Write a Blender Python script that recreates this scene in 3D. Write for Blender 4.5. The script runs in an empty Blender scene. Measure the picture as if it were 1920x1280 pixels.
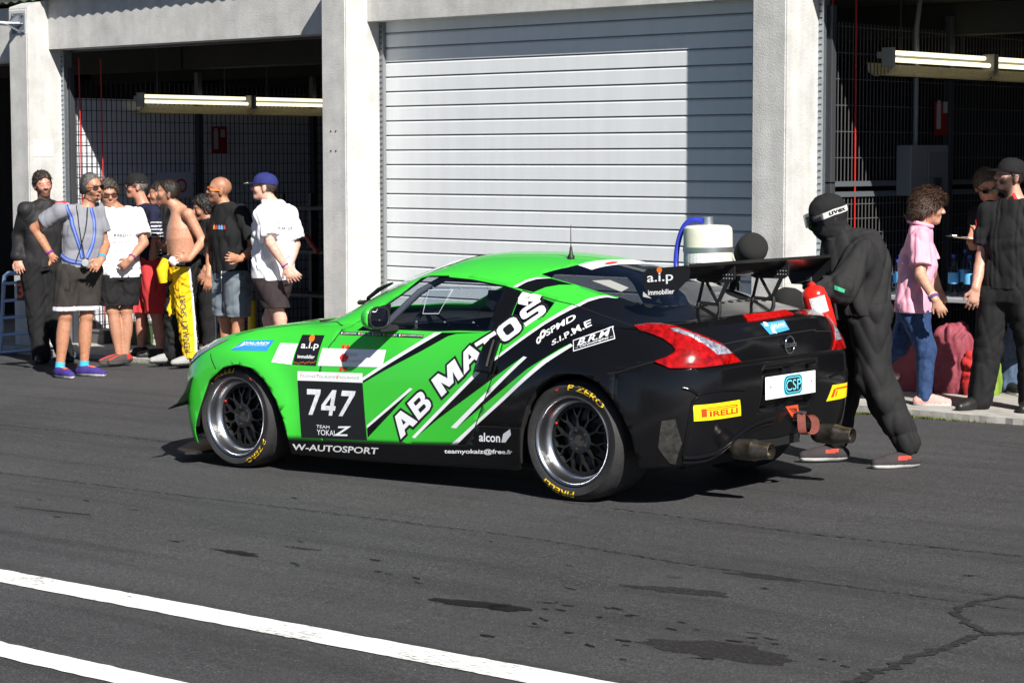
import bpy, bmesh, math, random
import numpy as np
from mathutils import Vector, Matrix, Quaternion
from mathutils.bvhtree import BVHTree
from mathutils.geometry import tessellate_polygon
random.seed(7)
rng = np.random.default_rng(7)
SC = bpy.context.scene
COL = SC.collection
R = math.radians

# ------------------------------------------------------------------ camera
GX, GY = 0.0146, -0.0004            # the pit lane falls gently towards the left
CAMZ = 1.7098
YAW, PITCH, ROLL, FPX = 0.7332, 0.0824, -0.0015, 4124.46
def cam_axes():
    cy, sy = math.cos(YAW), math.sin(YAW)
    fw = Vector((-sy*math.cos(PITCH), cy*math.cos(PITCH), -math.sin(PITCH)))
    rt = Vector((cy, sy, 0.0)); up = rt.cross(fw)
    r2 = rt*math.cos(ROLL)+up*math.sin(ROLL); u2 = -rt*math.sin(ROLL)+up*math.cos(ROLL)
    return r2, u2, fw
CR, CU, CF = cam_axes()
cam_data = bpy.data.cameras.new('camera')
cam_data.sensor_fit = 'HORIZONTAL'; cam_data.sensor_width = 36.0
cam_data.lens = FPX/1920*36.0
cam_data.clip_start = 0.1; cam_data.clip_end = 800
cam = bpy.data.objects.new('camera', cam_data); COL.objects.link(cam)
m = Matrix((CR, CU, -CF)).transposed().to_4x4(); m.translation = Vector((0, 0, CAMZ))
cam.matrix_world = m
SC.camera = cam
# ------------------------------------------------------------------ light
SUN_D = Vector((-2.14, 1.0, -1.90)).normalized()      # the way the sunlight travels
SUN_EL = math.asin(-SUN_D.z)
w = bpy.data.worlds.new('World'); SC.world = w; w.use_nodes = True
nt = w.node_tree
bg = nt.nodes['Background']
sky = nt.nodes.new('ShaderNodeTexSky'); sky.sky_type = 'NISHITA'; sky.sun_disc = False
sky.sun_elevation = SUN_EL
sky.sun_rotation = math.atan2(-SUN_D.x, -SUN_D.y)      # clockwise from +Y
sky.air_density = 0.42; sky.dust_density = 0.25; sky.ozone_density = 1.0
nt.links.new(sky.outputs[0], bg.inputs[0]); bg.inputs[1].default_value = 0.05
sl = bpy.data.lights.new('sun', 'SUN'); sl.energy = 5.0; sl.angle = R(0.5); sl.color = (1.0, 0.955, 0.88)
sun = bpy.data.objects.new('sun', sl); COL.objects.link(sun)
sun.rotation_mode = 'QUATERNION'
sun.rotation_quaternion = SUN_D.to_track_quat('-Z', 'Y')
SC.view_settings.view_transform = 'Standard'; SC.view_settings.look = 'None'
SC.view_settings.exposure = 0.85; SC.view_settings.gamma = 1.0
SC.view_settings.use_curve_mapping = False
SC.render.engine = 'CYCLES'
SC.cycles.max_bounces = 8; SC.cycles.transparent_max_bounces = 12
SC.cycles.use_denoising = True

# ------------------------------------------------------------------ helpers
def gz(x, y):
    return GX*x+GY*y
def tag(o, label=None, cat=None, group=None, kind=None):
    if label: o['label'] = label
    if cat: o['category'] = cat
    if group: o['group'] = group
    if kind: o['kind'] = kind
    return o
def empty(name, loc=(0, 0, 0), rz=0.0, label=None, cat=None, group=None):
    o = bpy.data.objects.new(name, None); COL.objects.link(o)
    o.location = loc; o.rotation_euler = (0, 0, rz); o.empty_display_size = 0.1
    return tag(o, label, cat, group)
def link(name, me, mats, parent=None, smooth=None):
    o = bpy.data.objects.new(name, me); COL.objects.link(o)
    if not isinstance(mats, (list, tuple)): mats = [mats]
    for q in mats: me.materials.append(q)
    if parent is not None: o.parent = parent
    if smooth is not None:
        if smooth is True: smooth = 180
        for p in me.polygons: p.use_smooth = True
        if smooth < 180:
            me.set_sharp_from_angle(angle=R(smooth))
    return o
def bobj(name, bm, mats, parent=None, smooth=None):
    me = bpy.data.meshes.new(name)
    bm.normal_update(); bm.to_mesh(me); bm.free()
    return link(name, me, mats, parent, smooth)
def vobj(name, V, F, mats, parent=None, smooth=None):
    me = bpy.data.meshes.new(name)
    me.from_pydata([tuple(map(float, v)) for v in V], [], [tuple(map(int, f)) for f in F]); me.update()
    return link(name, me, mats, parent, smooth)
def add_box(bm, lo, hi, bev=0.0, mi=0, mat=None):
    x0, y0, z0 = lo; x1, y1, z1 = hi
    vs = [bm.verts.new(p) for p in ((x0,y0,z0),(x1,y0,z0),(x1,y1,z0),(x0,y1,z0),(x0,y0,z1),(x1,y0,z1),(x1,y1,z1),(x0,y1,z1))]
    fs = [bm.faces.new([vs[i] for i in f]) for f in ((3,2,1,0),(4,5,6,7),(0,1,5,4),(1,2,6,5),(2,3,7,6),(3,0,4,7))]
    for f in fs: f.material_index = mi
    if mat is not None: bmesh.ops.transform(bm, matrix=mat, verts=vs)
    if bev > 0:
        es = list({e for f in fs for e in f.edges})
        r = bmesh.ops.bevel(bm, geom=es, offset=bev, segments=2, affect='EDGES', profile=0.5)
        for f in r['faces']: f.material_index = mi
    return vs
def frames(pts):
    P = [Vector(p) for p in pts]; n = len(P); out = []
    up = None
    for i in range(n):
        t = (P[min(i+1, n-1)]-P[max(i-1, 0)])
        if t.length < 1e-9: t = Vector((0, 0, 1))
        t.normalize()
        if up is None:
            up = Vector((0, 0, 1)) if abs(t.z) < 0.9 else Vector((1, 0, 0))
        a = (up-t*up.dot(t))
        if a.length < 1e-6: a = t.orthogonal()
        a.normalize(); b = t.cross(a); up = a
        out.append((P[i], a, b))
    return out
def add_tube(bm, pts, rad, seg=10, caps=True, mi=0):
    n = len(pts); rr = rad if isinstance(rad, (list, tuple)) else [rad]*n
    rings = []
    for (p, a, b), r in zip(frames(pts), rr):
        rings.append([bm.verts.new(p+a*(r*math.cos(2*math.pi*k/seg))+b*(r*math.sin(2*math.pi*k/seg))) for k in range(seg)])
    for i in range(n-1):
        for k in range(seg):
            f = bm.faces.new((rings[i][k], rings[i][(k+1) % seg], rings[i+1][(k+1) % seg], rings[i+1][k])); f.material_index = mi
    if caps:
        f = bm.faces.new(rings[0][::-1]); f.material_index = mi
        f = bm.faces.new(rings[-1]); f.material_index = mi
def add_lathe(bm, prof, seg=32, mi=0, axis='Z', mat=None, closed=False):
    """prof = [(r, h)...] turned about the axis; returns verts"""
    rings = []; allv = []
    for r, h in prof:
        ring = []
        for k in range(seg):
            a = 2*math.pi*k/seg; c, s = math.cos(a)*r, math.sin(a)*r
            v = (c, s, h) if axis == 'Z' else ((h, c, s) if axis == 'X' else (s, h, c))
            ring.append(bm.verts.new(v))
        rings.append(ring); allv += ring
    for i in range(len(rings)-1 + (1 if closed else 0)):
        A, B = rings[i], rings[(i+1) % len(rings)]
        for k in range(seg):
            f = bm.faces.new((A[k], A[(k+1) % seg], B[(k+1) % seg], B[k])); f.material_index = mi
    if not closed:
        if prof[0][0] > 1e-4: f = bm.faces.new(rings[0][::-1]); f.material_index = mi
        if prof[-1][0] > 1e-4: f = bm.faces.new(rings[-1]); f.material_index = mi
    if mat is not None: bmesh.ops.transform(bm, matrix=mat, verts=allv)
    return allv
def add_prism(bm, poly, axis, lo, hi, mi=0, mat=None):
    """a 2D outline pushed through from lo to hi along one axis; outline coords are the other two axes in order"""
    def mk(p, h):
        if axis == 'X': return (h, p[0], p[1])
        if axis == 'Y': return (p[0], h, p[1])
        return (p[0], p[1], h)
    A = [bm.verts.new(mk(p, lo)) for p in poly]; B = [bm.verts.new(mk(p, hi)) for p in poly]
    n = len(poly); fs = []
    for k in range(n): fs.append(bm.faces.new((A[k], A[(k+1) % n], B[(k+1) % n], B[k])))
    fs.append(bm.faces.new(A[::-1])); fs.append(bm.faces.new(B))
    for f in fs: f.material_index = mi
    bmesh.ops.recalc_face_normals(bm, faces=fs)
    if mat is not None: bmesh.ops.transform(bm, matrix=mat, verts=A+B)
    return A+B
def cr(P, t):
    """Catmull-Rom through the rows of P at parameter t in 0..len-1"""
    n = len(P); i = min(int(t), n-2); u = t-i
    p0 = P[max(i-1, 0)] if i > 0 else 2*P[0]-P[1]
    p1, p2 = P[i], P[i+1]
    p3 = P[i+2] if i+2 < n else 2*P[-1]-P[-2]
    return 0.5*((2*p1)+(-p0+p2)*u+(2*p0-5*p1+4*p2-p3)*u*u+(-p0+3*p1-3*p2+p3)*u**3)
def spline(pts, n):
    P = np.array(pts, float); return [cr(P, t) for t in np.linspace(0, len(P)-1, n)]

# ------------------------------------------------------------------ materials
MATS = {}
def mat(name, col, rough=0.6, metal=0.0, noise=0.0, scale=8.0, bump=0.0, bscale=60.0, coat=0.0, spec=0.5, emis=None, estr=0.0,
        trans=0.0, alpha=1.0, ior=1.45, detail=5.0, coat_rough=0.04, col2=None):
    if name in MATS: return MATS[name]
    q = bpy.data.materials.new(name); q.use_nodes = True; MATS[name] = q
    t = q.node_tree; b = t.nodes['Principled BSDF']
    col = tuple(col)+(1.0,) if len(col) == 3 else col
    b.inputs['Base Color'].default_value = col
    b.inputs['Roughness'].default_value = rough; b.inputs['Metallic'].default_value = metal
    b.inputs['Specular IOR Level'].default_value = spec
    b.inputs['Coat Weight'].default_value = coat; b.inputs['Coat Roughness'].default_value = coat_rough
    b.inputs['Transmission Weight'].default_value = trans; b.inputs['IOR'].default_value = ior
    b.inputs['Alpha'].default_value = alpha
    if emis:
        b.inputs['Emission Color'].default_value = tuple(emis)+(1.0,); b.inputs['Emission Strength'].default_value = estr
    if noise > 0 or bump > 0 or col2:
        tc = t.nodes.new('ShaderNodeTexCoord')
    if noise > 0 or col2:
        n = t.nodes.new('ShaderNodeTexNoise'); n.inputs['Scale'].default_value = scale; n.inputs['Detail'].default_value = detail
        n.inputs['Roughness'].default_value = 0.65
        t.links.new(tc.outputs['Object'], n.inputs['Vector'])
        r = t.nodes.new('ShaderNodeValToRGB')
        c2 = tuple(col2)+(1.0,) if col2 else tuple(min(1, c*(1+noise)) for c in col[:3])+(1.0,)
        c1 = col if col2 else tuple(c*(1-noise) for c in col[:3])+(1.0,)
        r.color_ramp.elements[0].position = 0.3; r.color_ramp.elements[1].position = 0.7
        r.color_ramp.elements[0].color = c1; r.color_ramp.elements[1].color = c2
        t.links.new(n.outputs['Fac'], r.inputs['Fac']); t.links.new(r.outputs['Color'], b.inputs['Base Color'])
    if bump > 0:
        n2 = t.nodes.new('ShaderNodeTexNoise'); n2.inputs['Scale'].default_value = bscale; n2.inputs['Detail'].default_value = 4
        t.links.new(tc.outputs['Object'], n2.inputs['Vector'])
        bp = t.nodes.new('ShaderNodeBump'); bp.inputs['Strength'].default_value = bump; bp.inputs['Distance'].default_value = 0.01
        t.links.new(n2.outputs['Fac'], bp.inputs['Height']); t.links.new(bp.outputs['Normal'], b.inputs['Normal'])
    return q
# ------------------------------------------------------------------ ground
def asphalt_mat():
    q = bpy.data.materials.new('asphalt'); q.use_nodes = True; t = q.node_tree; b = t.nodes['Principled BSDF']
    L = t.links.new; N = t.nodes.new
    tc = N('ShaderNodeTexCoord')
    def noise(scale, detail=4, rough=0.6, vec=None):
        n = N('ShaderNodeTexNoise'); n.inputs['Scale'].default_value = scale; n.inputs['Detail'].default_value = detail
        n.inputs['Roughness'].default_value = rough; L(vec or tc.outputs['Object'], n.inputs['Vector']); return n.outputs['Fac']
    def ramp(f, stops):
        r = N('ShaderNodeValToRGB'); e = r.color_ramp.elements
        while len(e) < len(stops): e.new(0.5)
        for k, (p, c) in enumerate(stops):
            e[k].position = p; e[k].color = (c, c, c, 1) if not isinstance(c, tuple) else c+(1,)
        L(f, r.inputs['Fac']); return r.outputs['Color']
    def mix(a, c, f, mode='MIX'):
        m = N('ShaderNodeMix'); m.data_type = 'RGBA'; m.blend_type = mode
        for s, v in ((m.inputs[6], a), (m.inputs[7], c)):
            if isinstance(v, tuple): s.default_value = v+(1,)
            else: L(v, s)
        if isinstance(f, float): m.inputs[0].default_value = f
        else: L(f, m.inputs[0])
        return m.outputs[2]
    fine = noise(105, 4, 0.8); mid = noise(28, 5); big = noise(0.55, 4); 
    base = ramp(fine, [(0.30, (0.013, 0.013, 0.0142)), (0.50, (0.038, 0.0385, 0.041)), (0.70, (0.108, 0.109, 0.113))])
    base = mix(base, ramp(mid, [(0.3, 0.80), (0.7, 1.2)]), 1.0, 'MULTIPLY')
    base = mix(base, ramp(big, [(0.32, 0.86), (0.68, 1.14)]), 1.0, 'MULTIPLY')
    # tyre rubber worn into long streaks along the lane
    mp = N('ShaderNodeMapping'); mp.inputs['Scale'].default_value = (0.22, 3.4, 1); L(tc.outputs['Object'], mp.inputs['Vector'])
    st = noise(1.3, 5, 0.6, mp.outputs['Vector'])
    base = mix(base, ramp(st, [(0.36, 0.78), (0.5, 1.0), (0.70, 1.10)]), 1.0, 'MULTIPLY')
    # pale chips of stone in the surface
    vo = N('ShaderNodeTexVoronoi'); vo.inputs['Scale'].default_value = 46; L(tc.outputs['Object'], vo.inputs['Vector'])
    chip = ramp(vo.outputs['Distance'], [(0.0, 1.0), (0.09, 1.0), (0.13, 0.0)])
    sep = N('ShaderNodeSeparateColor'); L(vo.outputs['Color'], sep.inputs[0])
    pick = ramp(sep.outputs[0], [(0.90, 0.0), (0.92, 1.0)])
    cm = mix(chip, pick, 1.0, 'MULTIPLY')
    base = mix(base, (0.34, 0.33, 0.31), cm)
    # small dark spots of oil
    vo2 = N('ShaderNodeTexVoronoi'); vo2.inputs['Scale'].default_value = 2.3; L(tc.outputs['Object'], vo2.inputs['Vector'])
    nz = noise(9, 3); add = N('ShaderNodeMath'); add.operation = 'MULTIPLY_ADD'; L(nz, add.inputs[0]); add.inputs[1].default_value = 0.22; L(vo2.outputs['Distance'], add.inputs[2])
    spot = ramp(add.outputs[0], [(0.17, 1.0), (0.20, 0.0)])
    base = mix(base, (0.020, 0.020, 0.021), mix(spot, ramp(noise(0.9, 2), [(0.48, 0.0), (0.60, 0.75)]), 1.0, 'MULTIPLY'))
    L(base, b.inputs['Base Color']); b.inputs['Roughness'].default_value = 0.82; b.inputs['Specular IOR Level'].default_value = 0.35
    bp = N('ShaderNodeBump'); bp.inputs['Strength'].default_value = 0.55; bp.inputs['Distance'].default_value = 0.006
    L(fine, bp.inputs['Height']); L(bp.outputs['Normal'], b.inputs['Normal'])
    return q
ASPH = asphalt_mat()
def sheet(name, pts, m, lift, kind='structure', sub=1):
    """flat sheet lying on the sloping ground"""
    V = [(x, y, gz(x, y)+lift) for x, y in pts]
    tri = tessellate_polygon([[Vector((x, y, 0)) for x, y in pts]])
    o = vobj(name, V, tri, m)
    bmx = bmesh.new(); bmx.from_mesh(o.data); bmesh.ops.recalc_face_normals(bmx, faces=bmx.faces[:])
    for f in bmx.faces:
        if f.normal.z < 0: f.normal_flip()
    bmx.to_mesh(o.data); bmx.free()
    if kind: o['kind'] = kind
    return o
ROAD = sheet('road', [(-400, -300), (400, -300), (400, 300), (-400, 300)], ASPH, 0.0)
def paint_mat():
    q = bpy.data.materials.new('road_paint'); q.use_nodes = True; t = q.node_tree; b = t.nodes['Principled BSDF']; L = t.links.new
    tc = t.nodes.new('ShaderNodeTexCoord')
    n = t.nodes.new('ShaderNodeTexNoise'); n.inputs['Scale'].default_value = 90; n.inputs['Detail'].default_value = 4; L(tc.outputs['Object'], n.inputs['Vector'])
    n2 = t.nodes.new('ShaderNodeTexNoise'); n2.inputs['Scale'].default_value = 2.1; n2.inputs['Detail'].default_value = 3; L(tc.outputs['Object'], n2.inputs['Vector'])
    mp = t.nodes.new('ShaderNodeMapping'); mp.inputs['Scale'].default_value = (2.0, 22, 1); L(tc.outputs['Object'], mp.inputs['Vector'])
    n3 = t.nodes.new('ShaderNodeTexNoise'); n3.inputs['Scale'].default_value = 9; n3.inputs['Detail'].default_value = 6; L(mp.outputs['Vector'], n3.inputs['Vector'])
    a = t.nodes.new('ShaderNodeMath'); a.operation = 'MULTIPLY_ADD'; L(n2.outputs['Fac'], a.inputs[0]); a.inputs[1].default_value = 0.55; L(n3.outputs['Fac'], a.inputs[2])
    r = t.nodes.new('ShaderNodeValToRGB'); e = r.color_ramp.elements
    e[0].position = 0.87; e[0].color = (0.80, 0.80, 0.79, 1); e[1].position = 0.95; e[1].color = (0.09, 0.09, 0.09, 1)
    L(a.outputs[0], r.inputs['Fac'])
    r2 = t.nodes.new('ShaderNodeValToRGB'); r2.color_ramp.elements[0].position = 0.3; r2.color_ramp.elements[0].color = (0.86, 0.86, 0.86, 1); r2.color_ramp.elements[1].position = 0.6
    L(n.outputs['Fac'], r2.inputs['Fac'])
    m = t.nodes.new('ShaderNodeMix'); m.data_type = 'RGBA'; m.blend_type = 'MULTIPLY'; m.inputs[0].default_value = 1
    L(r.outputs['Color'], m.inputs[6]); L(r2.outputs['Color'], m.inputs[7]); L(m.outputs[2], b.inputs['Base Color'])
    b.inputs['Roughness'].default_value = 0.7
    bp = t.nodes.new('ShaderNodeBump'); bp.inputs['Strength'].default_value = 0.35; bp.inputs['Distance'].default_value = 0.004
    L(n.outputs['Fac'], bp.inputs['Height']); L(bp.outputs['Normal'], b.inputs['Normal'])
    return q
PAINT = paint_mat()
def ragged(x0, x1, y0, y1, step=0.06, amp=0.004):
    a = []; n = int((x1-x0)/step)
    for k in range(n+1): a.append((x0+(x1-x0)*k/n, y0+random.uniform(-amp, amp)))
    for k in range(n, -1, -1): a.append((x0+(x1-x0)*k/n, y1+random.uniform(-amp, amp)))
    return a
def strip_sheet(name, x0, x1, y0, y1, m, lift):
    V = []; F = []; n = int((x1-x0)/0.06)
    for k in range(n+1):
        x = x0+(x1-x0)*k/n
        for y in (y0+random.uniform(-.004, .004), y1+random.uniform(-.004, .004)): V.append((x, y, gz(x, y)+lift))
    for k in range(n): F.append((2*k, 2*k+2, 2*k+3, 2*k+1))
    o = vobj(name, V, F, m); o['kind'] = 'structure'; return o
strip_sheet('road_line', -40, 12, 5.53, 5.72, PAINT, 0.004)
strip_sheet('road_line', -40, 12, 4.63, 4.79, PAINT, 0.004)
# oil stains and sealed cracks
OIL = mat('oil_stain', (0.010, 0.010, 0.0105), 0.9, noise=0.4, scale=120, bump=0.4, bscale=170, spec=.2)
def speckle(q, scale, lo, hi):
    t = q.node_tree; b = t.nodes['Principled BSDF']; tc = t.nodes.new('ShaderNodeTexCoord'); n = t.nodes.new('ShaderNodeTexNoise'); n.inputs['Scale'].default_value = scale; n.inputs['Detail'].default_value = 5; n.inputs['Roughness'].default_value = .75
    t.links.new(tc.outputs['Object'], n.inputs['Vector']); r = t.nodes.new('ShaderNodeMapRange'); r.inputs[1].default_value = lo; r.inputs[2].default_value = hi
    t.links.new(n.outputs['Fac'], r.inputs[0]); t.links.new(r.outputs[0], b.inputs['Alpha'])
speckle(OIL, 70, .34, .50)
OIL2 = mat('oil_stain_faded', (0.024, 0.022, 0.022), 0.9, noise=0.3, scale=120, bump=0.4, bscale=170, spec=.25)
SEAL = mat('crack_sealant', (0.018, 0.018, 0.019), 0.85, noise=0.4, scale=40, bump=0.5, bscale=120)
SEAM = mat('asphalt_seam', (0.020, 0.020, 0.021), 0.85, noise=0.35, scale=50, bump=0.5, bscale=160)
speckle(OIL2, 60, .36, .62); speckle(SEAM, 26, .40, .60); speckle(SEAL, 45, .36, .52)
def blob(cx, cy, rx, ry, rot=0.0, n=40, rag=0.25, seed=0):
    rr = random.Random(seed); ph = [rr.uniform(0, 6.28) for _ in range(6)]
    out = []
    for k in range(n):
        a = 2*math.pi*k/n
        s = 1+rag*(0.5*math.sin(2*a+ph[0])+0.4*math.sin(3*a+ph[1])+0.3*math.sin(5*a+ph[2])+0.25*math.sin(9*a+ph[3])+0.2*math.sin(13*a+ph[4]))
        x, y = rx*s*math.cos(a), ry*s*math.sin(a)
        out.append((cx+x*math.cos(rot)-y*math.sin(rot), cy+x*math.sin(rot)+y*math.cos(rot)))
    return out
def merged_sheets(name, polys, m, lift):
    V, F = [], []
    for p in polys:
        tri = tessellate_polygon([[Vector((x, y, 0)) for x, y in p]]); o = len(V)
        V += [(x, y, gz(x, y)+lift) for x, y in p]
        for a, b, c in tri:
            A, B, C = (Vector((p[i][0], p[i][1], 0)) for i in (a, b, c))
            F.append((o+a, o+b, o+c) if (B-A).cross(C-A).z > 0 else (o+a, o+c, o+b))
    ob = vobj(name, V, F, m, ROAD); return ob
rr = random.Random(3)
big = [blob(-6.04, 6.45, .17, .062, 0.16, seed=1), blob(-5.85, 6.47, .10, .05, 0.1, seed=2), blob(-7.74, 6.68, .15, .03, .05, rag=.5, seed=5)]
for k in range(30):
    t = rr.random(); x = -8.3+4.1*t
    big.append(blob(x, 6.72-0.06*t+rr.gauss(0, .06)-0.22*max(0, t-.45), rr.uniform(.008, .04), rr.uniform(.004, .010), rr.uniform(-.2, .3), n=14, seed=k+20))
for k in range(12): big.append(blob(-5.3+rr.gauss(0, .32), 6.32+rr.gauss(0, .14), rr.uniform(.01, .045), rr.uniform(.005, .015), rr.uniform(-.4, .4), n=14, seed=k+90))
for k in range(16): big.append(blob(rr.uniform(-10.5, -4.0), rr.uniform(5.9, 8.4), rr.uniform(.01, .05), rr.uniform(.004, .012), rr.uniform(-.3, .3), n=12, seed=k+190))
merged_sheets('oil_stain', big, OIL, 0.004)
merged_sheets('faded_stain', [blob(-4.72, 6.36, .30, .13, .15, seed=11), blob(-5.46, 7.68, .18, .045, .1, seed=12), blob(-5.55, 7.2, .22, .07, .2, seed=13),
                            blob(-9.5, 6.95, .24, .02, .1, rag=.5, seed=14), blob(-7.6, 6.95, .12, .02, .05, seed=15)], OIL2, 0.003)
def band(pts, w0, seed=0, rag=.35, step=.03):
    rr = random.Random(seed); P = []
    for (a, b) in zip(pts[:-1], pts[1:]):
        L_ = math.dist(a, b); n = max(1, int(L_/step))
        for k in range(n): P.append((a[0]+(b[0]-a[0])*k/n, a[1]+(b[1]-a[1])*k/n))
    P.append(pts[-1]); A, B = [], []
    for i, p in enumerate(P):
        a, b = P[max(0, i-1)], P[min(len(P)-1, i+1)]; d = math.dist(a, b) or 1
        nx, ny = -(b[1]-a[1])/d, (b[0]-a[0])/d
        j = rr.gauss(0, .25)*w0; wa = w0*(1+rr.uniform(-rag, rag))/2; wb = w0*(1+rr.uniform(-rag, rag))/2
        A.append((p[0]+nx*(wa+j), p[1]+ny*(wa+j))); B.append((p[0]-nx*(wb-j), p[1]-ny*(wb-j)))
    return A, B
def band_sheet(name, lines, m, lift):
    V, F = [], []
    for k, (pts, w0) in enumerate(lines):
        A, B = band(pts, w0, seed=k); o = len(V)
        for a, b in zip(A, B):
            V += [(a[0], a[1], gz(*a)+lift), (b[0], b[1], gz(*b)+lift)]
        for i in range(len(A)-1): F.append((o+2*i, o+2*i+1, o+2*i+3, o+2*i+2))
    ob = vobj(name, V, F, m, ROAD)
    bmx = bmesh.new(); bmx.from_mesh(ob.data)
    for f in bmx.faces:
        f.normal_update()
        if f.normal.z < 0: f.normal_flip()
    bmx.to_mesh(ob.data); bmx.free()
    return ob
band_sheet('sealed_crack', [([(-3.2, 7.97), (-4.2, 8.0), (-4.42, 7.93), (-4.47, 7.75), (-4.42, 7.5), (-4.25, 7.33), (-4.12, 7.24), (-3.3, 7.9)], .038),
                            ([(-4.12, 7.24), (-4.11, 6.7), (-4.05, 6.2), (-4.0, 5.9)], .05)], SEAL, 0.004)
band_sheet('asphalt_seam', [([(-14, 7.62), (-9.6, 7.73), (-8.22, 7.80), (-6.92, 7.83), (-5.87, 7.72), (-3, 7.7)], .016),
                            ([(-7.6, 8.84), (-6.0, 8.75), (-4.94, 8.80), (-2, 8.8)], .02), ([(-16, 9.2), (-11, 9.35), (-9.6, 9.3)], .02),
                            ([(-7.2, 12.42), (-5.6, 12.1), (-4, 12.0)], .012)], SEAM, 0.005)

# ------------------------------------------------------------------ the pit building
CONC = mat('cast_concrete', (0.46, 0.46, 0.45), 0.9, noise=0.16, scale=4.5, bump=0.35, bscale=70, detail=10)
def streaks(q, amt=.16):
    t = q.node_tree; b = t.nodes['Principled BSDF']; lk = b.inputs['Base Color'].links[0]; src = lk.from_socket; tc = t.nodes.new('ShaderNodeTexCoord'); mp = t.nodes.new('ShaderNodeMapping'); mp.inputs['Scale'].default_value = (9, 9, .55)
    t.links.new(tc.outputs['Object'], mp.inputs['Vector']); n = t.nodes.new('ShaderNodeTexNoise'); n.inputs['Scale'].default_value = 1.0; n.inputs['Detail'].default_value = 6; t.links.new(mp.outputs['Vector'], n.inputs['Vector'])
    r = t.nodes.new('ShaderNodeMapRange'); r.inputs[1].default_value = .35; r.inputs[2].default_value = .62; r.inputs[3].default_value = 1-amt; r.inputs[4].default_value = 1.03; t.links.new(n.outputs['Fac'], r.inputs[0])
    m = t.nodes.new('ShaderNodeVectorMath'); m.operation = 'SCALE'; t.links.new(src, m.inputs[0]); t.links.new(r.outputs[0], m.inputs['Scale']); t.links.new(m.outputs[0], b.inputs['Base Color'])
streaks(CONC, .08)
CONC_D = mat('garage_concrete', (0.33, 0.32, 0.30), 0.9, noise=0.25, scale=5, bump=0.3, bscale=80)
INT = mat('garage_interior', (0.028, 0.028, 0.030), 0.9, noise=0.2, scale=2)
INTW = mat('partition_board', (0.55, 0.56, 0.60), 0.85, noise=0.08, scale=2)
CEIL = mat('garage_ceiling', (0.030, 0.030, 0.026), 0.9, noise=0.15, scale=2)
STEEL = mat('galvanised_steel', (0.42, 0.46, 0.50), 0.38, 0.85, noise=0.15, scale=30)
STEELD = mat('dark_steel', (0.08, 0.085, 0.095), 0.5, 0.6)
REDM = mat('red_paint', (0.42, 0.015, 0.014), 0.45)
DOORM = mat('garage_door_paint', (0.62, 0.65, 0.67), 0.42, noise=0.02, scale=1.2)
streaks(DOORM, .025)
DOORG = mat('garage_door_groove', (0.20, 0.21, 0.22), 0.7)
ROOFM = mat('corrugated_roof', (0.06, 0.085, 0.05), 0.7, noise=0.25, scale=8)
PITCHX = 4.727
CX = [-19.27+PITCHX*k for k in range(-1, 5)]         # left edges of the columns
YF, YB, YD, CW = 13.60, 13.871, 14.055, 0.312
LINT = [2.75, 2.855, 2.94, 3.03, 3.12]                # underside of the lintel in each bay
bld = empty('pit_building', (-14.4, 16.5, gz(-14.4, 13.6)), 0, 'long pit garage building of pale concrete columns and open bays', 'building')
inv = bld.matrix_basis.inverted() if False else Matrix.Translation(-Vector(bld.location))
def site(name, bm, m, smooth=None, parent=None):
    bmesh.ops.transform(bm, matrix=inv, verts=bm.verts[:])
    return bobj(name, bm, m, parent or bld, smooth)
for i, x in enumerate(CX):
    bm = bmesh.new(); zt = 3.27+0.09*(i-1); z0 = gz(x, YF)-0.05
    # front column: outline in y-z with the sloping coping
    bev = 0.012
    add_prism(bm, [(YF, z0), (14.10, z0), (14.10, zt+0.11), (13.87, zt+0.10), (YF+0.02, zt+0.02), (YF, zt-0.01)], 'X', x, x+CW)
    bmesh.ops.bevel(bm, geom=[e for e in bm.edges if all(abs(v.co.y-YF) < .001 for v in e.verts)], offset=bev, segments=2, affect='EDGES')
    site('column', bm, CONC)
for i in range(5):
    x0, x1 = CX[i]+CW, CX[i+1]; zb = LINT[i]; zt = 3.40+0.09*(i-1)
    bm = bmesh.new(); add_box(bm, (x0-.05, YB, zb), (x1+.05, 14.35, zt)); site('lintel', bm, CONC)
    # steel head rail of the door behind the lintel and a jamb at either side
    bm = bmesh.new(); add_box(bm, (x0, YD+.06, zb-.02), (x1, YD+.12, zb+.10)); site('door_rail', bm, STEELD)
    for xs, s in ((x0, 1), (x1, -1)):
        bm = bmesh.new()
        z0 = gz(xs, YD)
        add_box(bm, (min(xs, xs+s*.05), YD-.035, z0), (max(xs, xs+s*.05), YD, zb))
        add_box(bm, (min(xs+s*.004, xs+s*.02), YD, z0), (max(xs+s*.004, xs+s*.02), YD+.09, zb))
        for k in range(int((zb-z0)/.05)):
            add_box(bm, (xs+s*.008-(.010 if s < 0 else 0), YD-.040, z0+.05*k+.01), (xs+s*.008+(.010 if s > 0 else 0)+.014*(s > 0), YD-.035, z0+.05*k+.022), mi=1)
        site('door_jamb', bm, [STEEL if i != 2 else mat('door_jamb_grey', (.20, .21, .22), .5, .2), STEELD])
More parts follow.
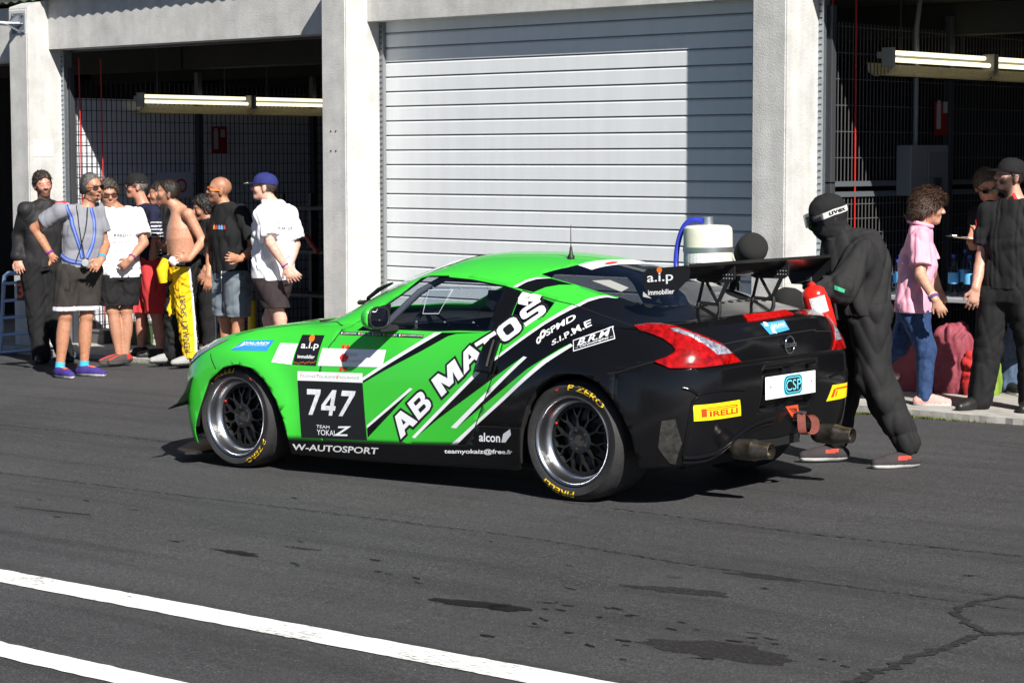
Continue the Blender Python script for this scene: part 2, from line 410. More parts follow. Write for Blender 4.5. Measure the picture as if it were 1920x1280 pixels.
# roof: corrugated sheets laid front to back, just proud of the lintels
bm = bmesh.new(); n = 900; xa, xb = -26.0, 0.0
for j, (y, dz) in enumerate(((13.765, 0.0), (14.6, 0.06), (22.2, 0.5))): pass
rows = []
for (y, dz) in ((13.765, 0.0), (14.6, 0.05), (22.2, 0.45)):
    row = []
    for k in range(n+1):
        x = xa+(xb-xa)*k/n
        ph = (x/0.155) % 1.0
        tri = (1-abs(2*ph-1))**0.8
        row.append(bm.verts.new((x, y, 3.385+0.019*(x+17)+dz+0.032*tri)))
    rows.append(row)
for a, b in zip(rows[:-1], rows[1:]):
    for k in range(n): bm.faces.new((a[k], a[k+1], b[k+1], b[k]))
site('roof', bm, ROOFM)
# garage shell: back wall, ceiling soffit, end walls
bm = bmesh.new()
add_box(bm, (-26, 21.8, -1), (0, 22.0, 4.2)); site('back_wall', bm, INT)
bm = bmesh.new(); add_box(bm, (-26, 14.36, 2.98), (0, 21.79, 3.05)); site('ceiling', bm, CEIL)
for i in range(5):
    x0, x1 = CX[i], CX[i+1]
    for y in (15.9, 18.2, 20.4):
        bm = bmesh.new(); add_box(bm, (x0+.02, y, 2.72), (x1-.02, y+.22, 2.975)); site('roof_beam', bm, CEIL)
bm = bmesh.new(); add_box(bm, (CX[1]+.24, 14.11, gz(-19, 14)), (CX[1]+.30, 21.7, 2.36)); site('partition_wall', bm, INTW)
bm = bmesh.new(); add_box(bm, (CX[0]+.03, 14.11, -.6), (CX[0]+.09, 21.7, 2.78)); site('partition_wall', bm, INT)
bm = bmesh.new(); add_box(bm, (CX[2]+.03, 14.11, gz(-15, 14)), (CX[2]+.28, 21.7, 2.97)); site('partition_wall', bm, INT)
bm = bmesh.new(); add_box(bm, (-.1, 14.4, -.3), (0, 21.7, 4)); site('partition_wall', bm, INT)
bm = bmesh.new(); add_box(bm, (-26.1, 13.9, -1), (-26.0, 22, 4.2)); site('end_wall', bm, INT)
# concrete thresholds and floors, level in each bay
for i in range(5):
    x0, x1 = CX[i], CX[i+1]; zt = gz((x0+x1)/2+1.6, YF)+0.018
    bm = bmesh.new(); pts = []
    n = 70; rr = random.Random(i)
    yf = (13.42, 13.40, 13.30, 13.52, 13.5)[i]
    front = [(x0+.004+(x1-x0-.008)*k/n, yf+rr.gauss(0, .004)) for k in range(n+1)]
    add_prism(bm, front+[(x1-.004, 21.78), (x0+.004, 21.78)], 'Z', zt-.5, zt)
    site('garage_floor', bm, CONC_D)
# the closed sectional door in the middle bay
bm = bmesh.new(); x0, x1 = CX[2]+CW+.018, CX[3]-.018; ph = 0.1304; ztop = LINT[2]+.02; z = 1.7098-0.0003/0.0966*YD if False else None
zl = 1.665                                    # one joint of the door seen level from the camera
k0 = int((zl-gz(x0, YD))/ph)+1
prof = []
zz = zl-ph*k0
def qd(a, b, mi):
    f = bm.faces.new([bm.verts.new(v) for v in ((x0, a[0], a[1]), (x1, a[0], a[1]), (x1, b[0], b[1]), (x0, b[0], b[1]))]); f.material_index = mi
k = -k0
while zl+ph*k < ztop:
    za = zl+ph*k; zb = za+ph
    qd((YD+.012, za-.003), (YD+.012, za+.003), 1)          # groove
    qd((YD+.012, za+.003), (YD, za+.008), 1)
    qd((YD, za+.008), (YD, zb-.016), 0)                   # face
    qd((YD, zb-.016), (YD+.012, zb-.003), 0)              # upper bevel that catches the sun
    k += 1
bmesh.ops.remove_doubles(bm, verts=bm.verts[:], dist=1e-5)
site('garage_door', bm, [DOORM, DOORG])
bm = bmesh.new(); add_box(bm, (x0, YD+.02, -.3), (x1, YD+.06, 3.1)); site('garage_door_backing', bm, STEELD)
# four anchor holes in the middle column, a paper notice on the first
for px in (-14.425, -14.36):
    for pz in (1.965, 1.79): bm = bmesh.new(); add_lathe(bm, [(.008, 0), (.008, -.004)], 10, axis='Y', mat=Matrix.Translation((px, YF-.0005, pz))); site('anchor_hole', bm, STEELD)
nb = bmesh.new(); add_box(nb, (CX[1]+CW+.001, 13.66, 1.75), (CX[1]+CW+.004, 13.90, 1.92))
o = bobj('paper_notice', nb, mat('white_paper', (.75, .75, .72), .8)); tag(o, 'small white paper notice stuck on the first concrete column', 'notice')
# steel bracket with a pipe arm on the first column
t = empty('pipe_bracket', (-19.09, YF, 3.11), 0, 'galvanised pipe arm on a square plate bolted to the first column', 'bracket')
bm = bmesh.new(); add_box(bm, (-.11, -.012, -.10), (.11, -.001, .11), .003); bobj('plate', bm, mat('bracket_plate', (.20, .22, .25), .5, .5), t)
for sx in (-.09, .09):
    for sz in (-.08, .09):
        bm = bmesh.new(); add_lathe(bm, [(.012, -.012), (.012, -.026), (.001, -.027)], 6, axis='Y', mat=Matrix.Translation((sx, 0, sz))); bobj('bolt', bm, STEEL, t)
bm = bmesh.new(); add_tube(bm, [(.02, -.01, 0), (-.03, -.16, .0), (-.35, -.62, .05), (-1.1, -1.7, .17)], .024, 12); bobj('pipe', bm, STEEL, t, 60)
bm = bmesh.new()
add_prism(bm, [(-.012, -.08), (-.16, -.015), (-.012, .09)], 'X', -.004, .004); add_prism(bm, [(-.09, -.012), (.09, -.012), (0, -.15)], 'Z', -.004, .004)
bobj('gusset', bm, STEEL, t)
# strip lamps along the partitions
TUBE = mat('lamp_tube', (.9, .88, .75), .3, emis=(1.0, .90, .62), estr=0.85)
LREF = mat('lamp_reflector', (.62, .58, .44), .45, noise=.12, scale=25)
LBOD = mat('lamp_body', (.30, .30, .27), .6)
def strip_lamp(x, y, z, label):
    t = empty('strip_lamp', (x, y, z), 0, label, 'strip lamp', 'strip lamps hanging in the garages')
    bm = bmesh.new(); add_box(bm, (-.03, 0, .05), (.03, 1.55, .10), .006); bobj('lamp_body', bm, LBOD, t)
    bm = bmesh.new()
    # two reflector wings in the shape of a shallow trough under the tubes
    prof = [(-.12, .03), (-.10, -.045), (-.05, -.075), (.05, -.075), (.10, -.045), (.125, .005)]
    ra = [bm.verts.new((p[0], .0, p[1]-.01)) for p in prof]; rb = [bm.verts.new((p[0], 1.55, p[1]-.01)) for p in prof]
    for k in range(len(prof)-1): bm.faces.new((ra[k], ra[k+1], rb[k+1], rb[k]))
    bmesh.ops.solidify(bm, geom=bm.faces[:], thickness=.004)
    bobj('reflector', bm, LREF, t)
    for dx, dz in ((.10, .035), (.055, .095)):
        bm = bmesh.new(); add_tube(bm, [(dx, .05, dz), (dx, 1.5, dz)], .018, 12); bobj('lamp_tube', bm, TUBE, t, 60)
    for yy in (0.0, 1.53):
        bm = bmesh.new(); add_box(bm, (.02, yy, -.02), (.13, yy+.025, .13), .004); bobj('end_cap', bm, LBOD, t)
    for yy in (.3, 1.25):
        bm = bmesh.new(); add_tube(bm, [(0, yy, .1), (0, yy, 2.98-z)], .004, 6); bobj('hanger', bm, STEELD, t)
strip_lamp(CX[1]+CW+.09, 14.92, 2.30, 'strip lamp above the spectators with its whole length in view')
strip_lamp(CX[1]+CW+.09, 16.50, 2.30, 'strip lamp above the spectators, its end hidden behind the concrete column')
strip_lamp(CX[3]+CW+.11, 14.70, 2.44, 'strip lamp above the woman in pink with its end cap in view')
strip_lamp(CX[3]+CW+.11, 16.28, 2.44, 'strip lamp above the man in the black cap, cut off by the photo edge')
# welded mesh fences between the bays, standing on the garage floor
MESH = mat('mesh_wire', (.03, .03, .032), .5, .5)
MESHL = mat('mesh_wire_zinc', (.085, .085, .088), .6, .0)
def mesh_fence(x, y0, y1, z0, z1, m, label, dx=.066, dz=.112):
    t = empty('mesh_fence', (x, y0, z0), 0, label, 'mesh fence', 'mesh fences between the garages')
    bm = bmesh.new(); n = int((y1-y0)/dx)
    for k in range(n+1):
        y = k*dx; add_box(bm, (-.003, y-.003, 0), (.003, y+.003, z1-z0))
    nz = int((z1-z0)/dz)
    for k in range(nz+1): add_box(bm, (-.009, 0, k*dz-.003), (-.003, y1-y0, k*dz+.003))
    bobj('mesh_panel', bm, m, t)
    for y in np.arange(0.0, y1-y0+.1, 1.72):
        bm = bmesh.new(); add_box(bm, (-.03, y-.03, 0), (.03, y+.03, z1-z0+.12), .004); bobj('post', bm, STEELD, t)
    return t
mesh_fence(CX[1]+CW+.03, 14.12, 19.8, gz(-19, 14)+.05, 2.55, MESH, 'dark welded mesh fence on the wall behind the spectators')
mesh_fence(CX[3]+CW+.05, 14.12, 21.0, gz(-9.4, 14)+.05, 1.42, MESHL, 'lower grey welded mesh fence behind the crew man and the woman in pink', dx=.05)
f2 = mesh_fence(CX[3]+CW+.05, 14.12, 21.0, 1.52, 2.75, MESHL, 'upper grey mesh fence with long cells and the switch cabinet on it', dx=.05, dz=.2)
for z_ in (-.10, -.02):
    bm = bmesh.new(); add_box(bm, (-.02, 0, z_), (.02, 6.4, z_+.04)); bobj('rail', bm, mat('fence_rail', (.16, .18, .20), .4, .5), f2)
for (x, y, zt, lab) in ((CX[1]+CW+.07, 14.20, 2.75, 'red pull cord behind the spectators, the one beside the door jamb'), (CX[1]+CW+.10, 14.46, 2.75, 'red pull cord behind the spectators, the one further into the garage'),
                   (CX[3]+CW+.03, 14.16, 3.0, 'red pull cord beside the door jamb behind the crew man in black'), (CX[3]+CW+.06, 14.44, 3.0, 'red pull cord before the mesh between the crew man and the woman in pink')):
    bm = bmesh.new(); add_tube(bm, [(0, 0, .0), (.004, .01, .9), (0, 0, zt-gz(x, y))], .007, 8)
    o = bobj('pull_cord', bm, REDM); o.location = (x, y, gz(x, y)+.03); tag(o, lab, 'cord', 'red cords in the garages')
# signs, switch box and pipes on the mesh
def small_sign(x, y, z, wy, hz, m, label, cat='sign', deco=None):
    t = empty('wall_sign', (x, y, z), 0, label, cat)
    bm = bmesh.new(); add_box(bm, (0, 0, 0), (.006, wy, hz)); bobj('plate', bm, m, t)
    if deco:
        bm = bmesh.new()
        for (a, b, c, d) in deco: add_box(bm, (.006, a, b), (.009, c, d))
        bobj('symbol', bm, mat('sign_white', (.30, .30, .30), .6), t)
    return t
SIGNR = mat('sign_red', (.17, .008, .008), .6)
ext_deco = [(.03, .05, .09, .25), (.04, .25, .08, .28), (.13, .18, .19, .27)]
small_sign(CX[1]+CW+.14, 15.93, 1.78, .22, .30, SIGNR, 'red fire extinguisher sign on the mesh above the shaved head', deco=ext_deco)
small_sign(CX[3]+CW+.12, 15.50, 1.90, .20, .27, SIGNR, 'red fire extinguisher sign above the grey switch cabinet', deco=ext_deco)
o = small_sign(CX[1]+CW+.14, 15.15, 1.30, .50, .28, mat('pale_sign', (.35, .35, .42), .7), 'pale notice with two red prohibition rings on the mesh behind the spectators')
bm = bmesh.new()
for yy in (.15, .34):
    add_lathe(bm, [(.055, .007), (.055, .010), (.075, .010), (.075, .007)], 24, axis='X', mat=Matrix.Translation((0, yy, .13)), closed=True)
bobj('symbol', bm, REDM, o)
t = empty('switch_cabinet', (CX[3]+CW+.07, 15.02, 1.42), 0, 'grey electric switch cabinet on the mesh above the woman in pink', 'cabinet')
GREYP = mat('grey_cabinet', (.17, .18, .19), .5)
bm = bmesh.new(); add_box(bm, (0, 0, 0), (.14, .56, .40), .008); bobj('cabinet_box', bm, GREYP, t)
bm = bmesh.new(); add_box(bm, (.14, .24, .03), (.155, .52, .34), .006); bobj('door', bm, mat('grey_cabinet_door', (.13, .14, .15), .5), t)
bm = bmesh.new(); add_box(bm, (.155, .30, .05), (.17, .42, .14), .004); bobj('socket', bm, STEELD, t)
bm = bmesh.new(); add_tube(bm, [(.05, .2, .4), (.05, .2, .9), (.02, .24, 1.3), (.02, .3, 1.6)], .022, 8); bobj('conduit', bm, GREYP, t, 60)
# ------------------------------------------------------------------ the race car (x forward, y to its left, z up; origin on the ground under the rear axle)
CAR_O = Vector((-7.61637, 9.77944, -1.82439+CAMZ))
CAR_M = Matrix(((-0.997975, 0.061909, 0), (-0.061916, -0.998081, 0), (-0.014595, 0.000905, 0)))
_x = Vector((-0.99797465, -0.06191594, -0.01459521)); _y = Vector((6.19093215e-02, -9.98081367e-01, 9.05413440e-04)); _z = _x.cross(_y)
CAR_W = Matrix((_x, _y, _z)).transposed().to_4x4(); CAR_W.translation = CAR_O
car = empty('race_car', (0, 0, 0), 0, 'green and black race coupe number 747 with a tall rear wing', 'car')
car.matrix_world = CAR_W
GREEN = mat('green_wrap', (0.042, 0.50, 0.038), 0.30, spec=0.5, coat=0.55, coat_rough=0.05)
BLACK = mat('black_wrap', (0.0045, 0.0046, 0.0055), 0.13, spec=0.45)
BLACKS = mat('black_plastic', (0.012, 0.012, 0.013), 0.5)
BLACKM = mat('matt_black', (0.008, 0.008, 0.009), 0.75)
CARBON = mat('carbon_fibre', (0.014, 0.014, 0.015), 0.30, coat=0.4, noise=.3, scale=300)
WHITE = mat('white_vinyl', (0.78, 0.80, 0.84), 0.35)
WBACK = mat('black_vinyl', (0.010, 0.010, 0.012), 0.4)
SIDE = {  # rows r0..r6 (bottom edge to roof rail), stations from nose centre to tail centre
0: [(3.28,0,.13),(3.24,.40,.13),(3.10,.70,.13),(2.95,.85,.12),(2.75,.89,.12),(2.5,.90,.12),(2.2,.885,.115),(1.9,.865,.110),(1.55,.862,.110),(1.2,.862,.115),(.85,.862,.125),(.5,.868,.135),(.2,.885,.150),(-.05,.905,.175),(-.3,.905,.195),(-.55,.86,.215),(-.68,.70,.235),(-.715,.40,.30),(-.72,0,.30)],
1: [(3.33,0,.25),(3.29,.42,.25),(3.13,.73,.25),(2.96,.87,.23),(2.75,.905,.22),(2.5,.915,.21),(2.2,.892,.20),(1.9,.874,.202),(1.55,.872,.210),(1.2,.872,.222),(.85,.872,.238),(.5,.882,.255),(.2,.902,.27),(-.05,.922,.28),(-.3,.917,.29),(-.57,.87,.32),(-.715,.72,.36),(-.755,.40,.42),(-.76,0,.42)],
2: [(3.37,0,.46),(3.32,.42,.46),(3.14,.74,.47),(2.97,.88,.47),(2.75,.915,.47),(2.5,.925,.47),(2.2,.895,.46),(1.9,.873,.46),(1.55,.870,.46),(1.2,.872,.47),(.85,.880,.48),(.5,.897,.49),(.2,.922,.49),(-.05,.935,.50),(-.3,.925,.51),(-.58,.875,.54),(-.74,.72,.56),(-.795,.4,.58),(-.805,0,.58)],
3: [(3.33,0,.60),(3.27,.42,.61),(3.09,.72,.64),(2.91,.865,.665),(2.72,.905,.685),(2.5,.912,.70),(2.2,.885,.70),(1.9,.860,.695),(1.55,.853,.69),(1.2,.857,.69),(.85,.866,.70),(.5,.886,.71),(.2,.910,.72),(-.05,.925,.73),(-.3,.912,.74),(-.56,.86,.75),(-.725,.71,.77),(-.785,.40,.79),(-.797,0,.79)],
4: [(3.24,0,.66),(3.17,.42,.68),(2.99,.68,.72),(2.82,.80,.752),(2.66,.835,.785),(2.45,.840,.818),(2.15,.820,.845),(1.85,.805,.860),(1.5,.80,.870),(1.2,.80,.878),(.85,.81,.885),(.5,.828,.89),(.2,.85,.895),(-.05,.862,.905),(-.3,.845,.91),(-.53,.78,.905),(-.66,.66,.90),(-.725,.38,.905),(-.745,0,.91)],
6: [(3.18,0,.69),(3.10,.42,.71),(2.93,.60,.76),(2.75,.66,.80),(2.6,.69,.83),(2.4,.71,.86),(2.15,.725,.885),(1.88,.735,.905),(1.57,.668,1.035),(1.25,.597,1.175),(.85,.600,1.158),(.5,.632,1.093),(.2,.690,1.030),(-.05,.742,.990),(-.3,.785,.958),(-.475,.735,.957),(-.585,.60,.965),(-.635,.35,.975),(-.65,0,.982)]}
NST = 19
def row5():
    out = []
    for k in range(NST):
        a, b = np.array(SIDE[4][k]), np.array(SIDE[6][k]); m = .55*a+.45*b
        glass = 7.5 < k < 12.5
        bul = .010 if glass else .022
        if 1 < k < 16: m[1] += bul
        else: m[0] += bul*(1 if k < 3 else -1)*.6; 
        m[2] += .006
        out.append(tuple(m))
    return out
SIDE[5] = row5()
CEN = [(3.18,.69),(3.02,.755),(2.85,.80),(2.65,.840),(2.45,.870),(2.2,.898),(1.96,.925),(1.62,1.105),(1.22,1.278),(.88,1.300),(.52,1.283),(.22,1.232),(-.05,1.165),(-.29,1.092),(-.50,1.045),(-.64,1.018),(-.745,1.0)]
# stations of the top patch: side-line stations 2..16 with the centre line beside them
TOPST = list(range(2, 17))
CENT = [(3.18,.69)]+[(2.98,.765),(2.78,.815),(2.52,.860),(2.36,.884),(2.17,.918),(1.68,1.168),(1.21,1.283),(.86,1.300),(.50,1.282),(.20,1.228),(-.08,1.15),(-.30,1.075),(-.48,1.020),(-.65,.982)]
TOPP = [2.6, 2.6, 2.6, 2.6, 2.6, 2.4, 2.0, 2.3, 2.4, 2.4, 2.3, 2.2, 2.2, 2.4, 2.4]
SUBU, SUBV = 7, 6
def smoothstep(a, b, x):
    t = min(1, max(0, (x-a)/(b-a))); return t*t*(3-2*t)
ARCH = {'front': (2.545, .315, .36), 'rear': (0.0, .325, .37)}
def flare(p):
    x, y, z = p
    for (cx, cz, r), amp in ((ARCH['front'], .030), (ARCH['rear'], .016)):
        d = math.hypot(x-cx, z-cz)
        g = smoothstep(r+.15, r+.015, d)*smoothstep(.12, .3, z+.05) if z > cz-.25 else 0
        if y > .5: y += amp*g
    return (x, y, z)
def build_shell():
    bm = bmesh.new()
    rows = [np.array(SIDE[r]) for r in (0, 1, 2, 3, 4, 5, 6)]
    us = np.linspace(0, NST-1, (NST-1)*SUBU+1)
    G = []
    dense = [np.array([cr(rw, u) for u in us]) for rw in rows]
    for iu in range(len(us)):
        colp = np.array([d[iu] for d in dense]); line = []
        for v in np.linspace(0, 6, 6*SUBV+1): line.append(cr(colp, v))
        G.append(line)
    side = []
    for line in G: side.append([bm.verts.new(flare(p)) for p in line])
    lay = bm.faces.layers.int.new('patch')
    for i in range(len(side)-1):
        for j in range(len(side[0])-1):
            try:
                f = bm.faces.new((side[i][j], side[i+1][j], side[i+1][j+1], side[i][j+1])); f[lay] = 0; f.smooth = True
            except ValueError: pass
    # top
    NV = 14
    edge = np.array([SIDE[6][k] for k in TOPST]); cen = np.array([(a, 0, b) for a, b in CENT])
    ut = np.linspace(0, len(TOPST)-1, (len(TOPST)-1)*SUBU+1)
    de = np.array([cr(edge, u) for u in ut]); dc = np.array([cr(cen, u) for u in ut]); dp = np.interp(ut, range(len(TOPP)), TOPP)
    top = []
    n_u = len(ut)
    nose = np.array(SIDE[6][:3][::-1]); tail = np.array(SIDE[6][16:19])
    for i in range(n_u):
        e, c, p = de[i], dc[i], dp[i]; row = []
        for v in np.linspace(0, 1, NV+1):
            y = e[1]*(1-v); k = (1-v)
            z = c[2]-(c[2]-e[2])*k**p
            x = c[0]+(e[0]-c[0])*k**2.0
            q_ = np.array([x, y, z])
            row.append(q_)
        # ends follow the nose and the tail edge exactly
        for (cur, wgt) in ((nose, max(0, 1-i/7.0)), (tail, max(0, 1-(n_u-1-i)/7.0))):
            if wgt > 0:
                wgt = wgt*wgt*(3-2*wgt)
                for j, v in enumerate(np.linspace(0, 1, NV+1)):
                    t = np.array(cr(cur, v*2)); 
                    off = (cr(cur, v*2)-np.array([t[0], t[1], t[2]]))
                    row[j] = row[j]*(1-wgt)+(t+(e-cur[0])*(1-v)*0)*wgt if i in (0, n_u-1) else row[j]*(1-wgt*.6)+(t+np.array([c[0]-cur[-1][0], 0, c[2]-cur[-1][2]])*v+np.array([e[0]-cur[0][0], e[1]-cur[0][1], e[2]-cur[0][2]])*(1-v))*wgt*.6
        top.append([bm.verts.new(tuple(r_)) for r_ in row])
    for i in range(n_u-1):
        for j in range(NV):
            f = bm.faces.new((top[i][j], top[i+1][j], top[i+1][j+1], top[i][j+1])); f[lay] = 1; f.smooth = True
    bmesh.ops.remove_doubles(bm, verts=bm.verts[:], dist=0.0008)
    return bm, lay
def cut_poly(bm, poly, pred, axis=(0, 2)):
    """cut the faces that satisfy pred along the outline poly (seen along the axis that is left out); return the faces inside"""
    a0, a1 = axis; P = [Vector(p) for p in poly]; n = len(P)
    # densify so that long edges stay local
    xs = [p[0] for p in P]; zs = [p[1] for p in P]; mg = .06
    def inbb(f, lo, hi, m_):
        c = f.calc_center_median(); return lo[0]-m_ < c[a0] < hi[0]+m_ and lo[1]-m_ < c[a1] < hi[1]+m_
    cand = [f for f in bm.faces if pred(f) and inbb(f, (min(xs), min(zs)), (max(xs), max(zs)), .12)]
    for k in range(n):
        a, b = P[k], P[(k+1) % n]; d = b-a
        if d.length < 1e-6: continue
        L_ = d.length; d = d/L_; nrm = Vector((-d[1], d[0]))
        sel = []
        for f in cand:
            if not f.is_valid: continue
            ds = []; ts = []
            for v in f.verts:
                w_ = Vector((v.co[a0], v.co[a1]))-a; ds.append(w_.dot(nrm)); ts.append(w_.dot(d))
            if min(ds) < -1e-6 and max(ds) > 1e-6 and max(ts) > -.002 and min(ts) < L_+.002: sel.append(f)
        if not sel: continue
        geom = list({v for f in sel for v in f.verts})+list({e for f in sel for e in f.edges})+sel
        co = [0, 0, 0]; no = [0, 0, 0]; co[a0], co[a1] = a; no[a0], no[a1] = nrm
        r = bmesh.ops.bisect_plane(bm, geom=geom, plane_co=co, plane_no=no, dist=1e-5)
        cand = [f for f in cand if f.is_valid]; have = set(cand)
        for g in r['geom']:
            if isinstance(g, bmesh.types.BMFace) and g.is_valid and g not in have: cand.append(g); have.add(g)
        for e in [g for g in r['geom_cut'] if isinstance(g, bmesh.types.BMEdge)]:
            for f in e.link_faces:
                if f not in have: cand.append(f); have.add(f)
    def inside(x, z):
        c = False; j = n-1
        for i in range(n):
            if (P[i][1] > z) != (P[j][1] > z) and x < (P[j][0]-P[i][0])*(z-P[i][1])/(P[j][1]-P[i][1])+P[i][0]: c = not c
            j = i
        return c
    out = []
    for f in cand:
        if f.is_valid and pred(f):
            c = f.calc_center_median()
            if inside(c[a0], c[a1]): out.append(f)
    return list(set(out))
shell, LAY = build_shell()
shell.normal_update()
BODY_BVH = BVHTree.FromBMesh(shell)
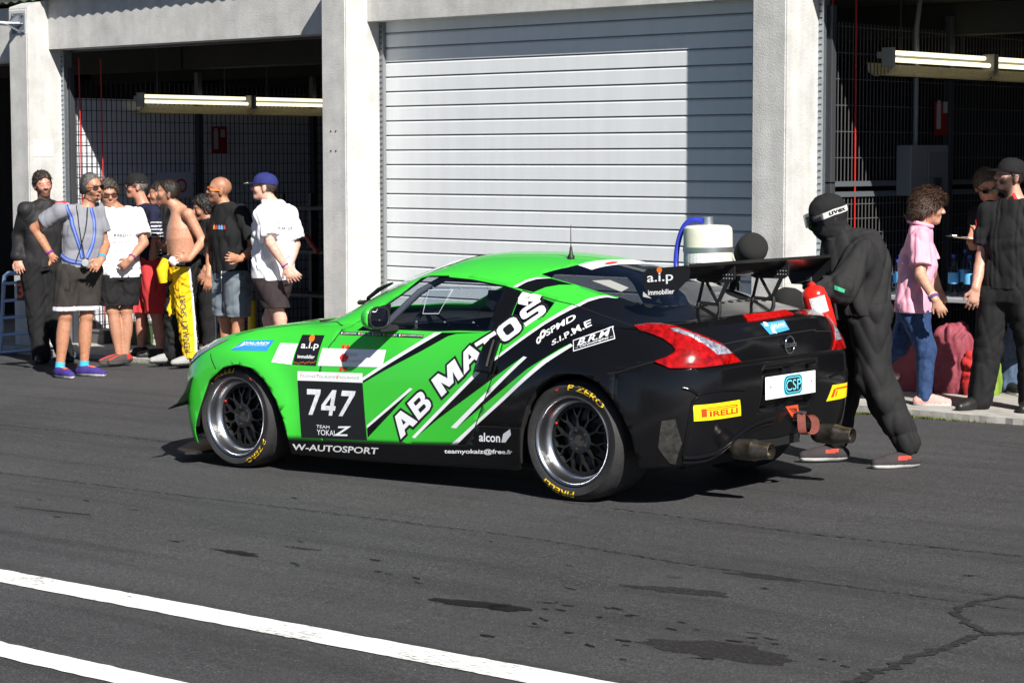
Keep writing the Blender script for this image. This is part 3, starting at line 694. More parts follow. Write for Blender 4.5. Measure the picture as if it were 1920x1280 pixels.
# outlines on the car body in metres: (x, z) on the flank, (y, z) on the tail, (x, y, z) on the top
FE = {
'win_door': [(1.494,0.878),(1.542,0.961),(1.403,1.065),(1.265,1.171),(1.1,1.172),(1.089,1.163),(0.918,1.152),(0.778,1.136),(0.678,1.126),(0.652,1.013),(0.642,0.899),(0.859,0.891),(1.029,0.885)],
'bpillar': [(0.678,1.126),(0.553,1.109),(0.518,1.007),(0.499,0.917),(0.642,0.899)],
'win_quarter': [(0.549,1.107),(0.409,1.085),(0.288,1.06),(0.284,1.012),(0.292,0.977),(0.367,0.95),(0.495,0.919)],
'windowtrim': [(1.499,0.872),(1.553,0.965),(1.401,1.073),(1.289,1.176),(1.104,1.179),(1.094,1.171),(0.923,1.161),(0.784,1.144),(0.619,1.123),(0.551,1.109),(0.498,0.915),(0.65,0.887),(0.856,0.884),(1.025,0.874)],
'door': [(1.747,0.864),(1.797,0.793),(1.825,0.754),(1.858,0.685),(1.876,0.621),(1.886,0.537),(1.881,0.488),(1.859,0.392),(1.824,0.212),(1.213,0.227),(0.759,0.254),(0.708,0.316),(0.681,0.369),(0.603,0.532),(0.556,0.636),(0.52,0.747),(0.504,0.886),(0.499,0.869),(0.498,0.915)],
'skirt_top': [(2.11,0.195),(1.824,0.206),(1.213,0.227),(0.973,0.246),(0.752,0.253),(0.679,0.367),(0.351,0.387)],
'arch_f': [(2.887,0.234),(2.83,0.351),(2.729,0.528),(2.595,0.61),(2.49,0.632),(2.377,0.619),(2.277,0.553),(2.192,0.442),(2.14,0.33),(2.113,0.256),(2.096,0.152)],
'arch_r': [(0.37,0.163),(0.344,0.369),(0.291,0.503),(0.216,0.596),(0.126,0.658),(0.011,0.691),(-0.1,0.69),(-0.201,0.656),(-0.275,0.592),(-0.351,0.489),(-0.402,0.386),(-0.434,0.242)],
'w1': [(1.539,0.593),(1.385,0.679),(1.121,0.821),(1.034,0.867),(0.981,0.87),(1.066,0.826),(1.38,0.66),(1.539,0.575)],
'b1': [(1.539,0.575),(1.383,0.659),(1.066,0.825),(0.98,0.869),(0.646,0.881),(0.869,0.866),(0.927,0.851),(1.106,0.762),(1.371,0.642),(1.538,0.561)],
'w2': [(1.505,0.319),(1.173,0.552),(1.152,0.547),(1.504,0.303)],
'b2': [(1.504,0.303),(1.152,0.546),(1.324,0.396),(1.5,0.248)],
'w3': [(1.162,0.272),(1.138,0.268),(0.647,0.665),(0.519,0.751),(0.28,0.911),(0.128,1.029),(0.114,1.03),(0.089,1.056),(0.046,1.074),(0.014,1.079),(-0.046,1.073),(0.025,1.086),(0.063,1.083),(0.109,1.068),(0.136,1.039),(0.159,1.04),(0.289,0.926),(0.518,0.768),(0.681,0.665)],
'w4': [(0.868,0.346),(0.829,0.343),(0.311,0.762),(0.336,0.766)],
'w5': [(0.881,0.243),(0.835,0.246),(0.679,0.369),(0.158,0.74),(-0.003,0.837),(0.017,0.846),(0.182,0.755),(0.668,0.398)],
'black': [(0.835,0.246),(0.679,0.369),(0.158,0.74),(-0.003,0.837),(0.018,0.847),(0.083,0.817),(0.184,0.761),(0.294,0.702),(0.618,0.486),(0.8,0.363),(0.829,0.343),(0.311,0.762),(0.336,0.766),(0.553,0.634),(0.966,0.385),(1.138,0.268),(0.647,0.665),(0.519,0.751),(0.28,0.911),(0.128,1.029),(0.114,1.03),(0.089,1.056),(0.046,1.074),(0.014,1.079),(-0.046,1.073)],
'b3': [(0.621,1.123),(0.582,1.141),(0.551,1.163),(0.487,1.171),(0.442,1.17),(0.271,1.139),(0.354,1.138),(0.423,1.125),(0.471,1.098),(0.552,1.111)],
'w3b': [(0.625,1.126),(0.586,1.16),(0.537,1.175),(0.445,1.173),(0.526,1.167),(0.57,1.151),(0.599,1.123)],
'L_A1': [(1.243,0.256),(1.111,0.364),(1.197,0.456),(1.328,0.348)],
'L_B': [(1.104,0.372),(0.995,0.459),(1.082,0.55),(1.19,0.464)],
'L_M': [(0.929,0.514),(0.766,0.64),(0.845,0.73),(1.01,0.605)],
'L_A2': [(0.763,0.645),(0.639,0.759),(0.709,0.844),(0.821,0.732)],
'L_T': [(0.639,0.75),(0.505,0.822),(0.586,0.891),(0.714,0.818)],
'L_O': [(0.493,0.828),(0.378,0.908),(0.494,0.976),(0.585,0.896)],
'L_S': [(0.369,0.92),(0.281,0.996),(0.399,1.067),(0.479,0.994)],
'num_black': [(2.044,0.555),(1.538,0.564),(1.531,0.506),(1.504,0.233),(2.021,0.217)],
'num_white': [(2.044,0.609),(1.54,0.618),(1.538,0.564),(2.044,0.555)],
'n7a': [(1.969,0.357),(1.928,0.357),(1.868,0.51),(1.976,0.508)],
'n747': [(1.979,0.356),(1.645,0.363),(1.589,0.513),(1.977,0.508)],
't_trophee': [(2.025,0.575),(1.562,0.583),(1.562,0.602),(2.025,0.593)],
't_team': [(1.902,0.282),(1.798,0.282),(1.798,0.299),(1.901,0.3)],
't_yokai': [(1.899,0.24),(1.757,0.242),(1.759,0.275),(1.898,0.273)],
't_z': [(1.77,0.243),(1.632,0.249),(1.626,0.307),(1.755,0.299)],
't_wauto': [(2.096,0.139),(1.429,0.156),(1.416,0.195),(2.09,0.176)],
'aip_black': [(2.047,0.822),(1.875,0.824),(1.906,0.646),(2.081,0.648)],
't_aip': [(2.034,0.732),(1.901,0.736),(1.901,0.782),(2.034,0.78)],
't_immo': [(2.048,0.686),(1.922,0.687),(1.915,0.708),(2.048,0.707)],
'aip_dot': [(1.979,0.796),(1.948,0.797),(1.953,0.81),(1.983,0.809)],
'aip_zig': [(2.074,0.655),(1.907,0.666)],
'white_sail': [(2.196,0.769),(2.061,0.77),(2.092,0.645),(2.236,0.657)],
'galardi_f': [(2.55,0.719),(2.475,0.776),(2.252,0.785),(2.284,0.721)],
't_gal': [(2.471,0.752),(2.286,0.755),(2.279,0.771),(2.469,0.766)],
'fresnes': [(1.869,0.75),(1.375,0.758),(1.388,0.659),(1.892,0.647)],
't_fres': [(1.677,0.711),(1.589,0.714),(1.589,0.731),(1.673,0.73)],
't_trans': [(1.678,0.674),(1.549,0.677),(1.545,0.697),(1.674,0.693)],
'fres_red': [(1.727,0.702),(1.708,0.724),(1.682,0.725),(1.656,0.705),(1.672,0.678),(1.708,0.677)],
'names': [(1.759,0.849),(1.252,0.847),(1.113,0.853),(1.11,0.834),(1.508,0.836),(1.756,0.832)],
't_spmd': [(0.196,0.877),(0.042,0.967),(0.093,0.994),(0.219,0.902)],
'spmd_logo': [(0.25,0.851),(0.21,0.871),(0.218,0.893),(0.256,0.887)],
't_sipme': [(0.144,0.83),(-0.1,0.944),(-0.046,0.971),(0.152,0.854)],
'brm_box': [(-0.017,0.806),(-0.271,0.892),(-0.179,0.968),(0.021,0.864)],
't_brm': [(-0.022,0.837),(-0.238,0.911),(-0.211,0.941),(-0.001,0.863)],
't_chrono': [(-0.039,0.825),(-0.246,0.894),(-0.24,0.906),(-0.028,0.837)],
't_alcon': [(0.661,0.281),(0.506,0.286),(0.502,0.337),(0.657,0.331)],
'alcon_logo': [(0.496,0.287),(0.462,0.29),(0.41,0.337),(0.415,0.368),(0.476,0.335)],
't_mail': [(0.923,0.189),(0.415,0.221),(0.41,0.254),(0.921,0.222)],
'pirelli': [(0.782,0.463),(0.44,0.465),(0.479,0.554),(0.788,0.546)],
'lamp': [(-0.349,0.819,0.944),(-0.396,0.773,0.954),(-0.465,0.746,0.955),(-0.552,0.728,0.942),(-0.64,0.681,0.911),(-0.696,0.619,0.875),(-0.732,0.57,0.847),(-0.763,0.531,0.805),(-0.784,0.47,0.752),(-0.756,0.643,0.745),(-0.703,0.759,0.737),(-0.595,0.846,0.738),(-0.511,0.869,0.77),(-0.571,0.834,0.794),(-0.595,0.811,0.813),(-0.6,0.801,0.824),(-0.578,0.794,0.849),(-0.518,0.798,0.885)],
'lamp_white': [(-0.54,0.763,0.931),(-0.573,0.735,0.931),(-0.644,0.687,0.902),(-0.709,0.621,0.859),(-0.747,0.558,0.828),(-0.766,0.532,0.798),(-0.744,0.633,0.797),(-0.694,0.676,0.85),(-0.635,0.716,0.889),(-0.58,0.745,0.913)],
'brake3': [(0.23,0.975),(-0.232,0.982),(-0.173,0.963),(0.241,0.95),(0.264,0.953)],
'gal_r': [(0.173,0.934),(-0.066,0.939),(-0.074,0.888),(0.136,0.874)],
'badge': [(0.005,0.81)],
'plate': [(0.216,0.53),(-0.273,0.544),(-0.213,0.657),(0.247,0.644)],
'recess': [(0.195,0.479),(-0.409,0.484),(-0.299,0.699),(0.243,0.682)],
'tow': [(0.013,0.477),(-0.119,0.476),(-0.178,0.403),(-0.107,0.401)],
'deckline': [(-0.732,0.57,0.847),(-0.766,-0.054,0.869),(-0.753,-0.342,0.871)],
'bumperline': [(-0.319,0.916,0.713),(-0.511,0.869,0.77),(-0.256,0.93,0.701)],
'crease': [(-0.655,0.825,0.638),(-0.694,0.79,0.623),(-0.715,0.763,0.593),(-0.698,0.788,0.561),(-0.683,0.802,0.466),(-0.645,0.806,0.282)],
'diff': [(-0.643,0.804,0.272),(-0.699,0.673,0.272),(-0.712,0.562,0.29),(-0.748,0.331,0.391),(-0.756,0.085,0.408),(-0.76,0.316,0.429),(-0.758,0.193,0.417)],
'tape': [(-0.542,0.882,0.326),(-0.589,0.843,0.244),(-0.61,0.823,0.238),(-0.65,0.821,0.351),(-0.629,0.848,0.476),(-0.565,0.88,0.466)],
'handle': [(0.675,0.879,0.675),(0.551,0.888,0.671),(0.519,0.844,0.851),(0.572,0.842,0.846),(0.623,0.853,0.807)],
'gapline': [(0.299,0.655,1.06),(0.136,0.676,1.035),(-0.106,0.74,0.988),(-0.344,0.814,0.945)],
'hatchglass': [(0.547,0.477,1.191),(0.449,0.495,1.171),(0.242,0.516,1.132),(0.036,0.542,1.088),(-0.205,0.54,1.044),(-0.355,0.497,1.021),(-0.362,0.465,1.024),(-0.344,0.405,1.037),(-0.381,0.291,1.039),(-0.324,-0.23,1.06)],
'hgtop': [(0.547,0.477,1.191),(0.435,0.352,1.227),(0.289,0.042,1.247)],
'whitestrip': [(0.434,0.344,1.229),(0.332,0.352,1.211),(0.209,0.024,1.23),(0.29,0.049,1.247)],
'holes': [(-0.306,0.396,1.048),(-0.309,0.335,1.054),(-0.319,0.283,1.057),(-0.318,0.228,1.062),(-0.32,0.177,1.064),(-0.323,0.119,1.066),(-0.326,0.055,1.066),(-0.322,-0.016,1.068),(-0.322,-0.09,1.067)],
'ant': [(0.513,0.214,1.269)],
'wingfeet': [(-0.513,0.384,0.998),(-0.561,0.251,0.995),(-0.434,-0.128,1.032),(-0.475,-0.277,1.015)],
'slider': [(1.192,0.916),(0.737,0.925),(0.754,1.105),(1.173,1.102)],
'scoop': [(1.139,0.953),(1.019,0.956),(0.993,1.087),(1.171,1.083)],
'scoopb': [(1.224,0.953),(1.188,0.913),(0.966,0.92),(0.958,0.946)],
'cage': [(1.369,0.915),(1.357,0.99),(1.323,1.077)],
'cageA': [(1.548,0.979),(1.411,1.055)],
'papers': [(0.517,1.035),(0.439,1.025),(0.454,1.07),(0.385,1.057),(0.399,1.078),(0.536,1.095)],
}
# ------------------------------------------------------------------ cutting the shell into parts and colours
PART = shell.faces.layers.int.new('part'); COLR = shell.faces.layers.int.new('colr')
isside = lambda f: f[LAY] == 0
istop = lambda f: f[LAY] == 1
anyf = lambda f: True
onflank = lambda f: f[LAY] == 0 and f.calc_center_median().y > .35
# parts: 0 body 1 door 2 door glass 3 quarter glass 4 windscreen 5 rear window 6 rear bumper 7 side skirt 8 hatch 9 bonnet 99 removed
bm = shell
def mark(poly, pred, part=None, colr=None, axis=(0, 2), only=None):
    for f in cut_poly(bm, poly, pred, axis):
        if only is not None and f[PART] not in only: continue
        if part is not None: f[PART] = part
        if colr is not None: f[COLR] = colr
# livery: 0 green 1 black 2 white
bk = FE['black']
mark([(bk[0][0]-.0, -.2)]+bk+[(bk[-1][0], 1.7), (-2, 1.7), (-2, -.2)], lambda f: f.calc_center_median().x < 1.45, colr=1)
for n in ('b1', 'b2', 'b3'): mark(FE[n], anyf if n == 'b3' else onflank, colr=1)
for n in ('w1', 'w2', 'w4', 'w5'): mark(FE[n], onflank, colr=2)
mark(FE['w3'], anyf, colr=2); mark(FE['w3b'], anyf, colr=2)
# black trim round the side windows, then the glass
mark(FE['windowtrim'], onflank, colr=1)
dr = list(FE['door']); 
dl = dr[:7]+[(1.862, .30), (1.85, .208), (1.213, .227), (.759, .254), (.708, .316), (.681, .369)]+dr[13:17]+[(.497, .89), (.551, 1.112), (.784, 1.150), (.923, 1.168), (1.09, 1.180), (1.275, 1.184), (1.405, 1.082), (1.56, .972), (1.70, .872)]
mark(dl, onflank, part=1)
mark(FE['win_door'], onflank, part=2); mark(FE['win_quarter'], onflank, part=3)
# side skirt and rear bumper
mark([(2.3, -.2), (2.3, .196), (1.85, .205), (1.213, .224), (.759, .251), (.705, .312), (.681, .366), (.20, .385), (.20, -.2)], onflank, part=7, colr=1)
mark([(-.30, .704), (-.511, .772), (-.60, .735), (-2, .735), (-2, -.2), (-.30, -.2)], lambda f: f[LAY] == 0 and f.calc_center_median().x < 0, part=6)
# windscreen, rear window, bonnet and hatch on the top sheet
ws = [(2.135, -.3), (2.125, .0), (2.06, .30), (1.905, .585), (1.60, .572), (1.285, .515), (1.205, .40), (1.165, .0), (1.165, -.3)]
mark(ws, istop, part=4, axis=(0, 1))
rg = [(.315, -.3), (.30, .04), (.36, .20), (.435, .352), (.53, .47), (.449, .488), (.242, .508), (.036, .530), (-.19, .522), (-.30, .488), (-.355, .40), (-.385, .29), (-.40, .0), (-.40, -.3)]
mark(rg, istop, part=5, axis=(0, 1))
mark([(3.5, -.3), (3.5, .55), (3.0, .56), (2.6, .60), (2.2, .625), (2.0, .63), (2.07, .33), (2.145, 0), (2.145, -.3)], istop, part=9, axis=(0, 1))
# wheel arches
af = [(2.94, -.2), (2.93, .10)]+[(2.887, .234), (2.83, .351), (2.729, .528), (2.60, .612), (2.49, .636), (2.377, .622), (2.277, .556), (2.192, .445), (2.14, .33), (2.113, .20), (2.10, -.2)]
mark(af, onflank, part=99)
ar = [(.36, -.2), (.366, .18)]+FE['arch_r'][1:-1]+[(-.434, .235), (-.45, -.2)]
mark(ar, onflank, part=99)
def arch_lip(outline):
    return [(x, z) for x, z in outline if z > .1]
# plate recess in the tail: push the faces in
rec = [(-.28, .475), (.26, .475), (.25, .69), (-.27, .69)]
mark([(y, z) for y, z in [(-.3, .47), (.285, .47), (.27, .700), (-.3, .700)]], lambda f: f[LAY] == 0 and f.calc_center_median().x < -.6, part=6, axis=(1, 2))
rf = [f for f in bm.faces if f.calc_center_median().x < -.7 and f.calc_center_median().y < .28 and .47 < f.calc_center_median().z < .70 and f[LAY] == 0]
if rf:
    ri = bmesh.ops.inset_region(bm, faces=rf, thickness=.012, depth=0, use_boundary=True)
    ymin = lambda v: v.co.y
    for v in {v for f in rf for v in f.verts}: v.co.x += .035
    for f in ri['faces']:
        if f.is_valid: f[PART] = 6; f[COLR] = 1
for f in rf:
    f[PART] = 6; f[COLR] = 1
# rubber line: the removed faces go
bmesh.ops.delete(bm, geom=[f for f in bm.faces if f[PART] == 99], context='FACES')
def extract(parts, mirror=False, thick=0.0):
    nb = bmesh.new(); vm = {}
    for f in bm.faces:
        if f[PART] not in parts: continue
        vs = []
        for v in f.verts:
            if v not in vm: vm[v] = nb.verts.new((v.co.x, -v.co.y if mirror else v.co.y, v.co.z))
            vs.append(vm[v])
        try: g = nb.faces.new(vs[::-1] if mirror else vs)
        except ValueError: continue
        g.material_index = f[COLR]; g.smooth = True
    return nb
def both(parts):
    a = extract(parts); b = extract(parts, True)
    me_ = bpy.data.meshes.new('t'); b.to_mesh(me_); b.free(); a.from_mesh(me_); bpy.data.meshes.remove(me_)
    bmesh.ops.remove_doubles(a, verts=[v for v in a.verts if abs(v.co.y) < .002], dist=.002)
    return a
def turned_in(bmx, d=.012):
    """give the panel an inner return along its open edges so that it reads as sheet with thickness"""
    bmesh.ops.recalc_face_normals(bmx, faces=bmx.faces[:])
    return bmx
LIV = [GREEN, BLACK, WHITE]
def outward(bmx, sgn=0):
    """make every normal point away from the middle of the car"""
    for f in bmx.faces:
        f.normal_update(); c = f.calc_center_median(); d = c-Vector((min(max(c.x, .2), 2.4), 0, .55))
        if f.normal.dot(d) < 0: f.normal_flip()
    return bmx
def panel(name, parts, mats, parent=car, mirror=None, label=None):
    b_ = both(parts) if mirror is None else extract(parts, mirror)
    outward(b_)
    o = bobj(name, b_, mats, parent)
    md = o.modifiers.new('thick', 'SOLIDIFY'); md.thickness = .006; md.offset = -1
    if label: o['label'] = label
    return o
# keep a smooth normal reference from the uncut shell
body = panel('body', [0], LIV)
door_l = panel('door', [1], LIV, mirror=False); door_r = panel('door', [1], LIV, mirror=True)
bonnet = panel('bonnet', [9], LIV)
rbump = panel('rear_bumper', [6], LIV)
skirt = panel('side_skirt', [7], LIV, mirror=False); skirt2 = panel('side_skirt', [7], LIV, mirror=True)
def glass_mat(name, tint, refl):
    q = bpy.data.materials.new(name); q.use_nodes = True; t = q.node_tree; t.nodes.clear(); L = t.links.new
    o = t.nodes.new('ShaderNodeOutputMaterial'); m = t.nodes.new('ShaderNodeMixShader'); tr = t.nodes.new('ShaderNodeBsdfTransparent'); g = t.nodes.new('ShaderNodeBsdfGlossy')
    lw = t.nodes.new('ShaderNodeLayerWeight'); lw.inputs['Blend'].default_value = .5
    pw = t.nodes.new('ShaderNodeMath'); pw.operation = 'POWER'; pw.inputs[1].default_value = 4.0; L(lw.outputs['Facing'], pw.inputs[0])
    fr = t.nodes.new('ShaderNodeMath'); fr.operation = 'MULTIPLY_ADD'; fr.inputs[1].default_value = .85; fr.inputs[2].default_value = ((refl-1)/(refl+1))**2; L(pw.outputs[0], fr.inputs[0])
    tr.inputs['Color'].default_value = tint+(1,); g.inputs['Roughness'].default_value = .02; g.inputs['Color'].default_value = (.9, .93, 1, 1)
    L(fr.outputs[0], m.inputs[0]); L(tr.outputs[0], m.inputs[1]); L(g.outputs[0], m.inputs[2]); L(m.outputs[0], o.inputs[0]); return q
GLASS = glass_mat('car_glass', (.84, .87, .92), 1.6); GLASSD = glass_mat('tinted_rear_glass', (.16, .17, .18), 1.7); PERSPEX = glass_mat('clear_perspex', (.86, .90, .92), 1.45)
def glass(name, part, m, parent, mirror=None):
    b_ = both([part]) if mirror is None else extract([part], mirror)
    outward(b_); 
    for f in b_.faces: f.material_index = 0
    return bobj(name, b_, m, parent)
glass('side_window', 2, GLASS, door_l, False); glass('side_window', 2, GLASS, door_r, True)
glass('quarter_window', 3, GLASSD, car, False); glass('quarter_window', 3, GLASSD, car, True)
glass('windscreen', 4, glass_mat('windscreen_glass', (.85, .88, .88), 1.5), car); rearwin = glass('rear_window', 5, GLASSD, car)
bm.free()

# ------------------------------------------------------------------ stickers laid on the shell
def proj_side(x, z, off):
    h = BODY_BVH.ray_cast(Vector((x, 3, z)), Vector((0, -1, 0)))
    if h[0] is None: return Vector((x, .88, z))
    n = h[1] if h[1].y > 0 else -h[1]
    return h[0]+n*off
def proj_rear(y, z, off):
    h = BODY_BVH.ray_cast(Vector((-3, abs(y), z)), Vector((1, 0, 0)))
    if h[0] is None: return Vector((-.8, y, z))
    n = h[1] if h[1].x < 0 else -h[1]
    p = h[0]+n*off
    return Vector((p.x, p.y if y >= 0 else -p.y, p.z))
def proj_top(x, y, off):
    h = BODY_BVH.ray_cast(Vector((x, abs(y), 3)), Vector((0, 0, -1)))
    if h[0] is None: return Vector((x, y, .9))
    return Vector((h[0].x, y, h[0].z+off))
def grid_cut(b_, cx, cy):
    xs = [v.co.x for v in b_.verts]; ys = [v.co.y for v in b_.verts]
    if not xs: return
    for k in range(int(min(xs)/cx), int(max(xs)/cx)+1): bmesh.ops.bisect_plane(b_, geom=b_.verts[:]+b_.edges[:]+b_.faces[:], plane_co=(k*cx+1e-4, 0, 0), plane_no=(1, 0, 0), dist=1e-6)
    for k in range(int(min(ys)/cy), int(max(ys)/cy)+1): bmesh.ops.bisect_plane(b_, geom=b_.verts[:]+b_.edges[:]+b_.faces[:], plane_co=(0, k*cy+1e-4, 0), plane_no=(0, 1, 0), dist=1e-6)
def poly_bm(polys):
    b_ = bmesh.new()
    for p in polys:
        p2 = [Vector((a, b, 0)) for a, b in p]; tri = tessellate_polygon([p2]); vs = [b_.verts.new(v) for v in p2]
        for t_ in tri:
            try: b_.faces.new([vs[i] for i in t_])
            except ValueError: pass
    return b_
def decal(name, polys, m, proj=proj_side, off=.0015, cell=.03, parent=car):
    b_ = poly_bm(polys); grid_cut(b_, cell, cell)
    for v in b_.verts: v.co = proj(v.co.x, v.co.y, off)
    outward(b_)
    for f in b_.faces: f.smooth = True
    return bobj(name, b_, m, parent)
_TC = {}
def text_geo(s, bold=.0, shear=0.0, res=4, space=1.0):
    key = (s, bold, shear, space)
    if key in _TC: return _TC[key]
    c = bpy.data.curves.new('t', 'FONT'); c.body = s; c.size = 1; c.offset = bold; c.shear = shear; c.resolution_u = res; c.fill_mode = 'FRONT'; c.space_character = space
    o = bpy.data.objects.new('t', c); COL.objects.link(o); dg = bpy.context.evaluated_depsgraph_get(); dg.update()
    me_ = bpy.data.meshes.new_from_object(o.evaluated_get(dg))
    V = np.array([v.co[:2] for v in me_.vertices]); F = [tuple(p.vertices) for p in me_.polygons]
    bpy.data.objects.remove(o); bpy.data.curves.remove(c); bpy.data.meshes.remove(me_)
    _TC[key] = (V, F); return V, F
def quad_map(q):
    bl, br, tr, tl = [np.array(p, float) for p in q]
    return lambda u, v: (bl*(1-u)+br*u)*(1-v)+(tl*(1-u)+tr*u)*v
def text_bm(items, cellu=.06, cellv=.25):
    """items: (string, quad bl br tr tl, bold, shear, grow); returns a bmesh in the 2D frame of the quads"""
    out = bmesh.new()
    for it in items:
        s, q = it[0], it[1]; bold = it[2] if len(it) > 2 else 0; shear = it[3] if len(it) > 3 else 0; box = it[4] if len(it) > 4 else None
        V, F = text_geo(s, bold, shear)
        V0, _ = text_geo(s, box if box is not None else bold, shear)
        lo, hi = V0.min(0), V0.max(0); U = (V-lo)/(hi-lo)
        b_ = bmesh.new(); vs = [b_.verts.new((u[0], u[1], 0)) for u in U]
        for f in F:
            try: b_.faces.new([vs[i] for i in f])
            except ValueError: pass
        grid_cut(b_, cellu, cellv)
        mp = quad_map(q); me_ = bpy.data.meshes.new('t')
        for v in b_.verts:
            p = mp(v.co.x, v.co.y); v.co = (p[0], p[1], 0)
        b_.to_mesh(me_); b_.free(); out.from_mesh(me_); bpy.data.meshes.remove(me_)
    return out
def lettering(name, items, m, proj=proj_side, off=.0030, parent=car, cellu=.06, cellv=.25):
    b_ = text_bm(items, cellu, cellv)
    for v in b_.verts: v.co = proj(v.co.x, v.co.y, off)
    outward(b_)
    return bobj(name, b_, m, parent)
def proj_doorglass(x, z, off): return proj_side(x, z, off)
Q = FE
names_ = ['A1', 'B', 'M', 'A2', 'T', 'O', 'S']; chars = 'ABMATOS'
def sub(q, u0, u1, v0=0., v1=1.):
    f_ = quad_map(q); return [tuple(f_(u0, v0)), tuple(f_(u1, v0)), tuple(f_(u1, v1)), tuple(f_(u0, v1))]
GL = {'A': [[(0,0),(.33,1),(.67,1),(1,0),(.71,0),(.645,.2),(.355,.2),(.29,0)], [(.42,.40),(.58,.40),(.5,.70)]],
'B': [[(0,0),(.74,0),(.93,.07),(1,.2),(1,.36),(.93,.47),(.84,.52),(.92,.58),(.96,.68),(.96,.84),(.89,.95),(.72,1),(0,1)], [(.28,.2),(.66,.2),(.71,.25),(.71,.35),(.66,.40),(.28,.40)], [(.28,.61),(.64,.61),(.68,.65),(.68,.76),(.64,.80),(.28,.80)]],
'M': [[(0,0),(0,1),(.31,1),(.5,.48),(.69,1),(1,1),(1,0),(.76,0),(.76,.56),(.60,.10),(.40,.10),(.24,.56),(.24,0)]],
'T': [[(.35,0),(.65,0),(.65,.75),(1,.75),(1,1),(0,1),(0,.75),(.35,.75)]],
'O': [[(.22,0),(.78,0),(.93,.07),(1,.22),(1,.78),(.93,.93),(.78,1),(.22,1),(.07,.93),(0,.78),(0,.22),(.07,.07)], [(.35,.24),(.28,.32),(.28,.68),(.35,.76),(.65,.76),(.72,.68),(.72,.32),(.65,.24)]],
'S': [[(0,0),(.80,0),(.94,.06),(1,.18),(1,.42),(.94,.55),(.82,.60),(.30,.60),(.28,.64),(.28,.75),(.32,.78),(.97,.78),(.97,1),(.20,1),(.06,.94),(0,.82),(0,.56),(.06,.44),(.18,.39),(.70,.39),(.72,.36),(.72,.25),(.69,.22),(0,.22)]],
'7': [[(.05,.79),(.05,1),(1,1),(1,.84),(.50,0),(.18,0),(.66,.79)]],
'4': [[(.60,0),(.86,0),(.86,.20),(1,.20),(1,.38),(.86,.38),(.86,1),(.60,1),(0,.40),(0,.20),(.60,.20)], [(.26,.38),(.60,.38),(.60,.74)]]}
def grow_loop(L_, d):
    n_ = len(L_); ar_ = sum(L_[i][0]*L_[(i+1) % n_][1]-L_[(i+1) % n_][0]*L_[i][1] for i in range(n_)); sg = 1 if ar_ > 0 else -1; out = []
    for i in range(n_):
        a, b, c = [np.array(L_[j % n_], float) for j in (i-1, i, i+1)]; d1 = nz_(b-a); d2 = nz_(c-b); n1 = np.array([d1[1], -d1[0]])*sg; n2 = np.array([d2[1], -d2[0]])*sg
        m_ = nz_(n1+n2); out.append(tuple(b+m_*d/max(.45, m_@n1)))
    return out
def nz_(v): return v/max(np.linalg.norm(v), 1e-9)
def letter_bm(items, grow=0.0):
    out = bmesh.new()
    for ch_, q in items:
        mp = quad_map(q); loops = [[tuple(mp(u, v)) for u, v in L_] for L_ in GL[ch_]]
        if grow: loops = [grow_loop(loops[0], grow)]+[grow_loop(l, -grow) for l in loops[1:] if False]
        vv = [[Vector((a, b, 0)) for a, b in l] for l in loops]; tri = tessellate_polygon(vv); fl_ = [out.verts.new(p) for l in vv for p in l]
        for t_ in tri:
            try: out.faces.new([fl_[i] for i in t_])
            except ValueError: pass
    grid_cut(out, .03, .03); return out
def letters(name, items, m, off, grow=0.0, proj=proj_side):
    b_ = letter_bm(items, grow)
    for v in b_.verts: v.co = proj(v.co.x, v.co.y, off)
    outward(b_); return bobj(name, b_, m, car)
LT = [(c, Q['L_'+n]) for c, n in zip(chars, names_)]
letters('sponsor_lettering_outline', LT, WBACK, .0022, .014)
letters('sponsor_lettering', LT, WHITE, .0034)
# the number panel
decal('number_panel', [Q['num_black']], WBACK, off=.0016)
decal('series_strip', [Q['num_white']], WHITE, off=.0018)
letters('race_number', [('7', sub(Q['n747'], 0, .29)), ('4', sub(Q['n747'], .335, .655)), ('7', sub(Q['n747'], .71, 1.0))], mat('worn_white_vinyl', (.66, .69, .73), .45, noise=.25, scale=30), .0030)
OR = mat('orange_vinyl', (.80, .18, .02), .4); GREYV = mat('grey_vinyl', (.42, .42, .43), .4); REDV = mat('red_vinyl', (.70, .03, .02), .4); BLUEV = mat('blue_vinyl', (.03, .22, .62), .4); YEL = mat('yellow_vinyl', (.90, .72, .01), .4)
tq = Q['t_trophee']
lettering('series_lettering', [('ROPHEE', sub(tq, .04, .265, 0, .8), .0, .25), ('OURISME', sub(tq, .315, .60, 0, .8), .0, .25), ('NDURANCE', sub(tq, .655, 1., 0, .8), .0, .25)], GREYV, cellu=.2)
lettering('series_initials', [('T', sub(tq, .0, .045, 0, 1), .018, .25), ('T', sub(tq, .275, .32, 0, 1), .018, .25), ('E', sub(tq, .605, .655, 0, 1), .018, .25)], OR, cellu=.5)
lettering('team_lettering', [('TEAM', Q['t_team'], .0), ('YOKAI', Q['t_yokai'], .0), ('Z', Q['t_z'], .018, .2)], WHITE, cellu=.1)
lettering('skirt_lettering', [('W-AUTOSPORT', Q['t_wauto'], .018)], mat('scuffed_white_vinyl', (.60, .61, .62), .5, noise=.3, scale=40), off=.003, cellu=.06)
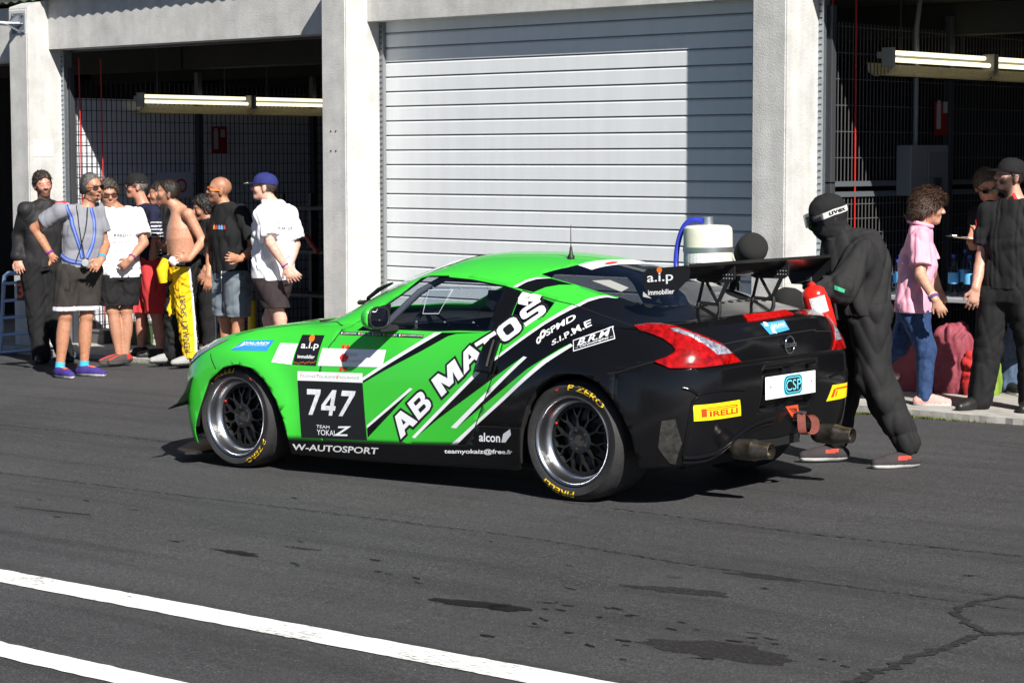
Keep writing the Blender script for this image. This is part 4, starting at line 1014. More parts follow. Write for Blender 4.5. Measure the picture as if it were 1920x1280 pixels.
# stickers on the front wing
decal('sponsor_panel', [Q['aip_black']], WBACK, off=.0016)
lettering('sponsor_name', [('a.i.p', Q['t_aip'], .01), ('immobilier', Q['t_immo'], .02)], WHITE, cellu=.1)
def disc(c, rx, rz, n=24): return [(c[0]+rx*math.cos(2*math.pi*k/n), c[1]+rz*math.sin(2*math.pi*k/n)) for k in range(n)]
cen_ = np.mean(np.array(Q['aip_dot']), 0); decal('sponsor_dot', [disc(cen_, .021, .021)], OR, off=.0030)
za, zb = Q['aip_zig']; zz = [(za[0]+(zb[0]-za[0])*t_, za[1]+(zb[1]-za[1])*t_+.004*math.sin(t_*47)+.003*math.sin(t_*21)) for t_ in np.linspace(0, 1, 40)]
decal('sponsor_skyline', [[a, b, (b[0], b[1]+.003), (a[0], a[1]+.003)] for a, b in zip(zz[:-1], zz[1:])], OR, off=.0030, cell=.1)
decal('white_sticker', [Q['white_sail']], WHITE, off=.0016)
sq = Q['white_sail']; sm = quad_map([sq[3], sq[2], sq[1], sq[0]])
decal('sail_logo', [[tuple(sm(u, .30)), tuple(sm(u+.012, .30)), tuple(sm(u+.05, h_)), tuple(sm(u+.03, h_-.1))] for u, h_ in ((.42, .62), (.50, .72), (.60, .90), (.66, .80))], mat('slate_vinyl', (.25, .33, .42), .5), off=.003, cell=.1)
lettering('sticker_lettering', [('ARDON LOISIRS', [tuple(sm(.12, .12)), tuple(sm(.90, .12)), tuple(sm(.92, .22)), tuple(sm(.14, .22))], 0)], mat('faint_grey_vinyl', (.55, .58, .60), .5), cellu=.1)
decal('blue_sticker', [Q['galardi_f']], BLUEV, off=.0016)
gq = Q['t_gal']
lettering('blue_sticker_lettering', [('GALARDI', sub(gq, 0, 1, .25, 1.1), .018, .15), ('ASSISTANCE INTERNATIONALE', sub(gq, -.08, .98, -.35, .05), .0)], WHITE, cellu=.1)
g0, g1 = np.array(Q['galardi_f'][0]), np.array(Q['galardi_f'][1])
decal('blue_sticker_mark', [[tuple(g0+(g1-g0)*.05+(.0, .004)), tuple(g0+(g1-g0)*.45+(-.03, .0)), tuple(g0+(g1-g0)*.95+(-.01, -.004)), tuple(g0+(g1-g0)*.5+(-.055, .002))]], WHITE, off=.003)
decal('white_door_sticker', [Q['fresnes']], WHITE, off=.0016)
lettering('door_sticker_lettering', [('FRESNES', sub(Q['t_fres'], -.15, 1), .0), ('Transports', sub(Q['t_trans'], -.12, 1), .0)], GREYV, cellu=.1)
fr = Q['fres_red']; fc = np.mean(np.array(fr), 0)
decal('door_sticker_mark', [fr]+[[(fc[0]+a-.011, fc[1]+b-.011), (fc[0]+a+.011, fc[1]+b-.011), (fc[0]+a+.011, fc[1]+b+.011), (fc[0]+a-.011, fc[1]+b+.011)] for a, b in ((.017, .062), (-.017, .062), (.017, -.066), (-.017, -.066))], REDV, off=.003, cell=.05)
# drivers' names with small flags under the window
nq = Q['names']; nq4 = [nq[-1], nq[3], nq[2], nq[0]]; nq4 = [nq[5], nq[3], nq[2], nq[0]]
nm = quad_map([nq[5], nq[3], nq[2], nq[0]])
decal('driver_name_strip', [[tuple(nm(0, 0)), tuple(nm(1, 0)), tuple(nm(1, 1)), tuple(nm(0, 1))]], WBACK, off=.0022)
segs = [(.0, .20, 'CHRISTOPHE'), (.21, .37, 'DAVID'), (.375, .50, 'DAVID'), (.51, .69, 'GREGORY'), (.70, .995, 'JEAN-CHRISTOPHE')]
lettering('driver_names', [(s_, [tuple(nm(a+.045, .2)), tuple(nm(b, .2)), tuple(nm(b, .8)), tuple(nm(a+.045, .8))], 0) for a, b, s_ in segs], WHITE, off=.0032, cellu=.2)
def flagbars(k): return [[tuple(nm(a+.003+.012*k, .18)), tuple(nm(a+.003+.012*(k+1), .18)), tuple(nm(a+.003+.012*(k+1), .82)), tuple(nm(a+.003+.012*k, .82))] for a, b, s_ in segs]
decal('flag_blue', flagbars(0), mat('flag_blue', (.02, .04, .35), .5), off=.0032, cell=.1); decal('flag_white', flagbars(1), WHITE, off=.0032, cell=.1); decal('flag_red', flagbars(2), REDV, off=.0032, cell=.1)
# quarter panel names
lettering('quarter_lettering', [('SPMD', Q['t_spmd'], .018, .15), ('S.I.P.M.E', Q['t_sipme'], .018, .1)], WHITE, cellu=.06)
sl_ = np.mean(np.array(Q['spmd_logo']), 0)
decal('quarter_mark', [disc(sl_+(.012, -.02), .017, .02), disc(sl_+(-.006, .012), .02, .024)], WHITE, off=.003); decal('quarter_mark_eye', [disc(sl_+(.012, -.02), .007, .009), disc(sl_+(-.006, .012), .008, .010)], WBACK, off=.004)
bq = [(-.017, .806), (-.262, .880), (-.232, .944), (.004, .864)]; bmq = quad_map(bq)
def ring4(m_, u0, u1, v0, v1, tu, tv):
    o_ = [(u0, v0), (u1, v0), (u1, v1), (u0, v1)]; i_ = [(u0+tu, v0+tv), (u1-tu, v0+tv), (u1-tu, v1-tv), (u0+tu, v1-tv)]
    return [[tuple(m_(*o_[k])), tuple(m_(*o_[(k+1) % 4])), tuple(m_(*i_[(k+1) % 4])), tuple(m_(*i_[k]))] for k in range(4)]
decal('name_box', [bq], WBACK, off=.0018); decal('name_box_frame', ring4(bmq, 0, 1, 0, 1, .018, .07), WHITE, off=.003)
lettering('name_box_lettering', [('B.R.M', sub(bq, .10, .93, .38, .90), .018, .35), ('-- Chronographes --', sub(bq, .06, .96, .12, .36), .015, .2)], WHITE, off=.0032, cellu=.08)
lettering('skirt_sponsor', [('alcon', Q['t_alcon'], .018), ('teamyokaiz@free.fr', Q['t_mail'], .018)], WHITE, off=.003, cellu=.06)
al = Q['alcon_logo']; decal('skirt_sponsor_mark', [al], WHITE, off=.003)
# stickers on the tail
decal('yellow_sticker', [Q['pirelli']], YEL, proj_rear, .0018)
pq = Q['pirelli']; pq_ = [pq[0], pq[1], pq[2], pq[3]]; pm = quad_map(pq_)
PRED = mat('pirelli_red', (.72, .05, .01), .4)
lettering('yellow_sticker_lettering', [('IRELLI', sub(pq_, .25, .91, .22, .56), .03)], PRED, proj_rear, .0032, cellu=.12)
decal('yellow_sticker_letter', [[tuple(pm(a, b)) for a, b in p_] for p_ in ([(.11, .22), (.20, .22), (.20, .74), (.11, .74)], [(.20, .62), (.88, .62), (.88, .665), (.20, .665)], [(.20, .735), (.86, .735), (.86, .78), (.20, .78)], [(.86, .78), (.92, .72), (.92, .67), (.88, .62), (.86, .665), (.885, .70), (.86, .735)])], PRED, proj_rear, .0032)
yr = [(-.80, .44), (-.50, .46), (-.50, .55), (-.80, .53)]
decal('yellow_sticker', [[(-a, b) for a, b in pq_]], YEL, proj_rear, .0018)
decal('yellow_sticker_letter', [[(-pm(a, b)[0], pm(a, b)[1]) for a, b in p_] for p_ in ([(.80, .22), (.89, .22), (.89, .74), (.80, .74)], [(.12, .70), (.80, .70), (.80, .80), (.12, .80)], [(.70, .25), (.75, .25), (.75, .60), (.70, .60)])], PRED, proj_rear, .0032)
gr = Q['gal_r']; decal('blue_tail_sticker', [gr], mat('light_blue_vinyl', (.05, .30, .72), .4), proj_rear, .0018)
grq = [gr[3], gr[2], gr[1], gr[0]]
lettering('blue_tail_sticker_lettering', [('GALARDI', sub(grq, .32, .92, .50, .78), .018, .1), ('ASSISTANCE INTERNATIONALE', sub(grq, .34, .94, .33, .45), 0)], WHITE, proj_rear, .0032, cellu=.15)
gm = quad_map(grq); decal('blue_tail_sticker_mark', [[tuple(gm(a, b)) for a, b in p_] for p_ in ([(.06, .75), (.14, 1.08), (.24, 1.02), (.22, .7)], [(.16, .1), (.26, .62), (.33, .5), (.30, -.06)])], WHITE, proj_rear, .0034)
tw = Q['tow']; decal('tow_arrow', [tw], mat('tow_red', (.85, .10, .03), .4), proj_rear, .002)
twm = quad_map([tw[3], tw[2], tw[1], tw[0]])
lettering('tow_lettering', [('TOW', [tuple(twm(.28, .45)), tuple(twm(.80, .40)), tuple(twm(.90, .78)), tuple(twm(.20, .82))], .02)], WBACK, proj_rear, .0032, cellu=.3)
# grey tape over the scraped bumper corner
tp = [(a, c) for a, b, c in Q['tape']]; decal('repair_tape', [tp], mat('grey_tape', (.030, .029, .027), .35, noise=.6, scale=24, bump=.8, bscale=14), off=.0045, cell=.015)
# ------------------------------------------------------------------ seams, lamps, wheels and fittings of the car
SEAMM = mat('panel_gap', (.003, .003, .003), .9)
def strip(name, pts3, w_, m, off=.0012, parent=car, n=40, sm=True):
    """thin ribbon on the body along 3D points"""
    P = spline(pts3, n) if sm else [np.array(p, float) for p in pts3]
    P = [Vector(p) for p in P]; V = []; F = []
    for i, p in enumerate(P):
        h = BODY_BVH.find_nearest(Vector((p.x, abs(p.y), p.z))); nn = h[1].copy(); q_ = h[0].copy()
        if nn.dot(q_-Vector((min(max(q_.x, .2), 2.4), 0, .55))) < 0: nn = -nn
        if p.y < 0: q_.y = -q_.y; nn.y = -nn.y
        t_ = (P[min(i+1, len(P)-1)]-P[max(i-1, 0)]).normalized(); s_ = t_.cross(nn).normalized()
        V += [tuple(q_+nn*off+s_*w_/2), tuple(q_+nn*off-s_*w_/2)]
    for i in range(len(P)-1): F.append((2*i, 2*i+1, 2*i+3, 2*i+2))
    return vobj(name, V, F, m, parent)
def sidepts(pts): return [proj_side(x, z, 0) for x, z in pts]
def joinstrips(name, lines, w_, m, off=.0012, n=60):
    obs = [strip(name, l, w_, m, off, None, n) for l in lines]
    b_ = bmesh.new()
    for o in obs: b_.from_mesh(o.data); me_ = o.data; bpy.data.objects.remove(o); bpy.data.meshes.remove(me_)
    return bobj(name, b_, m, car)
dg_ = dl
joinstrips('panel_gap', [sidepts(FE['door'][:7]+[(1.862, .30), (1.85, .208)]), sidepts([(.759, .254), (.708, .316), (.681, .369), (.603, .532), (.556, .636), (.52, .747), (.504, .886)]),
                      sidepts([(1.85, .208), (1.5, .216), (1.213, .227), (.9, .243), (.759, .254)]), sidepts([(.681, .366), (.36, .378)]),
                      [(.549, .619, 1.107)]+FE['gapline'], FE['bumperline'][2:]+FE['bumperline'][:2], FE['deckline'][:1]+[(-.757, .35, .862)]+FE['deckline'][1:]+[(-.757, -.35, .862), (-.732, -.57, .847)],
                      sidepts([(2.60, .80), (2.2, .868), (1.90, .895), (1.75, .885)]), sidepts([(2.73, .69), (2.66, .60)])], .006, SEAMM)
# mirrored twin on the right flank
# inner return of the wheel arches, liners, floor
LINER = mat('arch_liner', (.006, .006, .006), .95)
def arch_return(outline, d, m):
    V = []; F = []
    pts = [(x, z) for x, z in outline if z > .12]
    dense_ = []
    for a, b in zip(pts[:-1], pts[1:]):
        for t_ in np.linspace(0, 1, 6)[:-1]: dense_.append((a[0]+(b[0]-a[0])*t_, a[1]+(b[1]-a[1])*t_))
    dense_.append(pts[-1])
    for x, z in dense_:
        p = proj_side(x, z, 0); V += [(p.x, p.y-.001, p.z), (p.x, p.y-d, p.z)]
    for i in range(len(dense_)-1): F.append((2*i, 2*i+2, 2*i+3, 2*i+1))
    return V, F
for nm_, ol in (('front', af), ('rear', ar)):
    V, F = arch_return(ol, .05, LINER)
    vobj('wheel_arch', V, F, LINER, car); vobj('wheel_arch', [(a, -b, c) for a, b, c in V], [f[::-1] for f in F], LINER, car)
for cx_, cz_, r_ in ((2.53, .30, .415), (-.03, .315, .40)):
    for s_ in (1, -1):
        b_ = bmesh.new(); prev = None
        for k in range(25):
            a = math.radians(-12+204*k/24); c, s = math.cos(a)*r_, math.sin(a)*r_
            cur = [b_.verts.new((cx_+c, s_*.86, cz_+s)), b_.verts.new((cx_+c, s_*.52, cz_+s)), b_.verts.new((cx_+c*.05, s_*.52, cz_+s*.05))]
            if prev: b_.faces.new((prev[0], cur[0], cur[1], prev[1])); b_.faces.new((prev[1], cur[1], cur[2], prev[2]))
            prev = cur
        bobj('wheel_arch_liner', b_, LINER, car)
b_ = bmesh.new(); add_box(b_, (-.25, -.76, .14), (2.0, .76, .165)); bobj('floor_pan', b_, BLACKM, car)
for nm_, lo_, hi_ in (('floor_pan', (2.0, -.50, .135), (3.1, .50, .16)), ('firewall', (1.92, -.70, .16), (1.95, .70, .86)), ('rear_bulkhead', (-.45, -.50, .16), (-.42, .50, .90))):
    b_ = bmesh.new(); add_box(b_, lo_, hi_); bobj(nm_, b_, BLACKM, car)
b_ = bmesh.new(); add_box(b_, (2.95, -.70, .12), (3.02, .70, .55)); bobj('nose_bulkhead', b_, BLACKM, car)
# inside: dashboard, seats, steering wheel, roll cage
b_ = bmesh.new(); add_prism(b_, [(1.55, .62), (1.93, .62), (2.05, .90), (1.62, .865), (1.55, .80)], 'Y', -.68, .68); bobj('dashboard', b_, BLACKM, car, 30)
SEATM = mat('seat_shell', (.012, .012, .015), .5); BELT = mat('harness_blue', (.03, .06, .30), .7)
def seat(y):
    t = empty('seat', (0, 0, 0)); t.parent = car
    b_ = bmesh.new()
    add_prism(b_, [(1.25, .22), (.80, .20), (.74, .30), (.62, .88), (.56, 1.06), (.66, 1.08), (.74, .90), (.86, .42), (1.26, .36)], 'Y', y-.22, y+.22)
    bmesh.ops.bevel(b_, geom=b_.edges[:], offset=.02, segments=2, affect='EDGES'); bobj('seat_shell', b_, SEATM, t, 40)
    for s in (-1, 1):
        b_ = bmesh.new(); add_prism(b_, [(.58, .98), (.76, .94), (.86, 1.02), (.84, 1.10), (.58, 1.10)], 'Y', y+s*.19-.012, y+s*.19+.012); bobj('head_guard', b_, SEATM, t)
        b_ = bmesh.new(); add_tube(b_, [(.62, y+s*.09, 1.03), (.72, y+s*.09, .93), (.83, y+s*.08, .62), (.95, y, .42)], .022, 6); bobj('belt', b_, BELT, t)
seat(.36)
b_ = bmesh.new(); add_lathe(b_, [(.165, -.012), (.178, 0), (.165, .012), (.152, 0)], 28, closed=True); add_box(b_, (-.16, -.015, -.006), (.16, .015, .006)); add_tube(b_, [(0, 0, 0), (0, 0, -.25)], .03, 8)
bmesh.ops.transform(b_, matrix=Matrix.Translation((1.40, .36, .80)) @ Matrix.Rotation(R(-62), 4, 'Y'), verts=b_.verts[:]); bobj('steering_wheel', b_, BLACKS, car, 40)
CAGE = mat('roll_cage_paint', (.10, .11, .13), .5)
t = empty('roll_cage', (0, 0, 0)); t.parent = car
for nm_, lines in (('main_hoop', [[(.56, .70, .16), (.56, .70, .85), (.60, .55, 1.10), (.60, .40, 1.20), (.60, -.40, 1.20), (.60, -.55, 1.10), (.56, -.70, .85), (.56, -.70, .16)]]),
                ('side_bar', [[(1.62, .70, .2), (1.62, .71, .80), (1.33, .59, 1.08), (1.2, .52, 1.16), (.60, .50, 1.15)], [(1.62, -.70, .2), (1.62, -.71, .80), (1.33, -.59, 1.08), (1.2, -.52, 1.16), (.60, -.50, 1.15)]]),
                ('cross_bar', [[(1.22, .5, 1.17), (1.22, -.5, 1.17)], [(.57, .68, .60), (.57, -.68, .60)], [(.58, .66, .9), (.57, -.66, .25)], [(1.62, .70, .45), (.57, .70, .70)], [(1.62, .70, .70), (.57, .70, .42)], [(.60, .45, 1.17), (-.25, .42, .72)], [(.60, -.45, 1.17), (-.25, -.42, .72)], [(.60, .45, 1.17), (-.25, -.42, .72)]])):
    for l in lines:
        b_ = bmesh.new(); add_tube(b_, l, .021, 8); bobj(nm_, b_, CAGE, t, 60)
# perspex panel with sliding scoop on the door glass, held by small screws
RIMP = mat('perspex_edge', (.62, .66, .70), .2, coat=.5)
def sheet_on_side(name, poly, off, m, parent):
    b_ = poly_bm([poly]); grid_cut(b_, .06, .06)
    for v in b_.verts: v.co = proj_side(v.co.x, v.co.y, off)
    outward(b_); return bobj(name, b_, m, parent)
t = empty('window_slider', (0, 0, 0)); t.parent = door_l
sheet_on_side('clear_panel', FE['slider'], .012, PERSPEX, t)
sq4 = quad_map(FE['slider'])
b_ = poly_bm(ring4(sq4, -.02, 1.02, -.03, 1.03, .014, .045)); grid_cut(b_, .05, .05)
for v in b_.verts: v.co = proj_side(v.co.x, v.co.y, .016)
outward(b_); bobj('panel_rail', b_, glass_mat('perspex_rail', (.55, .60, .68), 1.9), t)
sc4 = quad_map(FE['scoop'])
b_ = poly_bm(ring4(sc4, 0, 1, 0, 1, .02, .02)); grid_cut(b_, .05, .05)
for v in b_.verts: v.co = proj_side(v.co.x, v.co.y, .030)
bobj('scoop_frame', b_, RIMP, t)
V = []; 
for (x, z) in FE['scoop']:
    p = proj_side(x, z, .013); q_ = proj_side(x, z, .055); V += [tuple(p), tuple(q_)]
V = [V[0], V[1], V[2], V[3], V[4], V[5], V[6], V[7]]
vobj('scoop', [V[0], V[2], V[5], V[7], V[4], V[6]], [(0, 1, 2, 3)], PERSPEX, t)
for k, (u, v) in enumerate(((0.03, 0), (.5, 0), (.97, 0), (.03, 1), (.5, 1), (.97, 1))):
    p = proj_side(*sq4(u, v), .016); b_ = bmesh.new(); add_lathe(b_, [(.006, 0), (.005, .005), (.001, .006)], 10, axis='Y', mat=Matrix.Translation(p)); bobj('screw', b_, STEEL, t)
decal('paper_tag', [[FE['papers'][0], FE['papers'][1], (.475, 1.065), (.535, 1.06)], [(.54, 1.062), (.48, 1.067), (.463, 1.085), (.536, 1.097)], [(.474, 1.05), (.39, 1.045), (.399, 1.08), (.465, 1.088)]], mat('paper_tags', (.70, .68, .68), .8), off=.004)
# tail lamps
LAMPR = mat('lamp_red', (.26, .003, .003), .14, coat=.5, noise=.75, scale=22); LAMPW = mat('lamp_clear', (.42, .42, .50), .10, .6, noise=.8, scale=55)
DLA = Vector((.72, -.69, 0)).normalized(); ULA = Vector((-DLA.y, DLA.x, 0))
def proj_diag(u, z, off, mir=False):
    o_ = ULA*u+Vector((0, 0, z))-DLA*4
    h = BODY_BVH.ray_cast(o_, DLA)
    if h[0] is None: return Vector((-.6, .7, z))
    n = h[1] if h[1].dot(DLA) < 0 else -h[1]; p = h[0]+n*off
    return Vector((p.x, -p.y, p.z)) if mir else p
def lamp_poly(k): return [(Vector(p).dot(ULA), p[2]) for p in FE[k]]
for mir in (False, True):
    t = empty('tail_lamp', (0, 0, 0)); t.parent = car
    for nm_, poly, m_, off in (('red_lens', lamp_poly('lamp'), LAMPR, .010), ('clear_lens', lamp_poly('lamp_white'), LAMPW, .0125)):
        b_ = poly_bm([poly]); grid_cut(b_, .02, .02)
        for v in b_.verts: v.co = proj_diag(v.co.x, v.co.y, off, mir)
        outward(b_)
        for f in b_.faces: f.smooth = True
        o = bobj(nm_, b_, m_, t); md = o.modifiers.new('d', 'SOLIDIFY'); md.thickness = .012; md.offset = -1
b3 = [tuple(p) for p in FE['brake3']]
b_ = poly_bm([[(-.235, .957), (-.225, .980), (.225, .977), (.262, .951), (.24, .946)]]); grid_cut(b_, .03, .03)
for v in b_.verts: v.co = proj_rear(v.co.x, v.co.y, .008)
outward(b_); o = bobj('brake_light', b_, mat('brake_light_red', (.42, .006, .006), .2, coat=.5, noise=.4, scale=40), car); md = o.modifiers.new('d', 'SOLIDIFY'); md.thickness = .012; md.offset = -1
# headlights
for s_ in (1, -1):
    b_ = poly_bm([[(2.62, .78), (2.80, .752), (3.0, .70), (3.12, .62), (3.06, .585), (2.93, .64), (2.78, .705)]]); grid_cut(b_, .02, .02)
    for v in b_.verts:
        v.co = proj_side(v.co.x, v.co.y, .006)
        if s_ < 0: v.co.y = -v.co.y
    outward(b_); bobj('headlight', b_, mat('headlight_lens', (.35, .38, .42), .08, .3, coat=1), car)
# number plate, badge
PX = -.805
t = empty('number_plate', (0, 0, 0)); t.parent = car
b_ = bmesh.new(); add_box(b_, (PX-.004, -.258, .533), (PX, .258, .655), .002); bobj('plate', b_, mat('plate_white', (.80, .82, .80), .4), t)
def rrect(w_, h_, r_, n=8, cx_=0, cz_=0):
    out = []
    for (sx, sz, a0) in ((1, 1, 0), (-1, 1, 90), (-1, -1, 180), (1, -1, 270)):
        for k in range(n+1):
            a = math.radians(a0+90*k/n); out.append((cx_+sx*(w_/2-r_)+r_*math.cos(a), cz_+sz*(h_/2-r_)+r_*math.sin(a)))
    return out
CYAN = mat('cyan_vinyl', (.12, .62, .80), .4)
for nm_, w_, h_, m_, e in (('logo_rim', .196, .110, CYAN, .0052), ('logo_field', .184, .098, WBACK, .0062), ('logo_ring', .172, .086, CYAN, .0072), ('logo_core', .162, .076, WBACK, .0082)):
    b_ = poly_bm([[(a-.02, b+.595) for a, b in rrect(w_, h_, .035)]])
    for v in b_.verts: v.co = Vector((PX-e, v.co.x, v.co.y))
    outward(b_); bobj(nm_, b_, m_, t)
b_ = text_bm([('CSP', [(.058, .566), (-.098, .566), (-.098, .624), (.058, .624)], .0)])
for v in b_.verts: v.co = Vector((PX-.0094, v.co.x, v.co.y))
outward(b_); bobj('plate_lettering', b_, CYAN, t)
for yy in (-.21, .21):
    b_ = bmesh.new(); add_lathe(b_, [(.006, -.0045), (.005, -.008), (.001, -.0085)], 10, axis='X', mat=Matrix.Translation((PX, yy, .60))); bobj('screw', b_, STEEL, t)
CHROME = mat('chrome', (.62, .64, .68), .12, 1.0)
p = Vector((proj_rear(.01, .81, 0).x-.010, 0, .812))
t = empty('maker_badge', p); t.parent = car
b_ = bmesh.new(); ring_ = [(.0, .046*math.cos(a), .046*math.sin(a)) for a in np.linspace(0, 2*math.pi, 37)]; add_tube(b_, ring_, .0055, 8, caps=False); bobj('badge_ring', b_, CHROME, t, 60)
b_ = bmesh.new(); add_box(b_, (-.010, -.058, -.011), (.002, .058, .011), .003); bobj('badge_bar', b_, CHROME, t)
b_ = text_bm([('NISSAN', [(.052, -.006), (-.052, -.006), (-.052, .006), (.052, .006)], .02)])
for v in b_.verts: v.co = Vector((-.0112, v.co.x, v.co.y))
outward(b_); bobj('badge_lettering', b_, BLACKM, t)
# raised edges pressed into the rear bumper
def bead(name, pts, r_, m, mirror=True, off=0.0, n=40):
    P = spline(pts, n); Q_ = []
    for p in P:
        h = BODY_BVH.find_nearest(Vector((p[0], abs(p[1]), p[2]))); q_ = h[0].copy(); q_.y = q_.y if p[1] >= 0 else -q_.y; Q_.append(q_)
    for s_ in ((1, -1) if mirror else (1,)):
        b_ = bmesh.new(); add_tube(b_, [Vector((p.x, s_*p.y, p.z)) for p in Q_], r_, 8); bobj(name, b_, m, rbump, 60)
bead('bumper_crease', FE['crease'], .009, BLACK)
df = [(-.643, .804, .272), (-.699, .673, .272), (-.712, .562, .29), (-.735, .44, .345), (-.748, .331, .391), (-.758, .22, .412), (-.76, .10, .418)]
bead('valance_edge', df, .013, BLACK); bead('valance_edge', [(a, b, c-.030) for a, b, c in df], .009, BLACK)
bead('bumper_crease', [(-.715, .763, .600), (-.74, .69, .612), (-.765, .58, .612), (-.785, .44, .603)], .007, BLACK)
# diffuser below the bumper with a tunnel for each exhaust
b_ = bmesh.new()
for y0, y1 in ((-.60, -.30), (.30, .60)): pass
add_prism(b_, [(-.30, .19), (-.715, .255), (-.73, .40), (-.30, .40)], 'Y', -.24, .24)
bobj('diffuser', b_, BLACKS, car)
EXH = mat('heat_stained_steel', (.17, .15, .13), .32, .9, noise=.5, scale=14); EXD = mat('exhaust_inside', (.004, .004, .004), 1)
for s_ in (1, -1):
    t = empty('exhaust', (0, s_*.425, .285)); t.parent = car
    b_ = bmesh.new(); add_lathe(b_, [(.040, -.70), (.052, -.72), (.056, -.76), (.056, -.83), (.058, -.835), (.058, -.845), (.053, -.86), (.044, -.905), (.043, -.945), (.040, -.947), (.040, -.90)], 28, axis='X'); bobj('silencer', b_, EXH, t, 35)
    b_ = bmesh.new(); add_lathe(b_, [(.042, -.90), (.0, -.899)], 24, axis='X'); bobj('outlet', b_, EXD, t)
STRAP = mat('tow_strap', (.30, .09, .07), .85, noise=.2, scale=60)
b_ = bmesh.new()
def ribbon(b2, pts, w_, ax):
    vs = [(b2.verts.new(Vector(p)+ax*w_/2), b2.verts.new(Vector(p)-ax*w_/2)) for p in pts]
    for a, c in zip(vs[:-1], vs[1:]): b2.faces.new((a[0], c[0], c[1], a[1]))
lo = [(-.80, -.12, .425), (-.815, -.10, .37), (-.82, -.105, .325), (-.835, -.14, .312), (-.85, -.175, .33), (-.85, -.185, .38), (-.83, -.17, .415), (-.80, -.13, .425)]
ribbon(b_, spline(lo, 30), .045, Vector((.8, .6, 0)).normalized()); bmesh.ops.solidify(b_, geom=b_.faces[:], thickness=.004); bobj('tow_strap', b_, STRAP, car, 60)
b_ = bmesh.new(); add_tube(b_, [(-.74, -.12, .43), (-.81, -.12, .43), (-.81, -.15, .43), (-.74, -.15, .43)], .008, 8); bobj('tow_eye', b_, STEELD, car)
# door handle and mirrors
b_ = poly_bm([[(.675, .668), (.553, .662), (.516, .850), (.555, .858), (.585, .838), (.625, .80)]]); grid_cut(b_, .02, .02)
for v in b_.verts:
    u = (v.co.x-.60)/.08; v.co = proj_side(v.co.x, v.co.y, .014+.016*max(0, 1-u*u))
outward(b_)
for f in b_.faces: f.smooth = True
o = bobj('handle', b_, BLACK, door_l); md = o.modifiers.new('d', 'SOLIDIFY'); md.thickness = .02; md.offset = -1
b_ = poly_bm([[(.578, .70), (.562, .70), (.538, .835), (.552, .838)]]); grid_cut(b_, .02, .02)
for v in b_.verts: v.co = proj_side(v.co.x, v.co.y, .034)
outward(b_); bobj('handle_grip', b_, mat('handle_grip', (.30, .24, .17), .25, .8), door_l)
def mirror(s_):
    t = empty('door_mirror', (0, 0, 0)); t.parent = car
    def egg(b2, sc, cx_, hole=False):
        bmesh.ops.create_icosphere(b2, subdivisions=4, radius=1)
        for v in b2.verts:
            x, y, z = v.co; k = 1 if x > 0 else .28
            rz = (abs(y)**3+abs(z)**3)**(1/3) if True else 1
            sq_ = (abs(y)**2+abs(z)**2)**.5/max(rz, 1e-6) if rz > 1e-6 else 1
            v.co = Vector((cx_+x*.085*k*sc, s_*(.955+y*.088*sc*sq_), .950+z*.064*sc*sq_))
    b_ = bmesh.new(); egg(b_, 1, 1.345); bobj('mirror_housing', b_, GREEN, t, 60)
    b_ = bmesh.new()
    ring_ = [(1.322, s_*(.955+.081*math.copysign(abs(math.cos(a))**.7, math.cos(a))), .950+.058*math.copysign(abs(math.sin(a))**.7, math.sin(a))) for a in np.linspace(0, 2*math.pi, 33)]
    add_tube(b_, ring_, .008, 8, caps=False); bobj('mirror_rim', b_, BLACKS, t, 60)
    b_ = bmesh.new(); b_.faces.new([b_.verts.new((1.318, p[1], p[2])) for p in ring_[:-1]]); bobj('mirror_glass', b_, mat('mirror_glass', (.5, .53, .56), .03, 1.0), t)
    b_ = bmesh.new(); add_prism(b_, [(1.50, .872), (1.31, .872), (1.33, .90), (1.44, .905)], 'Y', min(s_*.79, s_*.95), max(s_*.79, s_*.95)); bobj('mirror_arm', b_, BLACKS, t)
    b_ = bmesh.new(); add_prism(b_, [(1.50, .872), (1.40, .872), (1.36, 1.02), (1.43, 1.01)], 'Y', min(s_*.805, s_*.815), max(s_*.805, s_*.815)); bobj('mirror_plate', b_, PERSPEX if s_ < 0 else BLACKS, t)
mirror(1); mirror(-1)
# aerial, wipers, hatch vents, strip over the rear window
b_ = bmesh.new(); ap = proj_top(.513, .214, 0); add_lathe(b_, [(.021, 0), (.021, .012), (.011, .03), (.008, .06), (.003, .075), (.0022, .19), (.0005, .192)], 14, mat=Matrix.Translation(ap)); bobj('aerial', b_, BLACKS, car, 40)
for pts in ([(2.10, .18), (1.96, .34), (1.78, .44), (1.62, .50)], [(2.12, .05), (2.06, .22), (1.98, .40), (1.88, .50)]):
    b_ = bmesh.new(); add_tube(b_, [proj_top(x, y, .030) for x, y in pts], [.013, .012, .014, .007], 8); bobj('wiper', b_, BLACKS, car, 60)
decal('sun_strip', [[(1.205, .0), (1.215, .40), (1.30, .515), (1.36, .53), (1.30, .40), (1.29, 0)]], WHITE, proj_top, .003, cell=.05)
HOLE = mat('vent_hole', (.002, .002, .002), 1)
decal('hatch_vents', [disc((-.425, y), .012, .022, 16) for y in np.linspace(-.34, .34, 9)], HOLE, proj_top, .002, cell=.2)
wsq = [(.40, .30), (.33, .0), (.33, -.22), (.22, -.22), (.22, .0), (.29, .32)]
decal('window_strip', [wsq], WHITE, proj_top, .002, cell=.04)
decal('window_strip_mark', [disc((.29, .13), .02, .06)], REDV, proj_top, .003, cell=.05)
for k, (y, x, s) in enumerate(((.43, .13, .10), (.30, .02, .05), (.36, -.08, .07), (.44, -.16, .05))):
    pass
